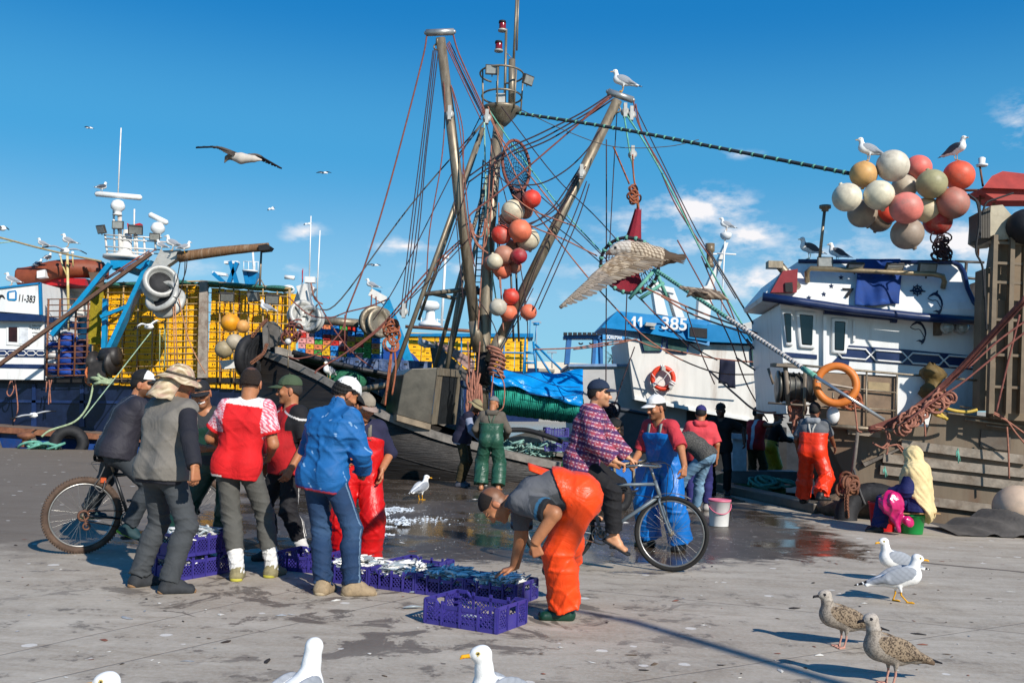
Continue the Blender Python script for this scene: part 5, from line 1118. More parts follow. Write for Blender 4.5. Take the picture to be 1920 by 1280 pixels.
# deck litter between the boat and the cyclist
def deck_things():
 g=MB();slab(g,Pl(990,820,21.6,20),[(952,820),(1000,806),(1015,828),(975,834)],0,.8);o=g.build('hatch_cover',mat('hatch_steel','#6c6a66',.45,.25,6,.2,metal=.5));tag(o,'low grey steel hatch on the deck behind the green overalls man','hatch')
 random.seed(9);g=MB()
 for k in range(120):
  c=P(random.uniform(945,1035),random.uniform(832,856),random.uniform(21.4,22.2));g.tube(smooth_path([c,c+Vector((random.uniform(-.2,.2),random.uniform(-.1,.1),random.uniform(.0,.12))),c+Vector((random.uniform(-.3,.3),random.uniform(-.1,.1),0))],3),random.uniform(.012,.03),4)
 g.cm=0;o=g.build('net_heap',mat('pale_net','#7fa59a',.85,.6,9,.6,dirt='#7a4a5a'));tag(o,'heap of pale green and pink netting on the deck by the gunwale','net')
 g=MB();a=P(950,808,21.5);g.tube(smooth_path([P(945,806,21.4),P(985,806,21.4),P(1020,815,21.3),P(1055,828,21.2)],6),.055,8);o=g.build('black_hose',M_DARK);tag(o,'thick black hose running along the deck past purple crates','hose')
 pr=purple_crate('fish_crate',.5,.36,.2)
 for i,(x,y,dd,lb) in enumerate([(1040,845,21.6,'purple fish crate on the wooden boat deck, lower of two left of the plaid cyclist'),(1042,818,22.3,'purple fish crate on the wooden boat deck, upper one behind the black hose')]):
  o=pr if i==0 else pr.copy()
  if i:link(o)
  o.location=P(x,y,dd);o.rotation_euler.z=.15;tag(o,lb,'crate')
 # blue skip / grey hopper in front of the white boat
 pl=Pl(1180,800,22.4);g=MB();slab(g,pl,[(1160,766),(1215,775),(1210,850),(1140,842),(1145,800)],0,1.2);g.tube([pl(1150,800,.02),pl(1162,766,.02),pl(1216,776,.02)],.05,8)
 o=g.build('steel_chute',mat('chute_grey','#3f444c',.45,.25,4,.15,metal=.3));tag(o,'dark grey steel chute standing between the cyclist and the white cap man','chute')
 g=MB();random.seed(12)
 for k in range(20):g.torus(P(1143+random.uniform(-9,9),776+random.uniform(-9,9),22),random.uniform(.08,.18),.025,(random.uniform(-1,1),-1,random.uniform(-1,1)),12,5)
 o=g.build('rope_bundle',M_ROPED);tag(o,'dark brown rope bundle hanging behind the plaid cyclist','rope')
# ================================================================ white boat 11-385
def star(pl,x,y,r,off):
 return [pl(x+r*(1 if i%2==0 else .42)*math.sin(i*math.pi/5),y-r*(1 if i%2==0 else .42)*math.cos(i*math.pi/5),off) for i in range(10)]
def white_boat():
 pl=Pl(1320,700,25.0);S=empty('fishing_boat',Vector((5,25,-1)),'white fishing boat with bright blue wheelhouse roof and number 11 - 385','boat')
 g=MB();slab(g,pl,[(1176,632),(1196,640),(1465,650),(1465,800),(1330,775),(1190,748)],0,4.0);cab=g.build('wheelhouse',M_WHITE2,S)
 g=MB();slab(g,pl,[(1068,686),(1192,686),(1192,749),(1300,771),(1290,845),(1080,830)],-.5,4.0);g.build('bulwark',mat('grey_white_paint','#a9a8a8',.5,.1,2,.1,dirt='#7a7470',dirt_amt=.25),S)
 g=MB();slab(g,pl,[(1288,768),(1475,801),(1475,940),(1288,940)],-.45,.3);g.build('painted_shade_panel',mat('painted_shade','#17181a',.5,.4,3,.2),S)  # dark panel puts the deep shade below the cabin into its colour
 g=MB();slab(g,pl,[(1066,682),(1192,682),(1192,687),(1066,687)],-.4,4.2);g.build('bulwark_rail',mat('pale_blue_paint','#6f87a6',.45),S)
 g=MB();slab(g,pl,[(1040,826),(1600,826),(1600,990),(1040,990)],-.6,4);g.build('hull',mat('dark_hull_paint','#23282f',.4,.3,3,.2),S)
 g=MB();slab(g,pl,[(1190,742),(1330,770),(1465,795),(1465,800),(1330,776),(1190,749)],.06,.2);g.build('white_rail',M_WHITE,cab)
 # roof: front visor leaning out
 tp=[(1155,583),(1330,600),(1322,606)];f0=[pl(1157,583,.0),pl(1334,601,.0),pl(1330,648,.3),pl(1300,640,.3),pl(1195,621,.3),pl(1128,614,.3)]
 g=MB();g.prism(f0,(0,2.5,.05));rf=g.build('roof',M_BLUE,S)
 g=MB();slab(g,pl,[(1316,620),(1330,607),(1462,624),(1462,646),(1318,640)],.25,3.5);slab(g,pl,[(1290,606),(1328,610),(1328,640),(1290,634)],.34,.2);g.build('roof_extension',M_BLUE,S)
 g=MB();slab(g,pl,[(1294,613),(1326,616),(1326,634),(1294,630)],.365,.1);g.build('dark_vent',M_DARK,rf)
 d0=pl(1195,600,.34)
 vp=Pl(1230,605,25.0-.24)
 g=MB()
 for x in (1184,1196):g.prism([vp(x+a,593+(x-1184)*.1+b_,.06) for a,b_ in [(0,6),(4,0),(8,0),(8,19),(3.5,19),(3.5,7),(0,9)]],vp.n*.01)
 g.build('lettering',M_WHITE,rf);text('385',vp,(1239,616),(1286,619),24,.06,M_WHITE,rf,bold=.02)
 g=MB();slab(g,vp,[(1212,604),(1231,606),(1228,612),(1210,610)],.25,.3);slab(g,vp,[(1220,613),(1228,614),(1228,617),(1220,616)],.2,.2);g.build('roof_lamp',M_ALU,rf)
 for pts in ([(1196,621),(1245,627),(1241,660),(1206,660)],[(1249,626),(1293,632),(1290,664),(1250,660)],[(1407,652),(1441,654),(1440,686),(1409,684)]):
  cx=sum(p[0] for p in pts)/4;cy=sum(p[1] for p in pts)/4
  g=MB();slab(g,pl,pts,.06,.1);f=g.build('window',M_NAVY if pts[0][0]>1300 else mat('blue_frame','#123a78',.4),cab,bevel=.03)
  g=MB();slab(g,pl,[(cx+(x-cx)*.86,cy+(y-cy)*.86) for x,y in pts],.085,.05);g.build('pane',mat('sea_glass','#43605a',.12,.5,3,.02,spec=.7),f)
 g=MB();c=pl(1243,709,.16);g.torus(c,19.5*pl.ppm(1243,709),4.6*pl.ppm(1243,709),pl.n,36,12);lb=g.build('life_ring',mat('orange_ring','#cf3a1c',.5,.12,5,.1,dirt='#e08a6a',dirt_amt=.2));tag(lb,'orange life ring with white bands hanging on the white wheelhouse wall','life ring')
 g=MB();m_=pl.ppm(1243,709)
 for a in (90,210,330):
  v=(pl.x*math.cos(R(a))+Vector((0,0,1))*math.sin(R(a)));t=(pl.x*-math.sin(R(a))+Vector((0,0,1))*math.cos(R(a)));g.torus(c+v*19.5*m_,4.7*m_,.022,t,14,6);g.torus(c+v*19.5*m_+t*.05,4.7*m_,.022,t,14,6)
 g.build('white_band',M_WHITE,lb)
 ropes('grab_line',lb,[[(1222,700),(1232,712),(1240,715),(1252,700),(1262,694)],[(1224,722),(1230,735),(1245,742),(1262,726)]],24.75,.014,M_WHITE)
 g=MB();slab(g,pl,[(1221,721),(1226,719),(1228,724),(1223,726)],.3,.1);slab(g,pl,[(1255,719),(1263,723),(1260,730),(1254,726)],.3,.1);slab(g,pl,[(1241,686),(1248,687),(1248,694),(1241,694)],.3,.12);g.build('bracket',M_ALU,lb)
 # gantry and lamps behind the roof
 bk=Pl(1280,540,27.5);g=MB()
 slab(g,bk,[(1222,530),(1236,528),(1253,592),(1231,588)],0,.5);slab(g,bk,[(1253,545),(1264,543),(1284,595),(1268,595)],0,.5);slab(g,bk,[(1222,530),(1264,540),(1264,550),(1222,540)],.05,.5);slab(g,bk,[(1361,455),(1366,455),(1338,535),(1330,610),(1307,610),(1312,540),(1326,535)],0,.4);slab(g,bk,[(1326,535),(1338,535),(1330,545),(1312,545)],.06,.4)
 ga=g.build('gantry',M_WHITE2,S)
 g=MB();pipe(g,bk,[(1360,432),(1352,600)],3,.2);pipe(g,bk,[(1344,475),(1380,477)],3,.2);pipe(g,bk,[(1332,477),(1344,476)],3,.2);g.lathe(bk(1361,442,.2),[(.1,-.1),(.16,-.02),(.16,.06),(.05,.1)],12);g.build('aerial',M_WHITE,ga)
 g=MB();c=bk(1331,477,.2);g.lathe(c,[(.12,-.36),(.12,-.26),(.09,-.24),(.09,.06),(.13,.08),(.13,.14),(.13,.30)],12);g.build('signal_lamp',mat('brown_lamp','#6b5a44',.4,.2),ga)
 g=MB();bk2=Pl(1400,620,26);slab(g,bk2,[(1372,612),(1420,600),(1450,604),(1456,622),(1372,618)],0,1.5);o=g.build('canvas_cover',mat('pale_canvas','#b9b5ac',.8,.2,6,.4));tag(o,'pale canvas cover lying on the blue roof extension','tarp')
 # dark cloth on a line
 rows=[[P(1350+28*u+4*v*(u-.8)+(1-v)*0,673+4*u+45*v+(6 if u>.6 else 0)*v,23.6+.06*math.sin(6*u+4*v)) for u in [i/8 for i in range(9)]] for v in [i/8 for i in range(9)]]
 g=MB();g.grid(rows);o=g.build('shirt',mat('navy_cloth','#161a2e',.9,.3,10,.4),solid=.02);tag(o,'dark navy shirt hung to dry on a rope before the white wheelhouse','shirt')
 ropes('mooring_rope',S,[[(1075,655),(1150,645),(1190,636)],[(1000,655),(1075,652),(1140,642),(1195,636)],[(1190,636),(1225,650),(1280,660),(1350,673),(1460,682)],[(1430,655),(1480,650),(1560,630)]],23.8,.035,M_ROPE2)
 ropes('mooring_rope',S,[[(1190,650),(1165,720),(1148,772)],[(1285,575),(1310,650),(1340,720)],[(1178,512),(1176,540),(1172,640)]],23.4,.028,M_ROPED)
 ropes('mooring_rope',S,[([(1330,695),(1380,740),(1420,770),(1470,770),(1492,752)],dict(d=[20,19,18.4,17.8,17.4])),([(1240,555),(1300,590),(1400,625),(1450,640)],{}),([(1210,540),(1300,580),(1380,610),(1420,625)],{})],19.5,.035,M_ROPE2)
 ropes('mooring_rope',S,[[(1270,450),(1330,560),(1370,640),(1400,720),(1440,790)],[(1315,480),(1350,560),(1400,640),(1450,700)],[(1200,558),(1240,600),(1300,650),(1345,675)]],20.2,.026,M_ROPE)
 ropes('mooring_rope',S,[([(1330,470),(1420,620),(1470,710)],dict(d=20)),([(1395,610),(1450,690),(1485,745)],dict(d=20)),([(1400,635),(1440,690),(1475,760)],dict(d=20)),([(1380,670),(1440,710),(1480,740)],dict(d=20))],20,.035,M_CABLE)
 g=MB();bl=Pl(1400,850,20.6)
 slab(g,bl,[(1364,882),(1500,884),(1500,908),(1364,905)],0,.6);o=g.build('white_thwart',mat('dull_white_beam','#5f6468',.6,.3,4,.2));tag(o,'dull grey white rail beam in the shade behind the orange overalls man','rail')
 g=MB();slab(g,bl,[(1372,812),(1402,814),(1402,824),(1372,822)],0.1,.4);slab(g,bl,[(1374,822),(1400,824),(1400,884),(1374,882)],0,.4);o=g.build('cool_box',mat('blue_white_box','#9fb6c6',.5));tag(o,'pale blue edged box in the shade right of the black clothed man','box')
 g=MB();slab(g,Pl(1430,920,20.2),[(1390,908),(1474,915),(1472,938),(1395,928)],0,.7);o=g.build('green_skiff',mat('green_paint','#1d5a2c',.5,.2,4,.2,dirt='#c9b88a',dirt_amt=.2));tag(o,'small green painted boat bow in the gap by the kerb','boat')
 g=MB();random.seed(14)
 for k in range(9):g.torus(P(1450+random.uniform(-30,30),905+random.uniform(-4,4),20.3),random.uniform(.15,.3),.03,(random.uniform(-.4,.4),random.uniform(-.5,.2),1),16,5)
 o=g.build('rope_coil',rope_mat('turquoise_rope','#5f9a88'));tag(o,'coiled turquoise rope on top of the green boat bow','rope')
 g=MB();slab(g,Pl(1340,895,20.8),[(1320,898),(1358,885),(1366,905),(1340,915),(1318,908)],0,.7);o=g.build('steel_tray',M_STEEL);tag(o,'tilted steel tray on the edge right of the light jeans man','tray')
white_boat()
# ================================================================ right ship
def hexline(g,pl,x0,x1,y0,y1,off,slope):
 w=x1-x0;s=w*.14;c=(y0+y1)/2
 pts=[(x0+s,y0),(x1-s,y0),(x1,c),(x1-s,y1),(x0+s,y1),(x0,c)];g.tube([pl(x,y+(x-x0)*slope,off) for x,y in pts],.018,4,closed=True)
def dolphin(g,pl,x,y,s,off):
 back=[(-14,3),(-10,-3),(-3,-8),(2,-9),(6,-13),(8,-13),(7,-7),(12,-2),(17,8),(18,16),(16,24),(14,24),(15,17),(13,8),(8,0),(0,-4),(-8,-1)]
 tail=[(14,24),(16,22),(16,27),(13,34),(8,38),(8,34),(3,31),(-3,31),(4,28),(9,29)]
 for pts in (back,tail):g.prism([pl(x+a*s,y+b*s,off) for a,b in pts],-pl.n*.006)
 g.tube([pl(x+a*s,y+b*s,off) for a,b in [(-14,3),(-10,6),(-4,8),(2,7),(6,9),(10,16),(14,24)]],.006,4)
def right_ship():
 pl=Pl(1650,620,16.6,5);S=empty('fishing_trawler',Vector((7,17,-1)),'white and navy fishing vessel with rusty grey hull, wheel and dolphin emblems','boat')
 # visor roof: outward leaning front, with navy edge
 top=[(1497,490),(1787,492),(1800,498),(1808,512),(1814,540),(1826,566),(1838,580),(1838,596),(1600,578),(1436,560),(1432,553),(1470,508)]
 offs=[.09-.64*max(0,min(1,(575-y)/85.)) for x,y in top]
 f0=[pl(x,y,o) for (x,y),o in zip(top,offs)];g=MB();g.prism(f0,-pl.n*2.4+Vector((0,0,.0)));rf=g.build('visor_roof',M_WHITE,S)
 g=MB()
 a=[(1430,556),(1500,566),(1600,581),(1720,594),(1838,602)];g.tube([pl(x,y,.14) for x,y in a],.075,8)
 g.tube([pl(x,y,o+.02) for (x,y),o in zip(top[:7],offs[:7])],.04,8);g.build('navy_edge',M_NAVY,rf)
 g=MB();slab(g,Pl(1480,530,16.6,5),[(1445,548),(1468,508),(1496,504),(1494,548)],-.12,.3);g.build('red_side_light_board',mat('maroon_paint','#7c1c24',.45,.1),rf)
 g=MB();slab(g,pl,[(1472,530),(1486,529),(1487,547),(1473,547)],.05,.15);g.build('side_lamp',M_DARK,rf)
 fr=Pl(1650,545,16.62,5)
 def face(x,y,e=0.012):
  t=max(0,min(1,(575-y)/85.));return pl(x,y,.09-.64*t+e)
 a_,b_,c_=face(1600,575,0),face(1600,495,0),face(1700,575,0)
 class FV:
  n=(c_-a_).cross(b_-a_).normalized();x=pl.x
  def __call__(s,x,y,off=0):return face(x,y,off+.012)
  def ppm(s,x,y):return pl.ppm(x,y)
 fv=FV()
 M_INK=mat('navy_lettering','#14203c',.5,.1);M_BLK=mat('black_lettering','#101114')
 for (x,y) in [(1577,520),(1559,536),(1545,551),(1517,558)]:g=MB();g.prism(star(fv,x,y,5,0),-fv.n*.006);g.build('painted_star',M_INK,rf)
 g=MB()
 dolphin(g,fv,1752,556,.9,.0);g.build('painted_dolphin',M_INK,rf);g=MB()
 c=(1720,544)
 for r0 in (8,4):g.tube([fv(c[0]+r0*math.cos(t),c[1]+r0*math.sin(t),.0) for t in [2*math.pi*i/20 for i in range(20)]],.010,4,closed=True)
 for i in range(8):t=i*math.pi/4;g.tube([fv(c[0]+2*math.cos(t),c[1]+2*math.sin(t)),fv(c[0]+11*math.cos(t),c[1]+11*math.sin(t))],.009,4)
 g.tube([fv(1706,545),fv(1735,546)],.012,4);g.build('painted_emblem',M_INK,rf)
 text('7-',fv,(1580,557),(1616,558),25,.02,M_BLK,rf,bold=.015)
 g=MB();g.tube([face(1514,528,.05),face(1513,510,.3),face(1520,503,.38),face(1640,509,.38),face(1750,514,.38),face(1768,518,.34),face(1771,528,.2),face(1768,540,.05)],.045,8);br=g.build('lamp_bar',mat('brass_pipe','#8a7a60',.4,.25,6,.2,metal=.5),rf)
 for (x,y,f,sz) in [(1547,492,(-.1,-1,.1),.26),(1603,501,(0,-.8,-.9),.28),(1676,503,(0,-.8,-.9),.3),(1738,505,(.1,-1,-.3),.32)]:floodlight(br,face(x,y,.42),Vector(f),sz)
 # blue towel over the roof edge
 rows=[[(face(1605+83*u+2*math.sin(v*5),485+86*v+2*math.sin(u*5),.11+.05*math.sin(9*u+3*v)+.02*math.sin(21*u-6*v)) if v>.03 else pl(1605+83*u,486,-.5)) for u in [i/16 for i in range(17)]] for v in [i/12 for i in range(13)]]
 g=MB();g.grid(rows);o=g.build('tarpaulin',mat('blue_cloth','#0f3370',.8,.25,4,.5,dirt='#2c5fae',dirt_amt=.2),solid=.015);tag(o,'blue cloth hanging over the white visor roof behind the lamp bar','cloth')
 # wheelhouse below
 g=MB();slab(g,pl,[(1463,570),(1600,590),(1832,608),(1832,790),(1475,775),(1468,680)],-.25,3.2);cab=g.build('wheelhouse',M_WHITE,S)
 g=MB();slab(g,pl,[(1832,604),(1842,605),(1836,770),(1826,769)],-.2,.3);g.build('corner_post',mat('grey_corner','#9a9183',.6,.2,6,.2,dirt='#6b5a48'),cab)
 g=MB();slab(g,pl,[(1546,581),(1684,594),(1682,605),(1672,604),(1672,600),(1546,588)],-.15,.1);g.build('navy_lintel',M_NAVY,cab)
 for pts,m in [([(1465,580),(1487,582),(1488,648),(1474,648)],M_GLASS),([(1492,582),(1532,585),(1529,654),(1499,652)],M_GLASS),([(1560,595),(1592,597),(1588,664),(1560,662)],M_GLASS)]:
  cx=sum(p[0] for p in pts)/4;cy=sum(p[1] for p in pts)/4
  g=MB();slab(g,pl,pts,-.19,.1);f=g.build('window',M_WHITE,cab,bevel=.03)
  g=MB();q=[(cx+(x-cx)*.66,cy+(y-cy)*.82) for x,y in pts];slab(g,pl,q,-.175,.05);g.build('pane',m,f,bevel=.02)
 g=MB();slab(g,pl,[(1544,592),(1550,592),(1550,700),(1544,700)],-.17,.1);slab(g,pl,[(1600,600),(1604,600),(1604,640),(1600,640)],-.2,.1);g.build('door_edge',M_WHITE,cab)
 g=MB();slab(g,pl,[(1592,647),(1700,655),(1834,668),(1834,694),(1700,684),(1593,676),(1590,692),(1550,690)],-.235,.02);slab(g,pl,[(1472,660),(1532,665),(1532,673),(1472,669)],-.235,.02);sp_=g.build('navy_stripe',M_NAVY,cab)
 g=MB()
 for x0,x1 in [(1570,1632),(1632,1702),(1702,1770),(1770,1840)]:hexline(g,pl,x0,x1,651+(x0-1570)*.075,670+(x0-1570)*.075,-.22,.075)
 g.build('stripe_outline',M_WHITE,sp_)
 g=MB();dolphin(g,pl,1720,610,.95,-.238);g.build('painted_emblem',M_INK,cab)
 for x in (1779,1807):
  g=MB();c=pl(x,613,.0);r_=13*pl.ppm(x,606);g.lathe(c+pl.n*-.16,[(r_*.7,-.05),(r_,.0),(r_,.12),(r_*.9,.15)],22,pl.n);o=g.build('round_lamp',M_ALU,cab)
  g=MB();g.lathe(c+pl.n*-.012,[(r_*.88,0),(r_*.7,.03),(r_*.3,.05)],22,pl.n);g.build('lens',mat('lamp_lens','#9aa09c',.1,.25,14,.1,spec=.8),o)
 g=MB();slab(g,pl,[(1755,602),(1766,602),(1766,628),(1755,628)],-.1,.15);g.build('vent_box',mat('brown_box','#5a4a3c',.7),cab)
 # railings and panels in front of the wheelhouse
 fp=Pl(1650,760,15.9,5);g=MB();slab(g,fp,[(1525,696),(1680,705),(1678,800),(1530,795)],-.06,.05);slab(g,fp,[(1688,706),(1690,706),(1690,800),(1688,800)],-.05,.02);rp=g.build('rail_board',M_BEIGE,S)
 g=MB();slab(g,fp,[(1628,715),(1668,718),(1668,733),(1628,731)],-.04,.02);g.build('notice_plate',mat('pale_board','#93805f',.6),rp)
 g=MB()
 pipe(g,fp,[(1475,682),(1560,690),(1700,702),(1843,714)],4.5);pipe(g,fp,[(1560,724),(1682,736)],3);pipe(g,fp,[(1560,760),(1682,770)],3)
 for x in (1508,1625,1682):pipe(g,fp,[(x,692+(x-1560)*.09),(x-2,806)],4)
 pipe(g,fp,[(1545,797),(1686,808)],9);pipe(g,fp,[(1720,768),(1920,790)],4);pipe(g,fp,[(1800,762),(1925,776)],4);pipe(g,fp,[(1810,786),(1925,800)],5);pipe(g,fp,[(1850,797),(1925,806)],4)
 g.build('handrail',M_STEEL,S)
 g=MB();slab(g,fp,[(1682,704),(1760,711),(1740,800),(1680,795)],-.03,.03);g.build('white_board',M_WHITE,S)
 # winch drum and bits at the left
 g=MB();c=fp(1492,726,-.25);g.lathe(c,[(.12,-.30),(.27,-.30),(.27,-.27),(.23,-.25),(.24,-.1),(.23,.1),(.24,.25),(.28,.27),(.28,.3),(.12,.3)],22,pl.x);dr_=g.build('net_winch',mat('grey_drum','#55544f',.4,.25,6,.15,metal=.6,dirt='#5e5348'),S)
 g=MB()
 for k in range(6):g.torus(c+pl.x*(-.22+k*.09),.242,.010,pl.x,24,5)
 g.build('drum_cable',M_CABLE,dr_)
 g=MB();pipe(g,fp,[(1472,680),(1478,760)],9);pipe(g,fp,[(1510,700),(1508,770)],6);pipe(g,fp,[(1440,755),(1560,763)],4);slab(g,fp,[(1450,680),(1500,684),(1512,690),(1450,686)],.1,.3);pipe(g,fp,[(1450,720),(1440,690)],5);g.build('winch_frame',mat('worn_frame','#6b5f52',.6,.3,6,.3,dirt='#8c8479'),S)
 # hull
 hp=Pl(1720,880,16.1,9);g=MB();slab(g,hp,[(1535,796),(1686,806),(1730,770),(2500,838),(2500,1150),(1650,1060),(1618,980),(1590,900)],0,4.5);hl_=g.build('hull',M_RUSTHULL,S)
 g=MB()
 for (a,b,wd) in [((1655,858),(1925,887),.10),((1690,832),(1925,862),.07),((1650,880),(1925,912),.05),((1750,940),(1925,962),.06),((1590,805),(1650,812),.10)]:g.bar(hp(*a,.06),hp(*b,.06),wd,.14)
 g.build('rubbing_bar',mat('bare_steel_bar','#8a7f72',.5,.3,6,.2,metal=.2,dirt='#5a4634'),hl_)
 g=MB();slab(g,hp,[(1655,862),(1925,890),(1925,908),(1660,878)],.04,.06);g.build('shelf_plate',mat('brown_plate','#665848',.6,.3,4,.2,dirt='#54402f'),hl_)  # brownish plate between the bars, with darker brown dirt
 g=MB();slab(g,hp,[(1840,805),(1895,812),(1895,845),(1838,838)],.03,.04);g.build('hatch_plate',mat('dark_hatch','#5c5248',.6,.3,4,.2,dirt='#54402f'),hl_)
 g=MB();slab(g,hp,[(1618,868),(1690,838),(1688,842),(1622,874)],.1,.2);g.build('wood_strip',M_GREYW,hl_)
 # gantry tower at the right edge
 tp_=Pl(1880,600,15.6,5);g=MB()
 slab(g,tp_,[(1842,505),(1862,500),(1868,460),(1880,455),(1872,560),(1856,770),(1836,770)],0,.3)
 for x in (1858,1890,1916):slab(g,tp_,[(x+6,440),(x+14,440),(x+6,775),(x-4,775)],.2,.12)
 for y in (452,490,526,596,662,722):slab(g,tp_,[(1864,y),(1930,y+3),(1930,y+8),(1864,y+5)],.16,.06)
 g.build('gantry_frame',mat('sand_steel','#6a5b48',.6,.25,4,.2,dirt='#5c4635',dirt_amt=.35),S)
 g=MB();slab(g,tp_,[(1868,445),(1940,448),(1940,590),(1868,585)],-.1,.3);slab(g,tp_,[(1870,562),(2080,572),(2080,800),(1862,785)],.05,.3);g.build('gantry_panel',mat('tan_panel','#6e5d48',.65,.2,3,.2,dirt='#6d5138',dirt_amt=.3),S)
 g=MB();slab(g,tp_,[(1858,386),(1880,384),(1898,405),(1904,440),(1892,448),(1870,450),(1854,440)],.1,.9);ac=g.build('lamp_housing',mat('dirty_cream','#a89d86',.6,.2,5,.2,dirt='#6e5a42',dirt_amt=.3),S)
 g=MB()
 for k in range(6):slab(g,tp_,[(1840+k*3,398-k*2),(1842+k*3,397-k*2),(1842+k*3,446),(1840+k*3,446)],.12,.5)
 slab(g,tp_,[(1838,396),(1858,386),(1858,450),(1840,450)],.05,.5);g.build('louvre',mat('grey_louvre','#4c463e',.6),ac)
 g=MB();c=tp_(1925,425,.2);g.ball(c,(.3,.3,.28),16,10);g.build('black_dome',M_DARK,S)
 cp=Pl(1890,350,16.9,0);g=MB();g.prism([cp(1843,352,.3),cp(1960,356,.3),cp(1960,330,0),cp(1880,321,0),cp(1860,330,.1)],(.35,.9,0));slab(g,cp,[(1836,356),(1850,348),(1960,350),(1960,376),(1870,376)],.2,.5);g.build('red_canopy',mat('red_canvas','#94332c',.7,.2,4,.3),S)
 g=MB();pipe(g,cp,[(1843,350),(1837,310)],4);pipe(g,cp,[(1804,357),(1960,357)],5);pipe(g,cp,[(1866,352),(1862,400)],6);pipe(g,cp,[(1830,372),(1960,378)],3);pipe(g,cp,[(1838,360),(1834,480)],4);g.build('canopy_frame',M_RUST,S)
 g=MB();g.lathe(cp(1841,312),[(.09,0),(.1,.03),(.05,.05),(.06,.14),(.03,.16)],12);g.build('mast_light',M_WHITE,S)
 ropes('cable_loom',S,[[(1815,364),(1832,380),(1836,420),(1830,470),(1842,500),(1846,560)],[(1842,400),(1850,380),(1870,372),(1900,362)],[(1846,505),(1848,580),(1850,620)],[(1818,366),(1836,385),(1838,440)]],15.2,.03,M_DARK)
 g=MB();ap=Pl(1810,540,17.5);
 for (a,b,w_) in [((1790,490),(1845,492),5),((1812,492),(1808,540),6),((1800,520),(1845,524),5)]:pipe(g,ap,[a,b],w_)
 g.lathe(ap(1835,560),[(.3,0),(.3,.1)],18,(0,-1,0));g.build('after_rail',mat('dark_steel','#4c4845'),S)
 g=MB();pipe(g,17,[(1546,396),(1537,482)],6);g.lathe(P(1547,396,17),[(.06,0),(.06,.03),(.1,.05),(.1,.1)],14);o=g.build('lamp_post',M_STEEL,S)
 g=MB();g.tube([P(1495,540,16.8),P(1468,505,17),P(1462,498,17)],.08,8);g.box(P(1452,497,17),(.25,.2,.12));g.build('hydraulic_arm',M_STEEL,S)
 # bundle of terracotta net rope slung across
 A=[(1925,560),(1850,640),(1790,705),(1740,750),(1690,785),(1630,808)]
 for k in range(7):
  o=random.uniform(-6,6);ropes('net_rope',S,[[(x+o*.4,y+o+k*1.5-5) for x,y in A]],[14.2,14.8,15.2,15.4,15.5,15.6],.028,M_ROPE)
 ropes('net_rope',S,[([(1925,620),(1860,672),(1800,720),(1750,752),(1700,790)],{}),([(1925,600),(1870,640),(1815,690)],{}),([(1912,590),(1885,700),(1868,772)],{})],15.0,.028,M_ROPE)
 g=MB();random.seed(21)
 for k in range(46):
  t=random.random();x=1690+90*t+random.uniform(-6,6);y=800-62*t+random.uniform(-9,9);g.torus(P(x,y,15.35),random.uniform(.04,.11),.02,(random.uniform(-1,1),-1,random.uniform(-1,1)),12,5)
 g.build('rope_lashing',M_ROPE2,S)
 ropes('hanging_rope',S,[[(1730,775),(1734,800),(1735,818)],[(1640,800),(1660,806),(1664,840),(1662,852)],[(1636,830),(1655,838),(1668,820),(1662,805)],[(1640,832),(1660,840),(1670,822)],[(1680,832),(1690,845),(1700,858),(1695,866)],[(1888,800),(1891,850),(1892,897)],[(1862,772),(1885,785),(1905,812),(1925,835)],[(1862,775),(1890,790),(1925,815)],[(1665,836),(1685,834),(1700,850)],[(1602,755),(1606,790),(1608,806),(1616,810)],[(1580,762),(1585,750),(1600,745)]],15.5,.026,M_ROPE2)
 g=MB();random.seed(22)
 for k in range(22):
  x=1492+random.uniform(-9,11);g.tube(smooth_path([P(x,748+random.uniform(-4,4),16.3),P(x+random.uniform(-6,6),770,16.2),P(x+random.uniform(-8,8),random.uniform(785,812),16.25)],4),.022,5)
 for k in range(9):g.torus(P(1493+random.uniform(-8,10),757+random.uniform(-6,10),16.2),random.uniform(.06,.14),.022,(random.uniform(-.6,.6),-1,random.uniform(-.5,.5)),14,5)
 g.build('rope_hank',M_ROPE2,S)
 g=MB();
 for k in range(18):g.torus(P(1593+random.uniform(-14,18),750+random.uniform(-7,7),15.6),random.uniform(.05,.11),.02,(random.uniform(-1,1),-1,random.uniform(-1,1)),12,5)
 g.build('rope_knot',rope_mat('rust_rope','#8f5238'),S)
 rows=[];random.seed(30)
 for i in range(9):
  t=i/8;rr=(.05,.16,.2,.13,.1,.17,.2,.15,.08)[i];c=P(1745+8*t,682+72*t,15.7);rows.append([c+Vector((math.cos(a)*rr*(1+.25*math.sin(3*a+i)),math.sin(a)*rr,.03*math.sin(2*a))) for a in [2*math.pi*k/16 for k in range(16)]])
 g=MB();g.grid(rows,closeu=True);o=g.build('oilskin',mat('old_oilskin','#5d4a24',.7,.45,6,.5,dirt='#20180f'));tag(o,'dirty yellow brown oilskin jacket hung on the handrail before the navy stripe','jacket')
 ropes('yellow_hose',S,[([(1758,745),(1775,765),(1810,772),(1832,768)],{}),([(1745,750),(1760,772),(1776,786)],{}),([(1740,752),(1752,775),(1770,782)],{})],15.5,.05,mat('yellow_glove','#b3953a',.6,.2,6,.2))
 g=MB();pipe(g,15.4,[(1608,810),(1604,850),(1596,905)],7);g.build('timber_prop',M_GREYW,S)
 ropes('cable_tail',S,[[(1601,880),(1612,920),(1622,945)]],15.3,.035,M_CABLE)
 g=MB()
 for k in range(24):g.torus(P(1590+random.uniform(-9,10),905+random.uniform(-10,14),15.2),random.uniform(.05,.12),.022,(random.uniform(-1,1),-1,random.uniform(-1,1)),12,5)
 W=smooth_path([P(1590,905,15.15),P(1587,935,15.1),P(1588,968,15.1)],12)
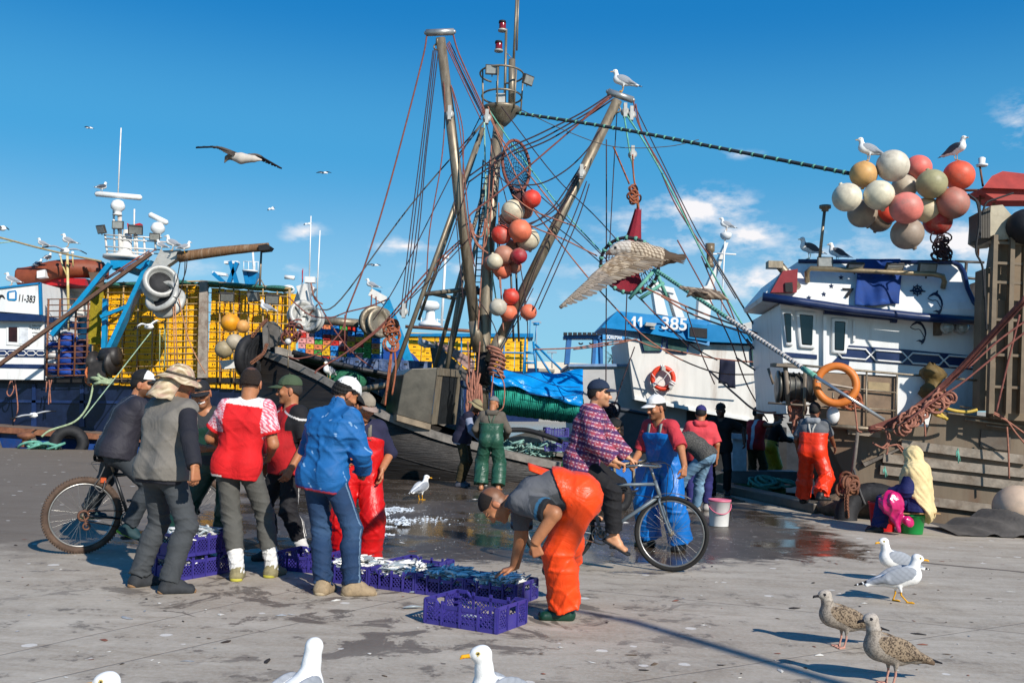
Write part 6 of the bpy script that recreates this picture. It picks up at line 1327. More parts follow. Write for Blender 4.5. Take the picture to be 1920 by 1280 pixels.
 for i in range(len(W)-1):x,y,z=frame_from(W[i+1]-W[i]);g.torus((W[i]+W[i+1])/2,.03,.011,x if i%2 else y,10,5)
 g.build('rusty_chain',M_RUST,S)
 for (x,y,ln) in [(1796,848,20),(1659,882,12)]:ropes('green_twine',S,[[(x,y-8),(x+1,y+ln)],[(x,y-6),(x+4,y+ln*.8)],[(x-2,y-4),(x-3,y+ln*.4)]],15.2,.018,rope_mat('turquoise_rope','#5f9a88'))
 g=MB();g.ball(P(1562,778,15.6),(.10,.10,.14),16,10);g.build('white_block',M_WHITE,S);ropes('block_strop',S,[[(1562,735),(1562,768)]],15.6,.03,M_STEEL)
 # big ring
 g=MB();c=P(1568,721,15.42);x=(Pl(0,0,10,5).n+Vector((-.2,0,.1))).normalized();g.torus(c,.29,.062,x,40,14);o=g.build('life_ring',mat('faded_orange_ring','#c8702c',.5,.15,4,.1,dirt='#8a4f24',dirt_amt=.25));tag(o,'large faded orange life ring tied to the rail above the orange overalls man','life ring')
 g=MB();g.bar(P(1531,715,15.33),P(1609,729,15.33),.05,.02);g.build('strap',mat('grey_strap','#a99a8a',.6),o)
 # tyre at the quay edge, lying chain, net heap, red net
 g=MB();g.torus(P(1640,975,15.3),.42,.17,(-.25,-1,.35),32,14);o=g.build('tyre_fender',M_DARK);tag(o,'black tyre fender at the quay edge left of the seated person','tyre')
 g=MB();g.ball(P(1640,952,16.2),(.95,.5,.28),20,10);o=g.build('tan_net_heap',mat('tan_net','#6e5c4b',.85,.4,14,.8));tag(o,'brown net heap behind the tyre fender at the quay edge','net')
 g=MB();g.ball(P(1632,937,16.3),(.65,.35,.2),16,8);o=g.build('red_net_heap',mat('red_net','#6a1a1e',.85,.4,18,.8));tag(o,'dark red netting behind the tyre fender at the quay edge','net')
 g=MB();g.ball(P(1910,952,14.6),(.36,.36,.33),24,14);o=g.build('net_float',mat('float_c9b7a2','#bda58f',.5,.12,3,.1,dirt='#8a7d70',dirt_amt=.25));tag(o,'large beige float lying against the rusty hull above the grey cloth','buoy')
 rows=[]
 for j in range(12):
  v=j/11;r_=[]
  for i in range(40):
   u=i/39;b=P(1775+260*u,990-3*u,14.0);top=.05+.42*max(0,u-.15)**.7;y=b.y-.35+v*1.1
   z=(top*math.sin(min(1,v*1.15)*math.pi*.55))*(1+.12*math.sin(13*u+2*v))+.035*math.sin(31*u+7*v)*min(u*4,1)+.015
   r_.append(Vector((b.x,y,max(.012,z))))
  rows.append(r_)
 g=MB();g.grid(rows);o=g.build('grey_cloth',mat('grey_canvas','#55504b',.9,.3,5,.5));tag(o,'crumpled dark grey canvas lying on the quay at the right edge','cloth')
 return S
right_ship()
# floats in the big bunch over the right ship
FL=[(1619,327,26,'#c99a5e','orange cream'),(1588,370,28,'#d2c8b0','pale cream'),(1648,366,29,'#c8bfa6','cream'),(1674,311,31,'#c4bba9','large greyish cream'),(1722,315,25,'#d96a5e','pink red'),(1747,345,29,'#96906c','olive'),(1798,329,29,'#d2573c','bright orange'),(1786,381,31,'#a9695a','brownish pink'),(1699,390,31,'#d4766a','salmon pink'),(1696,350,24,'#b3a692','dirty cream'),(1738,394,25,'#bdae8c','yellowish cream'),(1758,415,27,'#9a2a22','dark red'),(1701,438,31,'#8f7f71','grey brown'),(1617,400,28,'#8d8171','grey'),(1649,412,24,'#75695c','dark grey brown'),(1664,400,20,'#c0402e','red')]
ZO=[0,-.3,-.35,-.1,.25,-.15,.1,-.1,-.45,.3,.1,.15,0,.2,.35,.2]
for (x,y,r_,c,nm),zo in zip(FL,ZO):buoy(x,y,r_,16.3+zo,c,nm+' round float in the big bunch above the white visor roof','floats in the big bunch')
g=MB();random.seed(33)
for k in range(30):g.torus(P(1768+random.uniform(-13,10),462+random.uniform(-18,22),16.4),random.uniform(.04,.12),.014,(random.uniform(-1,1),-1,random.uniform(-1,1)),14,5)
pipe(g,16.4,[(1770,440),(1768,490)],4);o=g.build('rope_hank',M_ROPED);tag(o,'dark hank of rope hanging below the dark red float','rope')
# ================================================================ boats and harbour further off
def far_boats():
 # blue boat with coloured crates
 pl=Pl(650,650,38.0);S=empty('fishing_boat',Vector((-6,38,-1)),'blue fishing boat loaded with multicoloured crates beyond the wooden boat','boat')
 g=MB();slab(g,pl,[(548,690),(800,690),(800,800),(548,800)],-.6,4);g.build('hull',M_BLUE,S)
 g=MB();slab(g,pl,[(720,650),(760,655),(800,700),(700,700)],-.3,3);g.build('blue_shelter',mat('deep_blue','#0b3f8a',.5,.2),S)
 g=MB()
 for x in (562,593,620,646,670,686,701,717):pipe(g,pl,[(x,612),(x,690)],3,.2)
 for y in (617,640,658,675):pipe(g,pl,[(562,y-2),(720,y+3)],2.5,.2)
 g.build('crate_rack',M_TEAL,S)
 g=MB();slab(g,pl,[(560,608),(720,616),(720,622),(560,614)],.1,1.5);g.build('netting_cover',mat('green_netting','#2c6258'),S)
 random.seed(17);cols=[('#b3261d','red'),('#d0a21a','yellow'),('#1f78c0','blue'),('#3f8f3a','green'),('#c9774e','orange'),('#cf8f8a','pink')];protos={}
 for ci in range(10):
  for rj in range(8):
   cc,nm=random.choice(cols);m=mat('crate_'+nm,cc,.5,.2,5,.1)
   if nm not in protos:protos[nm]=o=crate_mesh('fish_crate',m,.30,.35,.19,2)
   else:o=protos[nm].copy();link(o)
   o.location=Vector((pl(570+ci*15.2,650).x,37.75+random.uniform(-.05,.05),pl(640,686).z+rj*.2-ci*.012));tag(o,nm+' fish crate in the multicoloured stack on the blue boat','crate',nm+' crates on the blue boat')
 g=MB();g.bar(P(722,560,36.5),P(776,700,36.5),.34,.3);g.bar(P(703,552,36.5),P(726,566,36.5),.3,.3);g.bar(P(697,548,36.5),P(712,552,36.5),.4,.3);g.bar(P(752,640,36.5),P(792,710,36.5),.12,.12);ar=g.build('crane_arm',M_TEAL,S)
 g=MB();g.bar(P(695,548,36.45),P(724,564,36.45),.34,.28);g.build('crane_tip',M_WHITE2,ar)
 for (x,y,ax) in [(702,602,(.4,-1,0)),(712,605,(.6,-.8,.1))]:
  g=MB();g.lathe(P(x,y,36.2),[(.2,-.10),(.55,-.14),(.57,-.09),(.3,-.04),(.3,.04),(.57,.09),(.55,.14),(.4,.13),(.36,.06),(.1,.08)],22,ax);g.build('power_block',M_STEEL,ar)
 ropes('crane_chain',ar,[[(697,552),(695,585)],[(705,556),(706,590)]],36.2,.05,M_ROPE)
 g=MB();g.tube([P(598,600,37),P(672,606,37)],.16,8);g.build('cargo_boom',M_STEEL,S)
 # power blocks of the next boat, in front of the yellow crates' right end
 T=empty('net_hauler',P(575,600,26),'white net hauler with two sheaves hanging over the wooden boat bow','hauler')
 g=MB();g.bar(P(566,535,26),P(582,585,26),.3,.25);slab(g,Pl(570,560,26.1),[(560,540),(580,530),(590,540),(560,585),(545,600),(552,560)],0,.3);g.build('arm',M_WHITE2,T)
 g=MB();slab(g,Pl(552,570,26.2),[(545,580),(560,545),(566,548),(552,590)],0.05,.2);g.build('arm_side',M_NAVY,T)
 for (x,y,ax,r_) in [(566,590,(.5,-1,.2),.36),(582,598,(-.15,-1,.1),.34)]:
  g=MB();g.lathe(P(x,y,25.7),[(r_*.4,-.15),(r_,-.15),(r_*1.02,-.08),(r_*.6,0),(r_*1.02,.08),(r_,.15),(r_*.75,.16),(r_*.7,.08),(r_*.3,.1)],24,ax);g.build('sheave',M_ALU,T)
  g=MB()
  for k in range(3):a=k*2.1;xx,yy,zz=frame_from(ax);g.bar(P(x,y,25.55),P(x,y,25.55)+(xx*math.cos(a)+yy*math.sin(a))*r_*.75,.07,.05)
  g.build('spoke',M_ALU,T)
 ropes('hauler_rope',T,[[(583,530),(590,560),(605,570)],[(596,570),(580,590)]],25.6,.04,M_ROPE2)
 g=MB();pipe(g,34,[(583,405),(580,520)],2.4);pipe(g,34,[(600,432),(594,560)],2.4);g.box(P(582,525,34),(.35,.3,.2));o=g.build('whip_aerials',M_WHITE);tag(o,'pair of tall white whip aerials on the boat behind the yellow crates','aerial')
 g=MB();g.grid([[P(566+2*u,507+22*v,34+.05*math.sin(8*v)) for u in (0,.5,1)] for v in (0,.3,.6,1)]);pipe(g,34,[(568,504),(566,535)],1);o=g.build('red_flag',mat('red_flag','#a02030',.8),solid=.01);tag(o,'small red flag by the white whip aerials','flag')
 g=MB();b=P(541,536,33);g.lathe(b-Vector((0,0,.3)),[(.12,0),(.2,.1),(.22,.2),(.16,.3),(.05,.33)],14);g.tube([P(534,519,33),P(552,521,33)],.07,8);o=g.build('radar_antenna',M_WHITE);tag(o,'white radar scanner above the right end of the yellow crates','radar')
 # further boat with yellow crates and radar mast
 pl=Pl(880,650,46.0);S=empty('fishing_boat',Vector((-2,46,-1)),'distant fishing boat with yellow crates and a white radar mast behind the derricks','boat')
 g=MB();slab(g,pl,[(740,690),(1010,690),(1010,790),(740,790)],-1,5);g.build('hull',M_NAVY,S)
 g=MB();slab(g,pl,[(760,625),(1000,625),(1000,632),(760,630)],.3,2.5);g.build('blue_rail',M_BLUE,S)
 g=MB()
 for x in (825,865,905,945,985):pipe(g,pl,[(x,630),(x,700)],3,.5)
 pipe(g,pl,[(820,657),(1000,662)],3,.5);g.build('rack_bar',M_BLUE,S)
 pr=crate_mesh('fish_crate',M_YEL,.6,.4,.26,2);fr=[]
 for c in range(9):
  for r_ in range(6):fr.append(TM(Vector((pl(778+c*25,650).x,46.0,pl(800,690).z+r_*.27)),(1,0,0),(0,1,0),(0,0,1)))
 place_copies(pr,fr,'yellow fish crate on the distant boat seen behind the derricks','crate','yellow crates on the distant boat')
 g=MB();pipe(g,pl,[(760,612),(905,622)],6,1);g.build('cargo_boom',M_RUST,S)
 g=MB();b=pl(806,612);g.lathe(b,[(.5,0),(.55,.05),(.5,.15),(.24,.3),(.2,.75),(.2,1.0)],18);g.lathe(pl(804,578),[(.25,-.1),(.48,0),(.5,.2),(.4,.32),(.1,.36)],18)
 for (x,y0,y1) in [(790,595,615),(800,597,615),(820,597,615),(830,597,615)]:pipe(g,pl,[(x,y0),(x,y1)],1.6)
 pipe(g,pl,[(788,598),(834,600)],1.5);pipe(g,pl,[(835,482),(828,612)],5);g.tube([pl(826,481),pl(842,482)],.1,8);g.build('radar_mast',M_WHITE,S)
 # boat masts behind the yellow crates
 S=empty('fishing_boat',P(440,560,52),'far blue and white boat gantry showing above the yellow crates','boat')
 pl=Pl(440,520,52);g=MB()
 for a,b in [((400,512),(420,530)),((432,490),(445,535)),((445,492),(425,540)),((460,510),(466,540))]:g.bar(pl(*a),pl(*b),.22,.2)
 slab(g,pl,[(455,510),(482,510),(478,535),(460,535)],0,.6);g.build('gantry',M_BLUE,S)
 g=MB();slab(g,pl,[(398,508),(424,512),(424,517),(398,514)],.1,.4);slab(g,pl,[(420,489),(446,489),(446,494),(420,494)],.1,.4);g.lathe(pl(469,510),[(.4,0),(.42,.08),(.1,.1)],14)
 for x in (457,466,478,484):pipe(g,pl,[(x,490),(x,508)],1.4)
 pipe(g,pl,[(456,490),(485,491)],1.4);pipe(g,pl,[(474,472),(476,508)],4);g.build('white_mast',M_WHITE,S)
 # blue lattice mast at (980,650)
 g=MB()
 for a,b in [((985,640),(980,720)),((1000,640),(1006,710)),((985,660),(1004,662)),((983,680),(1005,680)),((1000,650),(1045,720)),((1003,645),(1065,705))]:g.tube([P(*a,40),P(*b,40)],.05,6)
 pipe(g,40,[(994,600),(993,640)],1.6);pipe(g,40,[(1006,605),(1003,640)],1.6);g.tube([P(1000,607,40),P(1011,607,40)],.06,6);o=g.build('lattice_mast',M_BLUE);tag(o,'slim blue lattice mast standing above the blue tarpaulin','mast')
 # pale quay building
 g=MB();pl=Pl(1060,690,140);slab(g,pl,[(990,676),(1150,684),(1250,690),(1250,740),(990,740)],0,20);S=g.build('harbour_building',mat('pale_render','#cfc3b2',.8,.08,.3,.1),smooth=False);tag(S,'long low pale harbour building far behind the blue tarpaulin','building')
 g=MB();slab(g,pl,[(990,690),(1040,692),(1040,697),(990,695)],.3,.3);g.build('window_band',mat('grey_band','#8d8478',.7),S)  # grey-brown band across the pale wall
 # travel lift
 S=empty('travel_lift',Vector((8,118,0)),'blue boat hoist gantry standing far off left of the white boat','crane')
 pl=Pl(1110,650,118);M_TL=mat('hoist_blue','#24598f',.5,.12,2,.1);M_TL2=mat('hoist_light_blue','#3d8cc4',.5,.1,2,.1);g=MB()
 slab(g,pl,[(1057,629),(1130,625),(1130,635),(1057,635)],0,2);g.build('beam',M_TL,S)
 for q in ([(1063,635),(1072,635),(1068,682),(1059,682)],[(1113,635),(1119,635),(1116,686),(1110,686)],[(1124,632),(1130,632),(1131,690),(1126,690)],[(1176,636),(1182,636),(1186,690),(1180,690)]):g=MB();slab(g,pl,q,0,2);g.build('leg',M_TL,S)
 g=MB();slab(g,pl,[(1130,624),(1176,627),(1176,637),(1130,636)],.3,2);slab(g,pl,[(1117,636),(1125,636),(1128,688),(1116,688)],-.3,2);slab(g,pl,[(1182,636),(1186,636),(1190,690),(1184,690)],-.3,2);bm=g.build('sign_beam',M_TL2,S)
 text('SOREMAR',pl,(1137,635),(1167,636),8,.4,M_WHITE,bm,bold=.03)
 g=MB()
 for x in range(1060,1130,9):g.box(pl(x,626,.5),(.45,.4,.35))
 g.build('beam_gear',M_DARK,S)
 for x in (1089,1109,1137):g=MB();g.torus(pl(x,641,.5),.25,.1,(0,1,0),10,5,200,340);g.build('hook',M_DARK,S)
 # palms / lamp posts / masts on the skyline
 g=MB();random.seed(44);c=P(1150,674,128);g.tube([P(1150,692,128),c],.18,6);tr=g.build('palm_tree',M_GREYW);tag(tr,'small far palm tree inside the hoist gantry','tree')
 g=MB()
 for k in range(46):
  a=random.uniform(0,6.3);e=random.uniform(-.5,.9);v=Vector((math.cos(a),math.sin(a)*.6,e))*random.uniform(.8,1.7);n_=Vector((-v.y,v.x,0)).normalized()*.12;g._add([c-n_,c+v*.6+Vector((0,0,.2))-n_,c+v,c+v*.6+Vector((0,0,.2))+n_],[(0,1,2,3)])
 g.build('crown',mat('palm_green','#3d4f3a',.8,.4,1,0),tr)
 for i,(x,y0,y1,lb) in enumerate([(1158,652,690,'grey lamp post far off inside the hoist gantry'),(1006,604,690,'tall far lamp post left of the vertical dark rope'),(1035,660,690,'far thin mast just left of the hoist gantry leg')]):
  g=MB();pipe(g,125,[(x,y0),(x,y1)],2);g.box(P(x,y0,125),(1.2,.4,.25));o=g.build('light_mast',mat('far_grey','#8a9aa8',.7,.05));tag(o,lb,'mast')
 g=MB();g.box(Vector((-60,300,2)),(1700,40,7.0));o=g.build('breakwater',mat('breakwater_stone','#8d8a86',.9,.2,.05,.2),smooth=False);tag(o,kind='structure')
far_boats()
# floats hanging by the crate wall
for (x,y,r_,c,lb) in [(432,605,18,'#d08a12','bright yellow float hanging before the yellow crates, topmost of the bunch'),(455,612,13,'#c08a4a','tan orange float hanging before the yellow crates'),(440,641,16,'#a89c88','grey cream float in the bunch before the yellow crates'),(420,655,17,'#928468','brownish grey float in the bunch before the yellow crates, lowest left'),(458,690,17,'#c9a53c','dull yellow float half hidden beneath the bow tyres')]:buoy(x,y,r_,25.5,c,lb,None)
g=MB();slab(g,Pl(435,690,26),[(412,676),(440,673),(440,690),(416,692)],0,.3);o=g.build('white_sheet',mat('white_sheet','#c9c6c0',.7,.1,6,.3));tag(o,'white plastic sheet below the cream floats by the bow','sheet')
deck_things() if False else None
# ================================================================ purple crates and fish
M_PUR=mat('purple_plastic','#37317c',.42,.14,6,.08,dirt='#4a4278',dirt_amt=.18)
_pc={}
def purple_crate(name,sx,sy,sz):
 key=(sx,sy,sz);g=MB();t=.010;b=.018
 g.box((0,0,.006),(sx-.03,sy-.03,.010))
 for k in range(7):g.box((0,-sy/2+.04+k*(sy-.08)/6,.014),(sx-.04,.012,.008))
 def panel(p0,u,L,nseg,dip):
  n=Vector((0,0,1)).cross(u);w=L/nseg
  def bx(c,a,h):g.box(p0+u*c[0]+Vector((0,0,c[1])),(a,t,h),(u,n,Vector((0,0,1))))
  bx((L/2,.014),L,.028)
  top=sz-.012
  if dip:
   e=L*.16;bx((e/2,top),e,.026);bx((L-e/2,top),e,.026);bx((L/2,top-.032),L*.56,.026)
   for s_ in (0,1):
    x0=e if s_==0 else L-e;x1=L*.22 if s_==0 else L*.78;g.bar(p0+u*x0+Vector((0,0,top)),p0+u*x1+Vector((0,0,top-.032)),t,.026,n)
  else:
   bx((L/2,top),L,.026)
  for k in range(nseg+1):bx((k*w if 0<k<nseg else (.008 if k==0 else L-.008),sz/2),.022 if k not in (0,nseg) else .03,sz*.92);g.box(p0+u*min(max(k*w,.008),L-.008)-n*.006+Vector((0,0,sz/2)),(.012,.014,sz*.9),(u,n,Vector((0,0,1))))
  zt=top-(.045 if dip else .016);zb=.028
  for k in range(nseg):
   x0,x1=k*w+.02,(k+1)*w-.02
   if not dip and nseg==3 and k==1:bx((L/2,zb+(zt-zb)*.3),w-.03,(zt-zb)*.6);continue
   H=zt-zb;W=x1-x0;st_=.032
   for sgn in (1,-1):
    for q in range(int((W+H)/st_)+1):
     o=q*st_;a=(o,0) if o<W else (W,o-W);e_=(0,o) if o<H else (o-H,H)
     if sgn<0:a=(W-a[0],a[1]);e_=(W-e_[0],e_[1])
     A_=p0+u*(x0+a[0])+Vector((0,0,zb+a[1]));B_=p0+u*(x0+e_[0])+Vector((0,0,zb+e_[1]))
     if (A_-B_).length>.012:g.bar(A_,B_,.0062,.006,n)
 panel(Vector((-sx/2,-sy/2,0)),Vector((1,0,0)),sx,4,True);panel(Vector((sx/2,sy/2,0)),Vector((-1,0,0)),sx,4,True)
 panel(Vector((sx/2,-sy/2,0)),Vector((0,1,0)),sy,3,False);panel(Vector((-sx/2,sy/2,0)),Vector((0,-1,0)),sy,3,False)
 for i in (-1,1):
  for j in (-1,1):
   for z in (.045,.085,.125):g.box((i*(sx/2-.02),j*(sy/2-.02),z),(.052,.052,.008))
 return g.build(name,M_PUR)
def put(o,p0,ang,lb,gp=None):o.location=p0;o.rotation_euler.z=ang;tag(o,lb,'crate',gp)
def cp_(o):c=o.copy();link(c);return c
# single front crate: long front side runs from its left front corner to its right front corner
a,b,c=G(794,1167),G(932,1189),G(975,1164);L=(b-a).length;W=.42;u=(b-a).normalized();ang0=math.atan2(u.y,u.x);v=Vector((-u.y,u.x,0))
CR_F=purple_crate('fish_crate',.58,.42,.175);ctr=a+u*(L/2)+v*(W/2);put(CR_F,ctr,ang0,'purple crate nearest the camera holding a single fish')
# the row
CR_R=purple_crate('fish_crate',.46,.40,.165);p0=G(604,1090);p1=G(966,1137);ur=(p1-p0).normalized();vr=Vector((-ur.y,ur.x,0));nrow=4;ROWC=[]
Lr=(p1-p0).length;angr=math.atan2(ur.y,ur.x)
names=['purple crate of fish behind the blue jacket man, leftmost of the row','purple crate of pale fish right of the tan shoes, second of the row','purple crate of fish in the middle right of the row','purple crate of fish under the bending man hand, last of the row']
for i in range(nrow):
 c_=p0+ur*(Lr*(i+.5)/nrow)+vr*.21;o=CR_R if i==0 else cp_(CR_R);put(o,c_,angr,names[i]);o.scale.x=Lr/nrow/.465;ROWC.append(c_)
o=cp_(CR_R);put(o,G(590,1072)+vr*.12-ur*.15,angr+.1,'purple crate in the shade just left of the blue jeans legs');
e=cp_(CR_R);put(e,ROWC[1]+vr*.42-ur*.1,angr,'purple crate behind the row at the feet of the red overalls man');BACKC=ROWC[1]+vr*.42-ur*.1
# the stack on the left
a,b=G(335,1089),G(432,1072);u2=(b-a).normalized();v2=Vector((-u2.y,u2.x,0));ang2=math.atan2(u2.y,u2.x);c2=a+u2*.29+v2*.2
CR_S=purple_crate('fish_crate',.58,.40,.185);put(CR_S,c2,ang2,'lower purple crate of the two stacked beside the red shirt man');CS2=cp_(CR_S);put(CS2,c2+Vector((.01,.01,.188)),ang2+.02,'upper purple crate full of fish, stacked beside the red shirt man')
# sardines
def fish_mat():
 g=NG('sardine_skin');g.b.inputs['Roughness'].default_value=.3
 vcn=g.n('ShaderNodeVertexColor');vcn.layer_name='Col';oi=g.n('ShaderNodeObjectInfo');q=g.ramp(oi.outputs['Random'],0,1,.75,1.1)
 c=g.mix(1.0,vcn.outputs[0],(1,1,1,1),'MULTIPLY');m=g.n('ShaderNodeMixRGB',blend_type='MULTIPLY');m.inputs[0].default_value=1;g.set(m.inputs[1],c);g.set(m.inputs[2],q);g.set(g.b.inputs['Base Color'],m.outputs[0]);return g.m
M_FISH=fish_mat()
def fish_mesh():
 V,F,C=[],[],[];n=8;prof=[(0,.002),(.012,.009),(.03,.015),(.06,.019),(.09,.017),(.12,.011),(.145,.005),(.152,.004)]
 for i,(x,r) in enumerate(prof):
  for k in range(n):
   a=2*math.pi*k/n;V.append((x-.08,math.sin(a)*r*.55+.006*math.sin(x*18),math.cos(a)*r));cz=math.cos(a)
   C.append(lin('#8a959b') if cz>.6 else (lin('#cdd1d1') if cz>.1 else lin('#f3f0ea')))
 for i in range(len(prof)-1):
  for k in range(n):F.append((i*n+k,i*n+(k+1)%n,(i+1)*n+(k+1)%n,(i+1)*n+k))
 b=len(V);y=.006*math.sin(.152*18);V+=[(.068,y,0),(.1,y+.003,.018),(.09,y,0),(.1,y-.003,-.018)];C+=[lin('#5a6672')]*4;F+=[(b,b+1,b+2,b+3)]
 return V,F,C
def fish_obj(parts):
 V,F,C=fish_mesh();v,f,c=[],[],[]
 for M in parts:
  b=len(v);v+=[tuple(M@Vector(p)) for p in V];f+=[tuple(i+b for i in q) for q in F];k=random.uniform(.6,1.15);c+=[tuple(x*k for x in q) for q in C]
 me=bpy.data.meshes.new('sardine');me.from_pydata(v,[],f);me.materials.append(M_FISH);a=me.color_attributes.new('Col','FLOAT_COLOR','POINT')
 for i,q in enumerate(c):a.data[i].color=(*q,1)
 me.polygons.foreach_set('use_smooth',[True]*len(f));o=bpy.data.objects.new('sardine',me);link(o);return o
def fish_M(p,ang,s=1.0):
 return Matrix.Translation(p)@Matrix.Rotation(ang+random.uniform(-1.1,1.1)+random.choice((0,math.pi)),4,'Z')@Matrix.Rotation(random.uniform(-.25,.25),4,'Y')@Matrix.Rotation(random.choice((1.3,-1.3))+random.uniform(-.5,.5),4,'X')@Matrix.Scale(s,4)
random.seed(50);top_,low_=[],[]
def heap(ctr,ang,sx,sy,z0,n,dome=.03):
 out=[]
 R_=Matrix.Rotation(ang,3,'Z')
 for i in range(n):
  x,y=random.uniform(-.5,.5),random.uniform(-.5,.5);h=dome*(1-(2*x)**2)*(1-(2*y)**2);out.append(fish_M(ctr+R_@Vector((x*(sx-.13),y*(sy-.1),z0+h+random.uniform(-.012,.02))),ang+1.0,random.uniform(.8,1.1)))
 return out
for i,c_ in enumerate(ROWC):
 top_+=heap(c_,angr,Lr/nrow,.40,.158,62);low_+=heap(c_,angr,Lr/nrow,.40,.125,130,.012)
top_+=heap(c2+Vector((.01,.01,.188)),ang2,.58,.40,.17,46);low_+=heap(c2+Vector((.01,.01,.188)),ang2,.58,.40,.14,110,.01);low_+=heap(c2,ang2,.58,.40,.12,60,.01)
f0=fish_obj([Matrix.Identity(4)])
for i,M in enumerate(top_[:296]):
 o=f0 if i==0 else f0.copy()
 if i:link(o)
 o.matrix_world=M;tag(o,'small silver sardine lying on top of a heap in a purple crate','fish','sardines heaped in the purple crates')
o=fish_obj(low_);o.name='sardine_heap';tag(o,'mass of silver sardines filling the purple crates',kind='stuff')
for (p,an,lb,s) in [(ctr+Vector((-.03,.03,.035)),ang0+.2,'single pale fish lying on the bottom of the front purple crate',1.15),(G(775,1141)+Vector((0,0,.012)),.25,'lone sardine lying on the concrete left of the front crate',1.0),(G(782,1112)+Vector((0,0,.01)),.1,'lone fish on the ground by the wet stain near the row',.8)]:
 o=f0.copy();link(o);o.matrix_world=Matrix.Translation(p)@Matrix.Rotation(an,4,'Z')@Matrix.Rotation(1.4,4,'X')@Matrix.Scale(s,4);tag(o,lb,'fish')
# crushed ice
def ice():
 random.seed(60);V,F=[],[]
 def lump(p,r):
  b=len(V)
  for (x,y,z) in [(0,0,1),(1,0,0),(.3,.95,0),(-.8,.6,.1),(-.8,-.6,0),(.3,-.95,.1),(0,0,-.6)]:V.append((p[0]+x*r*random.uniform(.7,1.3),p[1]+y*r*random.uniform(.7,1.3),max(.004,p[2]+z*r*.7)))
  for k in range(5):F.append((b,b+1+k,b+1+(k+1)%5));F.append((b+6,b+1+(k+1)%5,b+1+k))
 for (px,py,sx,sy,n,hh) in [(742,957,30,4,480,.05),(708,965,24,4,300,.04),(705,988,34,2,260,.015),(700,1003,38,3,300,.025),(730,976,44,4,120,.012),(800,975,60,8,90,.008)]:
  for i in range(n):
   a,b_=random.gauss(0,.45),random.gauss(0,.45);p=G(px+a*sx,py+b_*sy);h=hh*math.exp(-(a*a+b_*b_)*2);lump((p.x,p.y,random.uniform(0,h)+.003),random.uniform(.006,.02))
 for i in range(160):p=G(random.uniform(680,1000),random.uniform(925,1030));lump((p.x,p.y,.003),random.uniform(.003,.008))
 for i in range(60):p=G(756,986);a=random.uniform(0,6.3);r=random.uniform(0,.09);lump((p.x+r*math.cos(a),p.y+r*math.sin(a),.02+random.uniform(0,.10)*(1-r/.09)),.03)
 me=bpy.data.meshes.new('crushed_ice');me.from_pydata(V,[],F);me.materials.append(mat('ice','#c6ccd1',.35,.1,20,.3,spec=.5));o=bpy.data.objects.new('crushed_ice',me);link(o);tag(o,'crushed white ice spilled over the wet quay',kind='stuff')
ice()
def scraps():
 random.seed(90);V,F,C=[],[],[];cs=[lin(c) for c in ('#3a2f26','#5a4a3a','#c9c4ba','#8d8f92','#2c2622','#7a4a3a','#d8d3ca')]
 for i in range(420):
  px,py=random.uniform(-40,1960),860+420*random.random()**1.3
  p=G(px,py);s=random.choice((.006,.008,.01,.014,.022))*random.uniform(.6,1.3);a=random.uniform(0,6.3);e=random.uniform(1,3.2);b=len(V);n=7;h=s*random.uniform(.1,.5);c=random.choice(cs)
  for k in range(n):
   t=2*math.pi*k/n;r=s*random.uniform(.6,1.2);x,y=r*e*math.cos(t),r*math.sin(t);V.append((p.x+x*math.cos(a)-y*math.sin(a),p.y+x*math.sin(a)+y*math.cos(a),.003));C.append(c)
  V.append((p.x,p.y,.003+h));C.append(c);F+=[(b+k,b+(k+1)%n,b+n) for k in range(n)]
 o=mesh_np('fish_scraps',V,None,mat('scrap_bits','#ffffff',.8,.2,30,.2,vcol=True),None,False,C,T=F);tag(o,'small fish scraps and grit scattered over the concrete quay',kind='stuff')
scraps()
# ================================================================ buckets, seat, bag, cart
def bucket(loc,r0,r1,h,m,label,name='bucket',lid=None,handle=None):
 S=empty(name,loc,label,'bucket');g=MB();g.lathe(loc,[(r0,.004),(r0*1.02,.01),(r1,h-.03),(r1*1.05,h-.028),(r1*1.05,h),(r1*.96,h),(r0*.94,.03)],28);g.build('pail',m,S)
 if lid:g=MB();g.lathe(loc,[(r1*1.08,h-.02),(r1*1.09,h+.008),(r1*.98,h+.012),(r1*.95,h+.004)],28);g.build('lid',lid,S)
 if handle:
  p=Vector(loc);g=MB();g.tube([p+Vector((r1*1.07*math.cos(t),-r1*1.07*math.sin(t)*1.0 if False else-r1*1.08*math.sin(t),h-.05-.13*math.sin(t)**1)) for t in [math.pi*i/16 for i in range(17)]],.008,6);g.build('handle',handle,S)
 return S
M_PINKP=mat('pink_plastic','#c9687e',.45,.08,5,.05)
bucket(G(1348,986),.125,.148,.36,mat('white_plastic','#d9d8d4',.4,.05,4,.05,dirt='#b7a99a',dirt_amt=.1),'white plastic pail with pink lid and handle standing on the wet quay',lid=M_PINKP,handle=M_PINKP)
bucket(G(1710,1000),.135,.17,.27,mat('green_plastic','#12843c',.4,.08,4,.05),'upturned green bucket used as a seat by the person in the yellow scarf')
bucket(G(1655,995),.15,.19,.40,mat('red_plastic','#8c1a1e',.45,.08,4,.05),'dark red bucket on the ground before the seated person')
sp=G(1710,1000);g=MB();g.box(sp+Vector((0,0,.285)),(.50,.34,.012));g.box(sp+Vector((.12,-.06,.298)),(.34,.30,.010),(Vector((.96,.28,0)),Vector((-.28,.96,0)),Vector((0,0,1))));o=g.build('cardboard_sheet',mat('cardboard','#a58258',.85,.15,6,.1));tag(o,'pieces of cardboard laid on the green bucket as a seat','cardboard')
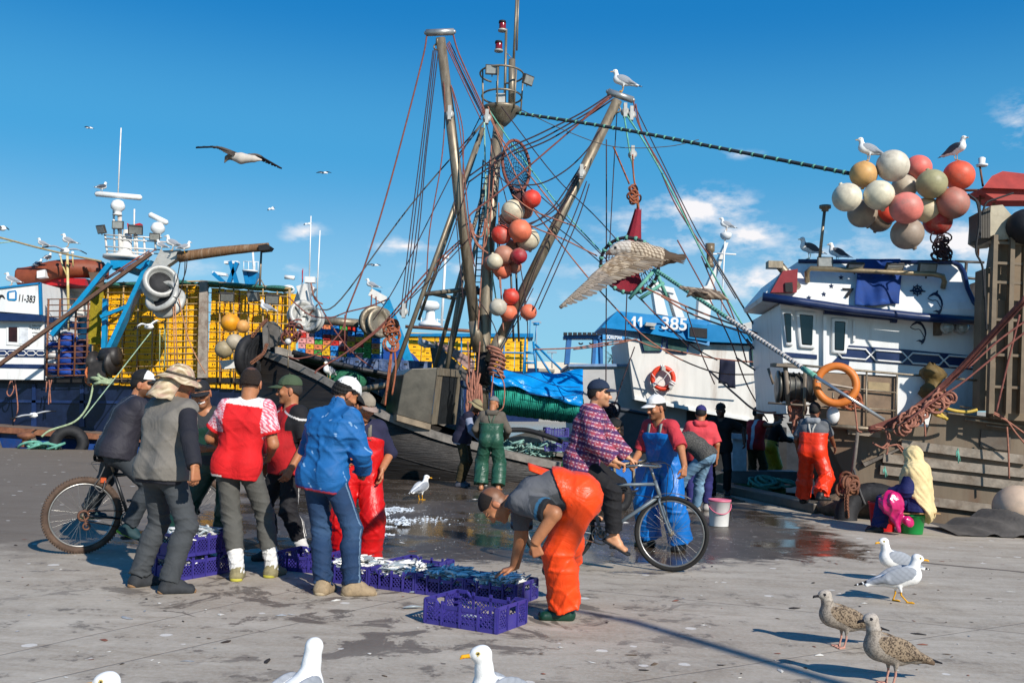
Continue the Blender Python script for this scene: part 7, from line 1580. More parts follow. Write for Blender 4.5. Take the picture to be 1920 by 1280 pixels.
def bag():
 c=G(1665,1000)+Vector((.0,-.12,.40));random.seed(70)
 prims=[el(c+Vector((0,0,.02)),(.17,.14,.18),k=.03),el(c+Vector((.06,-.02,-.14)),(.10,.09,.14),k=.04),st(c+Vector((.05,-.03,-.1)),c+Vector((.20,-.06,-.22)),.05,.075,k=.03),st(c+Vector((.04,-.03,-.18)),c+Vector((.06,-.07,-.34)),.05,.035,k=.02)]
 def fo(p):return .012*np.sin(p@np.array([10.,14,9])+2*np.sin(p@np.array([12.,-15,10])))+.012*np.abs(np.sin(p@np.array([-20.,22,5])+np.sin(p@np.array([6.,8,-14]))))+.002*np.sin(p@np.array([50.,40,-20])+2*np.sin(p@np.array([30.,10,40])))
 F=Field(prims,.007);F.near(fo);V,Q=F.mesh();o=mesh_np('plastic_bag',V,Q,mat('magenta_film','#b80f5c',.22,.12,8,.3,spec=.6,coat=.4));tag(o,'shiny magenta plastic bag hanging beside the seated person','bag')
bag()
def cart():
 base=G(1160,955);S=empty('hand_cart',base,'blue hand cart with a car tyre wheel standing behind the plaid cyclist','cart')
 d=base.y;pl=Pl(1180,900,d+.1,-10)
 g=MB();slab(g,pl,[(1118,876),(1215,864),(1216,915),(1130,925)],0,.75);g.build('tub',mat('cart_blue','#0d5fae',.4,.15,4,.1,dirt='#2b4d72',dirt_amt=.2),S)
 g=MB();g.tube([pl(1112,877,.06),pl(1218,863,.06)],.022,8);g.tube([pl(1218,863,.06),pl(1250,858,.06)],.022,8);g.tube([pl(1112,877,.06),pl(1060,884,.06)],.022,8);slab(g,pl,[(1150,870),(1154,870),(1158,920),(1154,920)],.03,.03);slab(g,pl,[(1186,867),(1190,867),(1192,916),(1188,916)],.03,.03);g.build('frame',M_STEEL,S)
 c=P(1152,930,d-.12);r=.27;g=MB();g.torus(c,r*.76,.085,(.15,-1,0),30,12);w_=g.build('wheel',M_DARK,S)
 g=MB();g.lathe(c,[(.13,-.05),(.16,-.06),(.14,-.03),(.06,-.02),(.04,.02),(.16,.06)],18,(.15,-1,0));g.build('rim',M_RUST,w_)
cart()
# ================================================================ bicycles
def bike(label,rear,front,r,mframe,mtb,steer=0.,extras=None,crank=40,w=.026,fender=None):
 rear=Vector(rear);front=Vector(front);u=front-rear;u.z=0;u.normalize();n=Vector((u.y,-u.x,0));up=Vector((0,0,1));wb=(front-rear).length
 S=empty('bicycle',(rear+front)/2-up*r,label,'bicycle')
 L=lambda x,z,y=0.:rear+u*x+up*z+n*y
 M_SP=mat('spoke_steel','#a8a49c',.3,.1,5,0,metal=.8)
 for (c,ax,nm) in ((rear,n,0),(front,(n*math.cos(steer)+u*math.sin(steer)),1)):
  W=empty('wheel_hub',c) if False else None
  g=MB();g.torus(c,r-w,w,ax,56,10)
  if mtb:
   x,y,z=frame_from(ax)
   for k in range(84):
    a=2*math.pi*k/84;v=x*math.cos(a)+y*math.sin(a);t=-x*math.sin(a)+y*math.cos(a)
    for q in (-1,1):g.box(c+v*(r-.004)+z*q*w*.55,(.014,.013,.016),(t,z,v))
  tyre=g.build('wheel',mat('bike_tyre_'+('mud' if mtb else 'black'),'#4a3a30' if mtb else '#1c1b1a',.85,.3,14,.3,dirt='#6b5646' if mtb else None),S)
  g=MB();g.torus(c,r-2*w-.006,.011,ax,56,8);g.build('rim',mat('alloy_rim','#9c9a96',.35,.12,8,.05,metal=.8),tyre)
  g=MB();x,y,z=frame_from(ax)
  for k in range(32):
   a=2*math.pi*k/32;sd_=1 if k%2 else-1;hb=c+z*.03*sd_+(x*math.cos(a+sd_*1.2*(1 if k%4<2 else-1))+y*math.sin(a+sd_*1.2*(1 if k%4<2 else-1)))*.022;g.tube([hb,c+(x*math.cos(a)+y*math.sin(a))*(r-2*w)],.0014,4,cap=False)
  g.build('spokes',M_SP,tyre)
  g=MB();g.lathe(c,[(.012,-.06),(.024,-.035),(.016,-.03),(.016,.03),(.024,.035),(.012,.06)],12,z);g.build('hub',M_STEEL,tyre)
 bb=L(.43,-.05);seat_t=L(.26,.45 if not mtb else .40);head_t=L(wb-.17,.50 if not mtb else .46);head_b=L(wb-.115,.34);tb=.017 if mtb else .016
 g=MB();g.tube([bb,seat_t],tb,10);g.tube([bb,head_b-(head_b-head_t)*.1],tb*1.15,10);g.tube([seat_t+(bb-seat_t)*.06,head_t+(head_b-head_t)*.2],tb,10);g.tube([head_t,head_b],tb*1.2,10)
 for q in (-1,1):g.tube([rear+n*q*.055,bb+n*q*.03],.010,8);g.tube([rear+n*q*.055,seat_t+n*q*.02],.009,8)
 fr=g.build('frame',mframe,S)
 g=MB();fa=n*math.cos(steer)+u*math.sin(steer)
 for q in (-1,1):g.tube(smooth_path([head_b-up*.01,head_b-up*.035+fa*q*.05,front+(head_b-front)*.5+fa*q*.055-u*.012,front+fa*q*.055],4),.013,8)
 g.build('fork',mat('fork_'+mframe.name,'#4f5a64',.4,.2,8,.1) if not mtb else mframe,S)
 hb=head_t+(head_t-head_b).normalized()*(.14 if not mtb else .10);fw=(u*math.cos(steer)-n*math.sin(steer))
 g=MB();g.tube([head_t,hb],.013,8)
 if mtb:bars=[hb+fw*.06+fa*s*.29-fw*.05*abs(s) for s in (-1,-.5,0,.5,1)]
 else:bars=[hb+fw*.06-fw*.28+fa*-.27,hb+fw*.06-fw*.12-fa*.26+up*.02,hb+fw*.08-fa*.1+up*.01,hb+fw*.07,hb+fw*.08+fa*.1+up*.01,hb+fw*.06-fw*.12+fa*.26+up*.02,hb+fw*.06-fw*.28+fa*.27]
 g.tube([hb,hb+fw*.06],.014,8);g.tube(smooth_path(bars,5),.011,8);hbar=g.build('handlebar',mat('chrome_bar','#a9a6a0',.25,.1,6,.05,metal=.9),S)
 for e0,e1 in ((bars[0],bars[1]),(bars[-1],bars[-2])):g=MB();g.tube([e0,e0.lerp(e1,.7)],.016,8);g.build('grip',mat('black_grip','#1a1a1a',.7),hbar)
 g=MB();g.tube(smooth_path([bars[1]+up*.01,hb+fw*.16+up*.03,head_b+fw*.06,front+up*.1-u*.05],5),.004,5);g.tube(smooth_path([bars[-2]+up*.01,hb+fw*.19+up*.02,head_b+fw*.04+n*.02,seat_t],5),.004,5);g.build('brake_cable',mat('pale_cable','#b8b4ac' if not mtb else '#222222',.5),hbar)
 sd_t=seat_t+(seat_t-bb).normalized()*.12;g=MB();g.tube([seat_t,sd_t],.013,8);g.build('seat_post',M_STEEL,S)
 g=MB();rows=[]
 for i in range(8):
  t=i/7;wd=(.085,.09,.08,.06,.042,.032,.028,.018)[i];p=sd_t-u*.14+u*.29*t+up*(.03-.012*math.sin(t*3.1));rows.append([p+n*wd*math.cos(a)+up*.035*math.sin(a) for a in [2*math.pi*k/12 for k in range(12)]])
 g.grid(rows,closeu=True);g.build('saddle',mat('black_saddle','#151414',.55,.2),S)
 ca=R(crank);cv=u*math.cos(ca)-up*math.sin(ca);g=MB();g.lathe(bb,[(.03,-.05),(.03,.05)],14,n);g.torus(bb+n*.05,.088,.006,n,30,6);g.torus(bb+n*.05,.05,.006,n,20,6)
 for k in range(5):a=k*1.2566;v=u*math.cos(a)+up*math.sin(a);g.bar(bb+n*.05,bb+n*.05+v*.085,.014,.005)
 pa=bb+n*.075+cv*.17;pb=bb-n*.075-cv*.17;g.bar(bb+n*.065,pa,.022,.014);g.bar(bb-n*.065,pb,.022,.014);ck=g.build('crankset',mat('dirty_alloy','#8e867a',.4,.2,8,.1,metal=.7,dirt='#5b4030'),S)
 for p,q in ((pa,1),(pb,-1)):g=MB();g.box(p+n*q*.05,(.09,.10,.022),(u,n,up));g.build('pedal',M_DARK,ck)
 g=MB();rc=rear+n*.05;g.torus(rc,.045,.012,n,20,6);tA=bb+n*.05;g.tube([rc+up*.045,tA+up*.088],.006,5);g.tube([rc-up*.045,tA-up*.088],.006,5)
 if mtb:g.torus(rear+n*.06-up*.10+u*.03,.03,.010,n,14,6);g.bar(rear+n*.06,rear+n*.06-up*.1+u*.03,.02,.01)
 g.build('chain',mat('rusty_chain_metal','#5e3d2c',.6,.3,12,.2),S)
 if extras=='rack':
  g=MB()
  for q in (-1,1):g.tube([L(-.28,.40,.06*q),L(.2,.40,.06*q)],.006,6);g.tube([rear+n*q*.06,L(-.06,.40,.06*q)],.005,6)
  for k in range(5):g.tube([L(-.26+k*.1,.40,-.06),L(-.26+k*.1,.40,.06)],.005,6)
  g.build('luggage_rack',M_STEEL,S)
  g=MB()
  for c in (front,):
   g.grid([[c+(fw*math.cos(a)+up*math.sin(a))*(r+.025)+fa*q*.03 for q in (-1,0,1)] for a in [R(62+i*6.5) for i in range(12)]])
  g.build('mudguard',mat('worn_mudguard','#8d8a84',.4,.2,8,.1,metal=.6,dirt='#5a4a3e'),S,solid=.003)
 else:
  g=MB();g.box(L(.16,.33),(.05,.09,.045),(u,n,up));g.build('rear_reflector',mat('orange_reflector','#b5502a',.3),S)
  text('ROCK',type('F',(),dict(n=n,__call__=lambda s,x,y,off=0:(bb.lerp(head_b,x)+n*(tb*1.2+off)-up*.014),ppm=lambda s,x,y:1.0))(),(.38,0),(.74,0),.030,.001,M_WHITE,fr)
  ropes_=MB();ropes_.tube(smooth_path([L(.1,.42,.05),L(.05,.5,.03),L(.16,.5,.06),L(.12,.36,.07),L(.08,.28,.06),L(.15,.22,.07),L(.17,.33,.07)],5),.006,5);ropes_.build('lashing_cord',M_CABLE,S)
 return dict(L=L,u=u,n=n,pa=pa,pb=pb,bars=bars,seat=sd_t,hb=hb)
rr_=.36;p=G(150,1037);BK1=bike('muddy black and white mountain bike of the man in the dark jacket',p+Vector((0,0,rr_)),p+Vector((.90,.58,rr_)),rr_,mat('bike_black','#1c1d20',.4,.2,8,.05,dirt='#8d8a84',dirt_amt=.25),True,.25,crank=105,w=.03)
p=G(1257,1071);BK2=bike('old grey roadster bicycle ridden by the man in the plaid jacket',p+Vector((-1.08,.22,.362)),p+Vector((0,0,.362)),.362,mat('bike_grey','#58636b',.4,.2,8,.08,dirt='#8f8a82',dirt_amt=.3),False,-.12,'rack',crank=35,w=.021)
deck_things()
# ================================================================ gulls
M_GULL=mat('gull_feathers','#ffffff',.75,.06,40,.25,vcol=True,spec=.25,bscale=120,bdist=.004)
WHT,GRY,BLK,YLW,PNK,BRN=[np.array(lin(c)) for c in ('#e2e1de','#8b8f96','#15151a','#d69a1c','#c08d7c','#6e5a48')]
def gull_col(V,parts,juv,q):
 """nearest part gives the plumage colour; q: local coordinates"""
 D=np.stack([p.d(V[:,0],V[:,1],V[:,2]) for p,c in parts],1);I=D.argmin(1);C=np.array([c for p,c in parts])[I]
 if juv:
  w_=q+.006*np.sin(q[:,[1,2,0]]*170);ce=np.floor(w_*np.array([120,150,150]));s_=np.modf(np.abs(np.sin(ce@np.array([12.9898,78.233,37.719]))*43758.5453))[0]
  m=((C-GRY)**2).sum(1)<1e-4;C[m]=np.array(lin('#84735f'))[None]*(s_[m,None]>.42)*1.0+np.array(lin('#40342a'))[None]*(s_[m,None]<=.42)
  m2=(((C-WHT)**2).sum(1)<1e-4)&(q[:,2]<.32);C[m2]=np.array(lin('#94897d'))[None]*(.6+.4*(s_[m2,None]>.4))
  m3=(((C-WHT)**2).sum(1)<1e-4)&(q[:,2]>=.32);C[m3]=np.array(lin('#a69c91'))[None]*(.7+.3*(s_[m3,None]>.3))
 else:
  n_=np.sin(q@np.array([90.,140,60]))*np.sin(q@np.array([-60.,50,160]));gm=((C-GRY)**2).sum(1)<1e-4;C=C*(.95+.05*n_[:,None]);C[gm]*=(.86+.22*np.abs(np.sin(q[gm,0]*55+q[gm,2]*70))**.5)[:,None]
  m=((C-BLK)**2).sum(1)<1e-3;sp=m&(np.abs(np.sin(q[:,0]*75))>.93);C[sp]=WHT
 return C
def gull(base,h,label,H=.40,juv=False,headyaw=0,vox=.005,up=0.,group=None,stride=0.,dark=False,legc=None,name='gull',sleep=False):
 S=H/.40;f=hdg(h);r=np.cross(f,UPV);B=np.array(base,float)
 X=lambda x,y,z:B+(f*x+r*y+UPV*z)*S
 tilt=R(20);a1=f*math.cos(tilt)+UPV*math.sin(tilt);M=np.stack([a1,r,np.cross(r,a1)*1.0],1);e=lambda c,rr,k=.02,m=M:el(c,np.array(rr)*S,m,k)
 hf=hdg(h+headyaw);hz=.352+up;lg=YLW*.9 if not juv else PNK*.8
 if legc is not None:lg=legc
 gy=GRY if not dark else np.array(lin('#4a4d55'))
 parts=[(e(X(.02,0,.195),(.150,.070,.078)),WHT),(e(X(.10,0,.215),(.075,.062,.072),.03),WHT),(e(X(-.12,0,.165),(.10,.045,.045),.03),WHT),
    (st(X(.11,0,.235),X(.125,0,.30+up*.7),.055*S,.036*S,k=.03),WHT),(st(X(.125,0,.30+up*.7),X(.135,0,hz),.036*S,.037*S,k=.02),WHT),
    (el(X(.135,0,hz)+hf*.012*S,np.array([.045,.034,.035])*S,np.stack([hf,np.cross(hf,UPV),UPV],1),.012),WHT)]
 hb=X(.135,0,hz)+hf*.052*S-UPV*.006*S
 parts+=[(st(hb-hf*.01*S,hb+hf*.036*S-UPV*.003*S,.0105*S,.0075*S,k=.006),YLW if not juv else BLK),(st(hb+hf*.034*S-UPV*.004*S,hb+hf*.044*S-UPV*.013*S,.0075*S,.004*S,k=.004),YLW if not juv else BLK),
    (el(hb+hf*.030*S-UPV*.008*S,np.array([.007,.007,.004])*S,k=.002),np.array(lin('#b8301c')) if not juv else BLK)]
 for s_ in (-1,1):
  parts+=[(e(X(-.01,s_*.058,.215),(.135,.020,.062),.01),gy),(st(X(-.10,s_*.05,.185),X(-.235,s_*.026,.140),.034*S,.014*S,k=.012),gy),(st(X(-.205,s_*.03,.150),X(-.335,s_*.004,.112),.013*S,.005*S,k=.006),BLK)]
 parts+=[(st(X(-.16,0,.155),X(-.25,0,.122),.026*S,.012*S,.012*S,.034*S,r,.015),WHT if not juv else BRN*.7)]
 ft=[]
 for s_ in (-1,1):
  hx=.015+s_*stride;foot=X(hx+s_*stride*.6+.0,s_*.032,.006);kn=X(.0+s_*stride*.5,s_*.034,.062);ft.append(foot)
  parts+=[(st(X(.0,s_*.036,.135),kn+UPV*.03*S,.020*S,.009*S,k=.012),WHT),(st(kn+UPV*.035*S,kn,.0072*S,.0068*S,k=.004),lg),(st(kn,foot+UPV*.004,.0066*S,.0066*S,k=.004),lg)]
  for a in (-26,0,26):d=hdg(h+a);parts.append((st(foot,foot+d*.052*S,.0062*S,.0052*S,k=.006),lg))
  parts.append((st(foot,foot+f*.036*S,.0045*S,.0045*S,.004*S,.018*S,r,.004),lg))
 F=Field([p for p,c in parts],vox,.015);V,Q=F.mesh();d=V-B;q=np.stack([d@f,d@r,d@UPV],1)/S
 C=gull_col(V,parts,juv,q);hc=X(.135,0,hz)
 for s_ in (-1,1):
  ep=hc+hf*.026*S+np.cross(hf,UPV)*s_*.030*S+UPV*.008*S;dd=((V-ep)**2).sum(1)**.5
  C[dd<.010*S]=np.array(lin('#b8a25a')) if not juv else BLK;C[dd<.0055*S]=BLK
 R_=empty(name,B,label,'gull',group);mesh_np('body',V,Q,M_GULL,R_,True,C);return R_
def wing_feathers(g,lead,trail,n,dr_,thick=.006,over=1.5):
 """flight feathers between a leading-edge polyline and a trailing-edge polyline"""
 def at(Pl_,t):
  x=t*(len(Pl_)-1);i=min(int(x),len(Pl_)-2);return Pl_[i].lerp(Pl_[i+1],x-i)
 rows=[]
 for i in range(n):
  t=(i+.5)/n;a=at(lead,t);b=at(trail,t);w_=(at(lead,min(1,t+.5/n))-at(lead,max(0,t-.5/n)));w2=(at(trail,min(1,t+.5/n))-at(trail,max(0,t-.5/n)))
  o=dr_*(.004 if i%2 else 0.);k=[]
  for q,(s,ww) in enumerate([(0,.55),(.3,.7),(.65,.72),(.88,.6),(.97,.3),(1.0,.05)]):
   c=a.lerp(b,s)+o;v=w_.lerp(w2,s)*ww*.5*over*(1 if t<.5 or s<.5 else 1-.75*(t-.5));k.append([c-v,c,c+v])
  g.grid(k)
def flying_gull(label,d,body,wings,col_body,col_wing=None,lens=None,group=None,up=(0,0,1),name='gull'):
 """body: pixel list tail->head with radii (m) ; wings: list of (lead px+depth, trail px+depth)"""
 c=P(body[len(body) // 2][0],body[len(body) // 2][1],d);S=empty(name,c,label,'gull',group);prims=[]
 pts=[np.array(P(x,y,d+(q[0] if q else 0))) for x,y,r_,*q in body]
 for i in range(len(body)-1):prims.append(st(pts[i],pts[i+1],body[i][2],body[i+1][2],k=.02))
 F=Field(prims,max(.004,d*.0007),.02);V,Q=F.mesh();C=col_body(V,pts);mesh_np('body',V,Q,M_GULL,S,True,C)
 for lead,trail,n,cw in wings:
  A_=[P(x,y,d+z) for x,y,z in lead];B_=[P(x,y,d+z) for x,y,z in trail];A2=smooth_path(A_,4);B2=smooth_path(B_,4);g=MB();nn=(A_[1]-A_[0]).cross(B_[0]-A_[0]).normalized()
  wing_feathers(g,A2,B2,n,nn);m_=[a.lerp(b,.55) for a,b in zip(A2,B2)];wing_feathers(g,[p+nn*.008 for p in A2],[p+nn*.008 for p in m_],n,nn);wing_feathers(g,[p+nn*.016 for p in A2],[a.lerp(b,.3)+nn*.016 for a,b in zip(A2,B2)],n,nn)
  g.tube(A2,[.022]+[.02]*(len(A2) // 2)+[.012]*(len(A2)-len(A2) // 2-1),7);o=g.build('wing',M_GULL,S,True,solid=.003)
  a=o.data.color_attributes.new('Col','FLOAT_COLOR','POINT');VV=np.array([v.co for v in o.data.vertices]);c4=np.ones((len(VV),4),np.float32)
  L0=np.array(A_);tt=np.array([min(1,max(0,((v-L0[0])@(L0[-1]-L0[0]))/((L0[-1]-L0[0])@(L0[-1]-L0[0])))) for v in VV]);c4[:,:3]=cw(VV,tt);nf=n*18*3;ii=np.arange(len(VV));c4[(ii<nf)&(ii%3==1),:3]*=.5;c4[(ii<nf)&(ii%3!=1),:3]*=1.3;c4[ii<n*18,:3]*=np.array([.74,.76,.80]);a.data.foreach_set('color',c4.ravel())
 return S
def flat(c):return lambda V,t:np.tile(c,(len(V),1))
def tips(c,t0=.72,c2=BLK):return lambda V,t:np.where((t>t0)[:,None],c2,c)
# standing on the quay
gull(G(1684,1128),80,'adult gull in front of the pair, grey wings and yellow beak, walking right',.42,stride=.03,vox=.0045)
gull(G(1690,1095)+Vector((0,.1,0)),-75,'adult gull behind the pair, facing left away from the walking one',.42,up=.01)
gull(G(1582,1213),-80,'brown speckled young gull with black wing tips, left of the two',.39,juv=True,vox=.0045)
gull(G(1672,1283),-75,'greyish speckled young gull nearest the right bottom, right of the two',.40,juv=True,vox=.0045,up=.02)
for px,py,lb,h,hy in [(590,1193,'white headed gull at the bottom edge left of centre, seen from behind',150,25),(906,1207,'white headed gull at the bottom edge under the purple crate, looking left',-40,-40),(206,1256,'only the white head of a gull at the bottom left edge',-75,0)]:
 p=G(px,py,.455);f=hdg(h);gull(Vector((p.x-f[0]*.145,p.y-f[1]*.145,0)),h,lb,H=.425,headyaw=hy,vox=.0045,up=.035)
gull(G(788,937),150,'gull standing on the wet quay before the black hull',.41,headyaw=-60,vox=.006)
# perched
def perch(px,pyfoot,d,h,lb,H=.40,**k):return gull(P(px,pyfoot,d),h,lb,H=H,vox=.009,**k)
perch(1168,173,21.0,-85,'gull perched on the head of the right derrick',.50)
perch(1629,303,16.3,-85,'gull perched on the orange cream float at the left of the bunch',.41)
perch(1792,302,16.4,30,'gull perched upright on the bright orange float',.41,dark=True)
perch(1518,486,17.5,-80,'dark backed gull perched on the roof left of the lamp bar',.40,dark=True)
perch(1570,492,17.6,-80,'dark backed gull half hidden behind the first lamp on the roof',.36,dark=True)
perch(1362,434,27.4,-80,'gull perched on top of the white gantry aerial',.40)
perch(80,466,30,-80,'gull perched on the old hawser at the far left',.33);perch(128,463,30.2,-80,'pale gull perched on the hawser left of the yellow mast',.42)
perch(22,536,30,-80,'white gull standing on the roof edge of cabin 11-383',.42)
perch(71,505,30.8,170,'gull seen from behind on the brown rubber boat, nearer the white box',.36,dark=True);perch(89,492,31,170,'grey gull on top of the brown rubber boat',.34,dark=True)
perch(190,361,29.6,150,'gull perched on the left end of the long radar bar',.36,dark=True)
perch(324,470,28.3,-75,'white gull standing on the gusset of the cargo boom',.46);perch(345,474,28.2,100,'gull behind the standing one on the cargo boom',.36);perch(303,470,29.4,-80,'grey gull low between the railing and the boom',.34)
perch(500,590,23.5,-60,'gull perched on the bow gear before the yellow crates',.36);perch(616,712,22.3,-20,'gull standing on the foredeck above the blue jacket man',.42);perch(697,545,36.3,-80,'gull perched on the crane arm of the blue boat',.46);perch(796,660,24.4,-60,'gull perched on the grey bow behind the stay pipes',.42)
# flying
def juvc(V,t):s_=np.sin(V@np.array([60.,30,90]))[:,None]>.2;return np.where(s_,np.array(lin('#8f8070')),np.array(lin('#5a4b40')))
flying_gull('dark winged gull gliding high in the blue sky at the left',15.0,[(490,300,.015),(476,298,.05),(452,297,.085),(434,293,.055),(426,296,.035),(421,305,.010)],[([(440,287,0),(425,281,-.1),(405,276,-.1),(368,277,.1)],[(462,294,0),(430,291,-.1),(405,279,-.1),(366,278,.1)],18,tips(np.array(lin('#4d443e')),.4,np.array(lin('#221f22')))),([(466,291,0),(482,291,.2),(500,300,.4),(528,316,.6)],[(462,296,0),(478,297,.2),(496,305,.4),(526,317,.6)],18,tips(np.array(lin('#5a514a')),.4,np.array(lin('#221f22'))))],lambda V,p:np.where(((V[:,0]<p[3][0]+.02))[:,None],np.array(lin('#6e6258')),np.array(lin('#b3aaa0'))),None)
# big near gull
def bigcol(V,p):
 C=np.tile(np.array(lin('#c9bfb2')),(len(V),1));x=V[:,0];hx=p[-3][0];s_=np.abs(np.sin(V@np.array([110.,60,40]))*np.sin(V@np.array([30.,90,120])))
 C[x>hx+.10]=np.where((s_[x>hx+.10]>.35)[:,None],np.array(lin('#b8a893')),np.array(lin('#6b5a4a')));hd=np.abs(x-hx)<.10;C[hd]=np.where((s_[hd]>.3)[:,None],np.array(lin('#c2b9ae')),np.array(lin('#9a8e82')))
 C[x>p[0][0]-.16]=np.array(lin('#4a3c30'));C[((V-p[-1])**2).sum(1)<.040**2]=np.array(lin('#7a5a4c'));ey=p[-3]+np.array([-.014,-.040,.006]);C[((V-ey)**2).sum(1)<.0115**2]=BLK;return C
def bigw(V,t):
 s_=np.abs(np.sin(V@np.array([70.,45,95])));C=np.where((s_>.75)[:,None],np.array(lin('#a3937f')),np.array(lin('#7a6854')));C=np.where((t>.45)[:,None],np.array(lin('#8d8175'))*(.55+.5*s_[:,None]),C);return C
bg_=flying_gull('large speckled young gull flying close before the maroon net, wing hanging down left',7.3,[(1284,482,.012),(1262,484,.035),(1235,482,.072),(1205,476,.082),(1178,468,.066),(1166,466,.052),(1156,468,.043),(1146,472,.022),(1137,476,.008)],[([(1170,476,-.08),(1146,491,-.28),(1112,519,-.46),(1078,550,-.6),(1051,576,-.68)],[(1256,486,-.05),(1212,509,-.22),(1160,527,-.40),(1106,558,-.58),(1054,578,-.70)],24,bigw),([(1180,462,.08),(1195,457,.3),(1215,458,.5)],[(1240,470,.08),(1250,470,.3),(1255,472,.5)],9,bigw)],bigcol,None)
g=MB();wing_feathers(g,[P(1258,478,7.3),P(1258,482,7.28),P(1258,488,7.26)],[P(1284,476,7.3),P(1287,484,7.28),P(1282,496,7.26)],8,Vector((0,-1,0)));o=g.build('tail',M_GULL,bg_,True,solid=.003);a=o.data.color_attributes.new('Col','FLOAT_COLOR','POINT');a.data.foreach_set('color',np.tile(np.array([*lin('#4d3f33'),1],np.float32),len(o.data.vertices)))
flying_gull('streaked brown gull flying in front of the white gantry',12.5,[(1366,562,.01),(1350,556,.04),(1325,552,.065),(1305,548,.055),(1296,549,.035),(1288,556,.012)],[([(1312,543,-.1),(1295,541,-.25),(1275,538,-.4)],[(1335,547,-.1),(1300,547,-.25),(1272,541,-.42)],9,juvc),([(1318,543,.1),(1340,546,.3),(1350,548,.5)],[(1332,549,.1),(1348,552,.3),(1358,552,.5)],8,juvc)],lambda V,p:juvc(V,None),None)
def small(px,py,d,sp,an,lb,c=np.array(lin('#8c9098')),dip=4):
 dx,dy=math.cos(R(an))*sp,math.sin(R(an))*sp
 flying_gull(lb,d,[(px+8,py+1,.02),(px+3,py,.07),(px-3,py,.06),(px-7,py+1,.02)],[([(px,py-1,-.05),(px-dx*.5,py-dip-dy*.5,-.3),(px-dx,py-dy,-.5)],[(px+4,py,.05),(px-dx*.5+4,py-dip+2-dy*.5,-.2),(px-dx+1,py-dy+1,-.5)],7,tips(c,.7)),([(px,py-1,.05),(px+dx*.5,py-dip+dy*.5,.3),(px+dx,py+dy,.5)],[(px+4,py,.15),(px+dx*.5+4,py-dip+2+dy*.5,.4),(px+dx+1,py+dy+1,.5)],7,tips(c,.7))],lambda V,p:np.tile(WHT,(len(V),1)),None)
small(167,240,70,9,10,'tiny far gull high above the left radar',np.array(lin('#3a4048')),2);small(607,324,60,14,0,'small far gull in the sky left of the left derrick',np.array(lin('#3a4048')),2);small(508,392,75,7,-20,'tiny white gull above the cargo boom tip',WHT,3);small(577,420,80,8,-10,'tiny white gull by the white whip aerials',WHT,2);small(702,497,60,12,3,'small far gull between the rigging and the blue crane',np.array(lin('#4a5058')),2)
small(121,470,24,42,8,'grey gull gliding before the old hawser',np.array(lin('#8c9098')),6);small(279,612,24,30,-12,'white gull flying before the yellow crates',WHT*.9,8);small(62,778,27,44,-10,'white gull gliding low over the barge deck',np.array(lin('#a3a6aa')),3);small(3,428,26,14,10,'gull wing at the left edge of the sky',np.array(lin('#6a6e76')),4)
# ================================================================ the people on the quay
def FT(px,py,z=0.):return np.array(G(px,py,z))
def PW(px,py,d):return np.array(P(px,py,d))
def cl(nm,c,ro=.85,**k):return mat(nm,c,ro,k.pop('var',.14),k.pop('scale',9),k.pop('bump',.3),bscale=k.pop('bscale',60),bdist=.006,wr=.26,**k)
def oil(nm,c):return mat(nm,c,.42,.16,7,.35,bscale=22,bdist=.010,spec=.4,dirt='#6d5c50',dirt_amt=-.02,wr=.265)
VC=lambda nm,ro=.85:mat(nm,'#ffffff',ro,.12,10,.3,vcol=True,bscale=60,bdist=.006,wr=.26)
LN=lambda c:np.array(lin(c))
def w_none(*a,**k):pass
M_HAIR=mat('black_hair','#0f0c0a',.75,.3,40,.5,bscale=150,bdist=.01)
M_SOCK=cl('white_sock','#c9c7c4');M_RUB=mat('sole_tan','#8d6b4a',.8)
def near_arm(k,V):
 m=np.zeros(len(V),bool)
 for j in (0,1):
  a,b=k.sh[j],k.el[j];ab=b-a;t=np.clip(((V-a)@ab)/(ab@ab),0,1.5);d=np.linalg.norm(V-a-t[:,None]*ab,axis=1);m |= (d<.10*k.S)&(t>.12)&((V-k.Sh)@(k.Ls if j else-k.Ls)>.155*k.S)
 return m
def ns(V,s=1.0):return np.sin(V@np.array([63.,41,87])*s+2*np.sin(V@np.array([31.,-57,22])*s))*np.sin(V@np.array([-45.,83,33])*s)
# 1 cyclist in the dark jacket
def c_cap1(k,V):q=(V-k.H)@k.HM;return np.where(((q[:,1]>.02)&(q[:,2]>.06))[:,None],LN('#d9d9d6'),LN('#121214'))
def c_jkt(k,V):
 C=np.tile(LN('#25232c'),(len(V),1));s=(V-k.P)@k.Ls;u=(V-k.P)@k.d2;C[np.abs(s+.02-.25*(u-.3))<.006]=LN('#8a8a90');return C
bk=BK1;hb1=122.8
person(dict(label='man in a dark jacket and black and white cap sitting on the mountain bike',h=hb1,H=1.76,feet=[PW(168,972,10.25),np.array(bk['pa'])+np.array(bk['n'])*.05+np.array([0,0,.02])],fp=[0,22],pel=np.array(bk['seat'])+np.array([.05,.03,.115]),lean=19,pl=.5,side=3,hy=92,hp=8,neck=.155,skin='tan',beard=.75,
 arms=[dict(w=np.array(bk['bars'][0])+np.array([-.04,-.02,.06]),curl=1.0),dict(w=np.array(bk['bars'][-1])+np.array([-.05,-.03,.06]),curl=1.0)],girth=1.08,
 wear=[('trousers',dict(m=cl('grey_jeans','#30353a'),bag=.02,amp=.010)),('top',dict(m=VC('dark_jacket',.7),name='jacket',sleeve=1.95,inf=.034,hem=.10,collar=.10,amp=.012,col=c_jkt)),('shoes',dict(m=mat('teal_shoe','#16343a',.7),sole=mat('lime_sole','#7fae2c',.6))),('hair',dict(m=M_HAIR)),('cap',dict(m=VC('cap_vc',.8),mb=cl('black_cloth','#141416'),col=c_cap1))]))
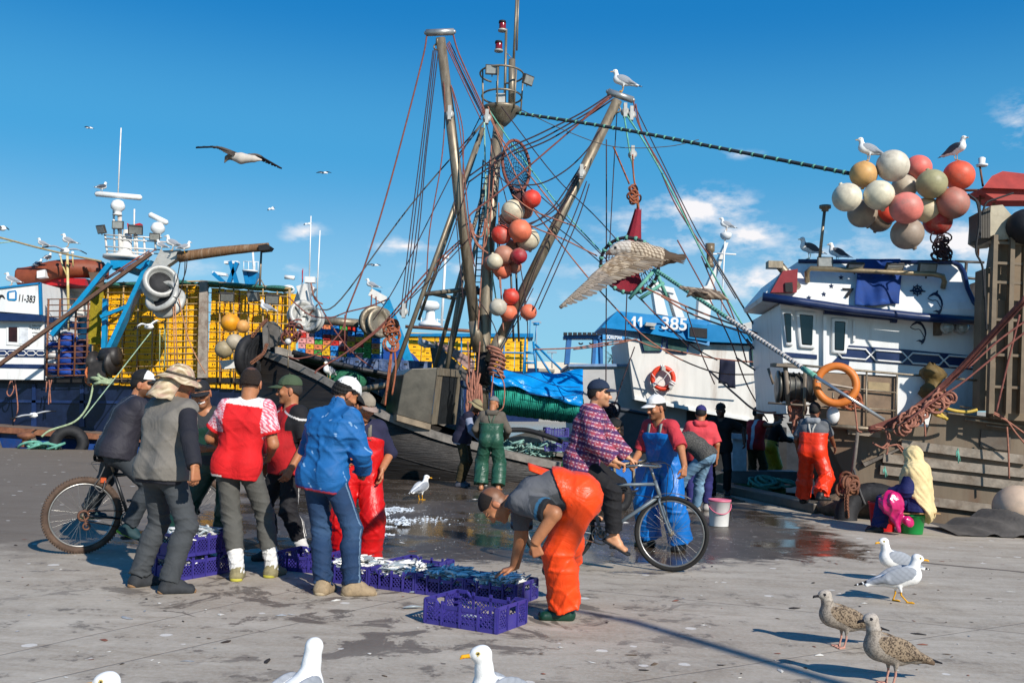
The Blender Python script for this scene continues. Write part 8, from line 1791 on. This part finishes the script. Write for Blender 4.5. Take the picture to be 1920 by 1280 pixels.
# 2 man in the grey vest and camouflage hat
def c_camo(k,V):n=ns(V,.55);n2=ns(V+3.1,.8);C=np.tile(LN('#b5a184'),(len(V),1));C[n>.3]=LN('#8d7a5c');C[n2>.45]=LN('#cdbb9f');C[(n<-.35)]=LN('#a98a78');return C
person(dict(label='man in a grey vest and camouflage bucket hat seen from behind',h=150,H=1.79,feet=[FT(264,1098),FT(322,1111)],fh=[140,112],lean=7,hy=118,hp=14,skin='tan',beard=.3,girth=1.02,pelo=(0,.0,0),
 arms=[dict(o=(.30,.04,-.34)),dict(w=PW(368,898,7.5),curl=.5,hd=(.12,.02,-1))],
 wear=[('top',dict(m=cl('dark_shirt','#1b1b23'),name='shirt',sleeve=1.97,inf=.016,bag=.010,amp=.008)),('trousers',dict(m=cl('charcoal_jeans','#3a3d40'),bag=.022,amp=.011,end=.0)),('top',dict(m=cl('grey_vest','#6b665f',.75),name='vest',sleeve=0,inf=.030,hem=.10,collar=.09,amp=.014)),('shoes',dict(m=mat('charcoal_shoe','#2b2d30',.8,.3,20),inf=.016,sole=M_RUB)),('hair',dict(m=M_HAIR)),('bucket',dict(m=VC('camo_cloth',.9),col=c_camo,flap=True))]))
# 3 smiling man
def swoosh(k,o):
 g=MB();g.tube([Vector(hl(k,x,y,z)) for x,y,z in [(-.020,.094,.088),(-.010,.104,.074),(.002,.105,.076),(.026,.098,.092)]],[.002,.007,.006,.001],5);g.build('cap_mark',M_WHITE,o)
person(dict(label='smiling man in a black cap and dark green overalls facing the camera',h=0,H=1.74,feet=[FT(418,1047),FT(312,1050)],pelo=(0,-.17,0),lean=8,side=-16,hy=14,hp=16,hr=12,smile=True,skin='tan',beard=.4,arms=[dict(o=(.26,-.1,-.30)),dict(o=(.14,.08,-.46))],
 wear=[('top',dict(m=cl('charcoal_tee','#2b2e31'),sleeve=.9,amp=.009)),('overalls',dict(m=oil('dark_green_oilskin','#12352a'),mstrap=cl('green_strap','#3c5a4a'))),('shoes',dict(m=mat('black_boot','#151617',.5),boot=.12)),('hair',dict(m=M_HAIR)),('cap',dict(m=cl('black_cap','#1d1d20'),logo=swoosh,up=-.01))]))
# 4 red shirt
def c_red(k,V):
 C=np.tile(LN('#c4141a'),(len(V),1));u=(V-k.Sh)@k.d3;s=np.abs((V-k.Sh)@k.Ls);m=near_arm(k,V);n=ns(V,1.6)
 sl=m|(s>.155*k.S)&(u>-.26);C[sl]=np.where((n[sl]>.0)[:,None],LN('#d8b8bd'),LN('#c65668'));C[(u>-.012)&(s<.16)]=LN('#d3cfcc');hem=(V-k.P)@k.up0;C[(hem<-.122)&(s>.14)]=LN('#d8d4d0')
 for j in (0,1):
  d=nrm(k.el[j]-k.sh[j]);e=k.sh[j]+(k.el[j]-k.sh[j])*.72;C[sl&(np.abs((V-e)@d+.012)<.016)&(np.linalg.norm(V-e,axis=1)<.12)]=LN('#c4141a')
 return C
person(dict(label='man in a bright red t-shirt with pink sleeves seen from behind',h=176,H=1.82,girth=.88,sw=.162,pelo=(0,-.20,0),side=-6,feet=[FT(444,1086),FT(511,1080)],fh=[190,165],lean=2,hy=180,hp=8,skin='tan',beard=0,hairline='#2e211a',hla=.8,arms=[dict(o=(.26,.06,-.36),pole=(-.8,-.6,-.4)),dict(o=(.24,-.02,-.38),pole=(.45,-.8,-.4))],
 wear=[('top',dict(m=VC('red_tee'),sleeve=.72,inf=.022,flare=.014,hem=.135,amp=.013,bag=.018,col=c_red)),('trousers',dict(m=cl('grey_cargo','#4c4b47'),bag=.010,end=.16,amp=.011)),('shoes',dict(m=mat('worn_shoe','#7d7455',.8,.3,30),sole=mat('yellow_sole','#a8a03a',.7),sock=M_SOCK)),('hair',dict(m=mat('cropped_hair','#241913',1.0,.4,70,.6),thick=.0045,curl=.0008,low=.012))]))
# 5 green cap
def c_rb(k,V):
 C=np.tile(LN('#a8141a'),(len(V),1));u=(V-k.Sh)@k.d3;s=np.abs((V-k.Sh)@k.Ls);C[near_arm(k,V)|(s>.15*k.S)&(u>-.2)]=LN('#141317');m=(np.abs(u+.03+.35*(s-.1))<.008)&(s>.05);C[m]=LN('#cfcac6');return C
def c_trk(k,V):
 C=np.tile(LN('#17161a'),(len(V),1))
 for j in (0,1):
  o=k.Lr if j else-k.Lr;t=k.hip[j];ax=nrm(k.an[j]-t);q=V-t;q=q-(q@ax)[:,None]*ax;f_=q@k.f;C[(q@o>.03)&(np.abs(np.abs(f_)-.012)<.005)&((V-k.P)@(o)>0)]=LN('#c9c6c2')
 return C
person(dict(label='stout man in a green cap and red and black shirt facing left',h=-52,H=1.77,pelo=(0,0.04,0),feet=[FT(566,1054),FT(504,1050)],fh=[-60,-70],lean=0,hy=-78,hp=6,skin='tan',beard=.25,belly=.045,girth=1.12,arms=[dict(o=(.1,.1,-.5)),dict(o=(.08,.12,-.5))],
 wear=[('top',dict(m=VC('red_black_tee'),sleeve=.85,inf=.022,amp=.008,col=c_rb)),('trousers',dict(m=VC('track_pants',.8),bag=.018,end=.15,amp=.010,col=c_trk)),('shoes',dict(m=mat('grey_shoe','#3b3936',.8,.3,30),sock=M_SOCK)),('hair',dict(m=mat('grey_hair','#2e2b28',.9,.3,60),thick=.005)),('cap',dict(m=cl('green_cap','#3c4a34'),brim=.085))]))
# 6 blue jacket
def c_blue(k,V):
 n=ns(V,.3);n2=ns(V+1.7,1.2);C=np.tile(LN('#0c5690'),(len(V),1));C[(n>.90)&(n2>.1)]=LN('#7fa0c0');u=(V-k.P)@k.up0;C[u<-.115]=LN('#0d4080');C[u<-.128]=LN('#8a2230');return C
def c_jean(k,V):
 C=np.tile(LN('#16304f'),(len(V),1))
 for j in (0,1):
  for a,b in ((k.hip[j],k.kn[j]),(k.kn[j],k.an[j])):
   ab=b-a;t=((V-a)@ab)/(ab@ab);q=V-a-t[:,None]*ab;r_=np.linalg.norm(q,axis=1);sel=(t>0)&(t<1)&(r_<.14);sd=q@(k.Lr if j else-k.Lr)
   C[sel&(np.abs(q@k.f)<.008)&(sd>0)]=LN('#5f768c')
  d=np.linalg.norm(V-k.kn[j],axis=1);m=d<.17;C[m]+=(LN('#3d5c7d')-LN('#16304f'))*np.clip(1-d[m,None]/.17,0,1)*.6
 d=np.linalg.norm(V-(k.P-k.up0*.08-k.f*.1),axis=1);m=d<.2;C[m]+=(LN('#3d5c7d')-LN('#16304f'))*np.clip(1-d[m,None]/.2,0,1)*.6
 return C
def w_pocket(k,root,h,m):
 c=k.P-k.up0*.05*k.S-k.f*.145*k.S*k.g+k.Lr*.075;g=MB();x,y=Vector(k.Lr),Vector(k.up0);c=Vector(c);g.tube([c-x*.05+y*.06,c+x*.05+y*.06,c+x*.05-y*.04,c-y*.075,c-x*.05-y*.04],.004,4,closed=True);g.build('pocket_seam',m,root)
person(dict(label='man in a blue jacket, jeans and white cap standing with his back turned',h=152,H=1.76,feet=[FT(606,1112),FT(664,1115)],fh=[170,105],lean=7,side=-6,pelo=(0,-.20,0),girth=.95,sw=.165,hy=122,hp=34,skin='tan',beard=.8,arms=[dict(o=(.26,.0,-.34),pole=(-1,-.2,-.2)),dict(o=(.22,-.02,-.42),pole=(.3,-.9,-.3),curl=.7)],
 wear=[('top',dict(m=VC('blue_jacket',.72),name='jacket',sleeve=1.92,inf=.028,hem=.145,flare=.004,collar=.13,bag=.016,amp=.020,col=c_blue)),('trousers',dict(m=VC('blue_jeans'),bag=.016,amp=.011,end=.0,col=c_jean)),('shoes',dict(m=mat('tan_shoe','#8f7c62',.85,.25,30),inf=.018,sole=mat('sole_pale','#a08f74',.8))),('hair',dict(m=M_HAIR,thick=.014,curl=.004,low=-.05)),('cap',dict(m=cl('white_cap','#d4d3cf'),mb=cl('black_cloth','#141416'),up=.006,dip=.02)),('pocket',dict(m=cl('pale_thread','#5f7690')))]))
# 7 red overalls
person(dict(label='man in shiny red bib overalls and a beige cap looking down',h=8,H=1.64,feet=[FT(692,1063),FT(640,1060)],lean=8,hy=42,hp=26,skin='tan',beard=.25,girth=1.12,arms=[dict(w=PW(716,880,9.25),hd=(.05,-.1,-1),curl=.4),dict(o=(.2,.02,-.40))],
 wear=[('top',dict(m=cl('navy_polo','#20203a'),sleeve=1.05,inf=.018,collar=.06,amp=.009)),('overalls',dict(m=oil('red_oilskin','#c01012'),mstrap=cl('camo_strap','#6b665c'),top=(.36,.2),bag=.04,inf=.032,amp=.012)),('shoes',dict(m=mat('black_boot','#151617'),boot=.12)),('hair',dict(m=M_HAIR)),('cap',dict(m=cl('beige_cap','#82786a'),mb=cl('beige_brim','#8d7a70'),up=.002))]))
# 8 bending man
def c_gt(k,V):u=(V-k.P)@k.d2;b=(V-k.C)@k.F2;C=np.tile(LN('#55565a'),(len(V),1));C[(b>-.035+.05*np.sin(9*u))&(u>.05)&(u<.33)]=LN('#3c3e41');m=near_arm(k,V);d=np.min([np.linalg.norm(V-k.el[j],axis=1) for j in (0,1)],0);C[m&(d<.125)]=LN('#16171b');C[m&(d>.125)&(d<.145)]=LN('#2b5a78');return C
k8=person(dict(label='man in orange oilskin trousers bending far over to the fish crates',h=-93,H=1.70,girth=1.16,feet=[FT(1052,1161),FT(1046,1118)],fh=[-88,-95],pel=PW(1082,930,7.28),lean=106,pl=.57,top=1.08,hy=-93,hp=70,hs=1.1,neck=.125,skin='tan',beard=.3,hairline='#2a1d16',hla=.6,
 arms=[dict(w=PW(1002,1018,7.02),pole=(.5,-.4,-.6),hd=(.35,.1,-1),curl=1.0),dict(w=PW(962,1088,7.58),pole=(.9,.3,.1),hd=(-1,.0,-.28),pn=(0,0,-1),curl=.22,spread=.2)],armg=1.15,
 wear=[('top',dict(m=VC('grey_sport_tee'),sleeve=.80,inf=.024,hem=.02,amp=.009,bag=.016,collar=.08,col=c_gt,neck=.06)),('overalls',dict(m=oil('orange_oilskin','#e2430f'),strap=False,top=(.10,.14),bag=.036,inf=.034,amp=.015,end=.015,name='oilskin_trousers')),('shoes',dict(m=mat('green_boot','#123528',.35),boot=.12,inf=.020,name='rubber_boot')),('hair',dict(m=mat('dark_brown_hair','#1d1511',.9,.35,60,.5),thick=.010,low=.07,xc=[((0,-.045,0),(0,-1,0))]))]))
g=MB();k=k8;rows=[]
for i in range(9):
 t=i/8;c=k.P+k.d1*(.14+.03*t)-k.F1*(.135+.004*t);rows.append([Vector(c+k.Lr*(.13-.05*t)*q-k.d1*0+k.d1*.17*t+k.F1*(.05*q*q)) for q in (-1,-.5,0,.5,1)])
g.grid(rows);g.build('folded_bib',oil('orange_oilskin','#e2430f'),k.root,solid=.01)
# 9 plaid cyclist
def c_plaid(k,V):
 u=(V-k.P)@k.d2;s=(V-k.P)@k.Ls;f_=(V-k.P)@k.F1;n=np.linalg.norm(V-k.P,axis=1)
 for j in (0,1):
  for a,b in ((k.sh[j],k.el[j]),(k.el[j],k.wr[j])):
   ab=b-a;L=np.linalg.norm(ab);t=((V-a)@ab)/(L*L);q=V-a-np.clip(t,0,1)[:,None]*ab;m=(np.linalg.norm(q,axis=1)<.085)&(t>.1)&(np.abs((V-k.Sh)@k.Ls)>.13)|(np.linalg.norm(q,axis=1)<.07)&(np.abs(f_)>.17)
   u=np.where(m,t*L+j,u)
 p=f_+.6*s
 C=np.tile(LN('#74304c'),(len(V),1));a=np.sin(u*2*np.pi/.085);b=np.sin(p*2*np.pi/.10);C[a>.35]=LN('#943c4c');C[b>.5]=C[b>.5]*.55+LN('#3a2a66')*.45;C[a<-.72]=LN('#3b2450');C[np.abs(a-.25)<.13]=LN('#d2b8c0');C[(np.abs(b)<.08)]=C[(np.abs(b)<.08)]*.6+LN('#d0b8c4')*.4;return C
bk=BK2;S9=np.array(bk['seat'])
k9=person(dict(label='young man in a plaid hooded jacket and navy cap riding the grey bicycle',h=78.5,H=1.74,feet=[np.array(bk['pb'])-np.array(bk['n'])*.05+np.array([-.02,0,.02]),np.array(bk['pa'])+np.array(bk['n'])*.05+np.array([-.02,0,.02])],fp=[0,25],pel=S9+np.array([.0,0,.125]),lean=13,hy=82,hp=2,skin='light',beard=.35,
 arms=[dict(w=np.array(bk['bars'][0])+np.array([-.055,.0,.055]),hd=(.8,.1,-.35),pn=(0,0,-1),curl=.75),dict(w=np.array(bk['bars'][-1])+np.array([-.07,-.01,.05]),hd=(.8,.12,-.3),pn=(0,0,-1),curl=.6)],
 wear=[('trousers',dict(m=cl('black_trousers','#131215'),bag=.034,amp=.012,end=.05)),('top',dict(m=VC('plaid_flannel'),name='jacket',sleeve=1.9,inf=.042,hem=.13,flare=.014,bag=.022,amp=.014,col=c_plaid)),('hood',dict(m=VC('plaid_flannel'),col=c_plaid)),('hair',dict(m=M_HAIR,thick=.006)),('cap',dict(m=cl('navy_cap','#16243a'),brim=.088))]))
for j in (0,1):
 fd,fu=k9.fd[j];L=nrm(np.cross(fd,fu));b0=k9.an[j]-fu*.083;o=mk('sandal',[st(b0-fd*.05,b0+fd*.18,.042,.036,.003,.012,L,.005)],.006,mat('black_sandal','#17171a',.7),k9.root,cuts=[(b0+fu*.012,fu),(b0-fu*.010,-fu)])
 g=MB();g.tube(smooth_path([Vector(b0+fd*.06+L*.045),Vector(b0+fd*.075+fu*.055),Vector(b0+fd*.06-L*.045)],5),.010,6);g.build('sandal_strap',mat('black_sandal','#17171a'),o)
# 10 blue overalls
person(dict(label='man in bright blue bib overalls, coral t-shirt and white cap facing left',h=-50,H=1.76,feet=[FT(1274,1032),FT(1214,1024)],fh=[-30,-60],lean=14,hy=-62,hp=14,skin='tan',beard=.5,girth=1.08,arms=[dict(w=PW(1288,890,10.75),hd=(-.1,-.1,-1),curl=.5,pole=(.7,.4,0)),dict(o=(.25,.0,-.42))],
 wear=[('top',dict(m=cl('coral_tee','#b2303a'),sleeve=.98,inf=.026,amp=.011,bag=.022)),('overalls',dict(m=oil('blue_oilskin','#0a62ac'),mstrap=cl('grey_strap2','#8a938c'),top=(.38,.16),bag=.055,inf=.036,amp=.016)),('shoes',dict(m=mat('black_boot','#151617'),boot=.1)),('hair',dict(m=M_HAIR)),('cap',dict(m=cl('white_cap','#d4d3cf'),brim=.085))]))
def c_zig(k,V):return np.where((np.sin(V@np.array([60.,60,320.]))*np.sin(V@np.array([220.,60,0]))>.0)[:,None],LN('#5a5752'),LN('#1f1e20'))
J=cl('light_jeans','#5f7f98',var=.25,dirt='#8ba3b3')
person(dict(label='bending person in light blue jeans and grey patterned shirt behind the blue overalls',h=-112,H=1.74,feet=[FT(1240,960),FT(1302,962)],pel=PW(1322,852,15.2),lean=62,pl=.5,hy=-110,hp=50,vox=.009,cvox=.010,arms=[dict(o=(.3,0,-.45)),dict(o=(.25,.05,-.45))],skin='tan',
 wear=[('top',dict(m=VC('patterned_shirt'),sleeve=.9,inf=.026,hem=.06,col=c_zig)),('trousers',dict(m=J,bag=.016,amp=.012)),('shoes',dict(m=mat('white_shoe','#a09c98',.8))),('hair',dict(m=M_HAIR)),('cap',dict(m=cl('navy_cap2','#111b2c')))]))
person(dict(label='man in a coral polo shirt and purple cap with his back turned',h=172,H=1.70,feet=[FT(1296,958),FT(1325,956)],lean=6,hy=165,hp=14,vox=.009,cvox=.010,skin='tan',arms=[dict(o=(.3,.02,-.34)),dict(o=(.05,.1,-.52))],wear=[('top',dict(m=cl('coral_polo','#c03c44'),sleeve=.95,inf=.026,bag=.02)),('hood',dict(m=cl('coral_polo','#c03c44'))),('trousers',dict(m=cl('purple_jeans','#23235a'))),('shoes',dict(m=mat('white_shoe','#a09c98',.8))),('hair',dict(m=M_HAIR)),('cap',dict(m=cl('purple_cap','#25245c')))]))
person(dict(label='man all in black with a black cap standing in the shade',h=-20,H=1.79,feet=[PW(1362,960,19.4)*[1,1,0],PW(1335,960,19.4)*[1,1,0]],hy=-30,hp=6,vox=.010,cvox=.012,skin='dark',arms=[dict(o=(.05,.28,-.36),pole=(.9,.3,0)),dict(o=(.1,.08,-.5))],wear=[('top',dict(m=cl('black_tee','#0f0f11'),sleeve=.8,inf=.022)),('trousers',dict(m=cl('black_trousers','#131215'))),('shoes',dict(m=mat('black_boot','#151617'))),('cap',dict(m=cl('black_cap','#1d1d20')))]))
g=MB();g.box((6.2,22.3,-.15),(4.4,3.4,.3));o=g.build('pontoon',M_HULL);tag(o,kind='structure')
def c_rv(k,V):return np.where((np.abs((V-k.P)@k.Ls-.05)<.045)[:,None],LN('#a9adba'),LN('#9a1a20'))
person(dict(label='man in a red and white vest and olive trousers reaching out in the shade',h=120,H=1.76,feet=[PW(1405,900,21)*[1,1,0],PW(1425,900,21.1)*[1,1,0]],hy=80,hp=6,vox=.010,cvox=.012,skin='brown',arms=[dict(o=(.3,.0,-.25)),dict(w=PW(1460,792,20.8))],wear=[('top',dict(m=VC('red_white_vest'),sleeve=.2,inf=.024,hem=.1,col=c_rv)),('trousers',dict(m=cl('olive_trousers','#3d3a22'),bag=.03)),('shoes',dict(m=mat('black_boot','#151617'),boot=.15)),('hair',dict(m=M_HAIR)),('cap',dict(m=cl('maroon_cap','#4a1a1c')))]))
person(dict(label='figure in yellow oilskin trousers and dark top deep in the shade',h=100,H=1.70,feet=[PW(1436,900,21.9)*[1,1,0],PW(1452,900,22)*[1,1,0]],lean=14,hy=90,hp=10,vox=.011,cvox=.012,skin='brown',arms=[dict(o=(.35,.0,-.3)),dict(o=(.35,.0,-.3))],wear=[('top',dict(m=cl('black_tee','#0f0f11'),sleeve=1.8,inf=.026)),('overalls',dict(m=oil('yellow_oilskin','#8d7f14'),strap=False,top=(.1,.1))),('cap',dict(m=cl('red_cap','#6a1c1c')))]))
# 16 orange overalls, stepping
person(dict(label='man in orange overalls and grey hooded t-shirt stepping up at the quay edge',h=148,H=1.64,girth=1.1,feet=[FT(1506,946,.16),FT(1540,938,.3)],fh=[150,110],lean=7,hy=150,hp=10,vox=.009,cvox=.010,skin='brown',arms=[dict(o=(.1,.1,-.5)),dict(w=PW(1570,848,15.9),hd=(.3,0,-1))],kp=[None,(.6,.6,.3)],
 wear=[('top',dict(m=cl('grey_tee','#5d5f63'),sleeve=.85,inf=.026,bag=.016)),('hood',dict(m=cl('grey_hood','#84878b'))),('overalls',dict(m=oil('red_orange_oilskin','#d9300a'),mstrap=cl('pale_strap','#a8a49c'),top=(.3,.26),bag=.04,inf=.034,amp=.014)),('shoes',dict(m=mat('black_boot','#151617'),boot=.1)),('hair',dict(m=M_HAIR)),('cap',dict(m=cl('brown_cap','#211a1c')))]))
# 17 seated person in a scarf
def w_scarf(k,root,h,m):
 S=k.S;pr=[dome_prim(k,.040,up=.04),el(hl(k,0,-.01,-.03),np.array([.112,.122,.14])*S,k.HM,k=.03),st(k.N-k.d3*.02,k.N+k.d3*.09,.135,.10,k=.05),st(k.sh[0]+UPV*.0,k.sh[1]+UPV*.0,.105,.105,k=.06),st(k.sh[1]*.5+k.Sh*.5-k.F1*.06,k.P-k.F1*.12+k.Lr*.05+UPV*.02,.12,.07,.09,.06,k.Ls,.06)]
 A=PW(1712,925,13.5);T_=torso(k,.085,low=.12,lowflare=.04)
 for p in T_:p.cuts=[(A,nrm([-.78,0,-.62]))]
 pr+=T_
 def fo(p):return .0025*np.sin(p@np.array([60.,50,60.])+2.5*np.sin(p@np.array([9.,14,12])))+.003*np.sin(p@np.array([50.,-60,30.])+2*np.sin(p@np.array([19.,14,22])))
 mk('head_scarf',pr,.0085,m,root,subs=[el(hl(k,0,.11,.0),np.array([.055,.06,.07])*S,k.HM)],fold=fo)
b17=np.array(G(1712,1000));pe=b17+np.array([.02,.02,.44])
person(dict(label='person in a yellow headscarf and dark blue robe seated on the green bucket',base=b17,h=-122,H=1.62,pel=pe+np.array([.03,0,0]),feet=[b17+np.array([-.50,.0,0]),b17+np.array([-.38,.28,0])],lean=3,hy=-125,hp=10,vox=.009,cvox=.010,arms=[dict(o=(.30,.0,-.36)),dict(o=(.3,.0,-.34))],skin='tan',kp=[(-.6,.1,.8),(-.6,.3,.8)],girth=1.12,
 wear=[('top',dict(m=cl('navy_robe','#10184e',.8,bump=.6),name='robe',sleeve=1.95,inf=.05,hem=.14,flare=.05,bag=.03,amp=.02)),('trousers',dict(m=cl('navy_robe','#10184e'),bag=.05,inf=.03,end=.0,amp=.02,name='skirt')),('shoes',dict(m=mat('black_boot','#151617'))),('scarf',dict(m=mat('yellow_scarf','#cfb888',.9,.16,8,.5,bscale=40,bdist=.01,wr=.26)))]))
# 18, 19 the two by the wooden boat
person(dict(label='man in dark green bib overalls and brown hoodie with his back turned',h=178,H=1.76,feet=[FT(901,918),FT(934,920)],lean=5,hy=150,hp=20,vox=.009,cvox=.010,girth=1.05,skin='tan',arms=[dict(o=(.22,.08,-.40)),dict(o=(.22,.08,-.40))],wear=[('top',dict(m=cl('brown_hoodie','#575047'),sleeve=1.9,inf=.03,bag=.016)),('hood',dict(m=cl('brown_hoodie','#575047'))),('overalls',dict(m=oil('green_oilskin','#234a3a'),mstrap=cl('dark_strap','#4a5548'),top=(.32,.27),bag=.05,inf=.034,amp=.014)),('cap',dict(m=cl('grey_cap','#6a6b6c'),brim=.06))]))
person(dict(label='man in a beige sun hat and navy vest standing before the wooden boat',h=75,H=1.74,feet=[FT(866,910),FT(862,913)],lean=20,hy=85,hp=30,vox=.009,cvox=.010,skin='brown',beard=.6,arms=[dict(o=(.32,.0,-.40)),dict(o=(.3,.02,-.44))],wear=[('top',dict(m=cl('pale_shirt','#7d8498'),sleeve=1.9,inf=.018)),('top',dict(m=cl('navy_vest','#17172e'),name='vest',sleeve=0,inf=.034,hem=.1)),('trousers',dict(m=cl('brown_trousers','#33290f'),bag=.03)),('shoes',dict(m=mat('grey_boot','#4a4a52',.7))),('bucket',dict(m=cl('beige_hat','#84795a'),brim=.065))]))
# 20 pushing the cart
person(dict(label='stooping person in lime green trousers pushing the blue cart behind the plaid cyclist',h=86,H=1.70,feet=[PW(1042,990,11.6)*[1,1,0],PW(1062,990,11.9)*[1,1,0]],pel=PW(1078,872,11.7),lean=48,hy=90,hp=20,vox=.009,cvox=.011,skin='tan',arms=[dict(w=PW(1118,872,11.7)),dict(w=PW(1150,870,11.4),curl=1.0)],wear=[('top',dict(m=cl('navy_tee','#14283c'),sleeve=.95,inf=.02)),('overalls',dict(m=mat('lime_oilskin','#6fb81a',.5),strap=False,top=(.08,.08))),('hair',dict(m=M_HAIR))]))
# lamp post behind the photographer: its shadow crosses the quay
g=MB();b=Vector((7.5,-2.6,0));g.lathe(b,[(.16,.004),(.16,.3),(.09,.35),(.06,7.3),(.06,7.5)],14);g.tube([b+Vector((0,0,7.4)),b+Vector((-.3,.1,7.7)),b+Vector((-1.0,.3,7.8))],.05,8);o=g.build('lamp_post',M_STEEL);tag(o,'tall steel lamp post whose long thin shadow crosses the foreground concrete','lamp post')
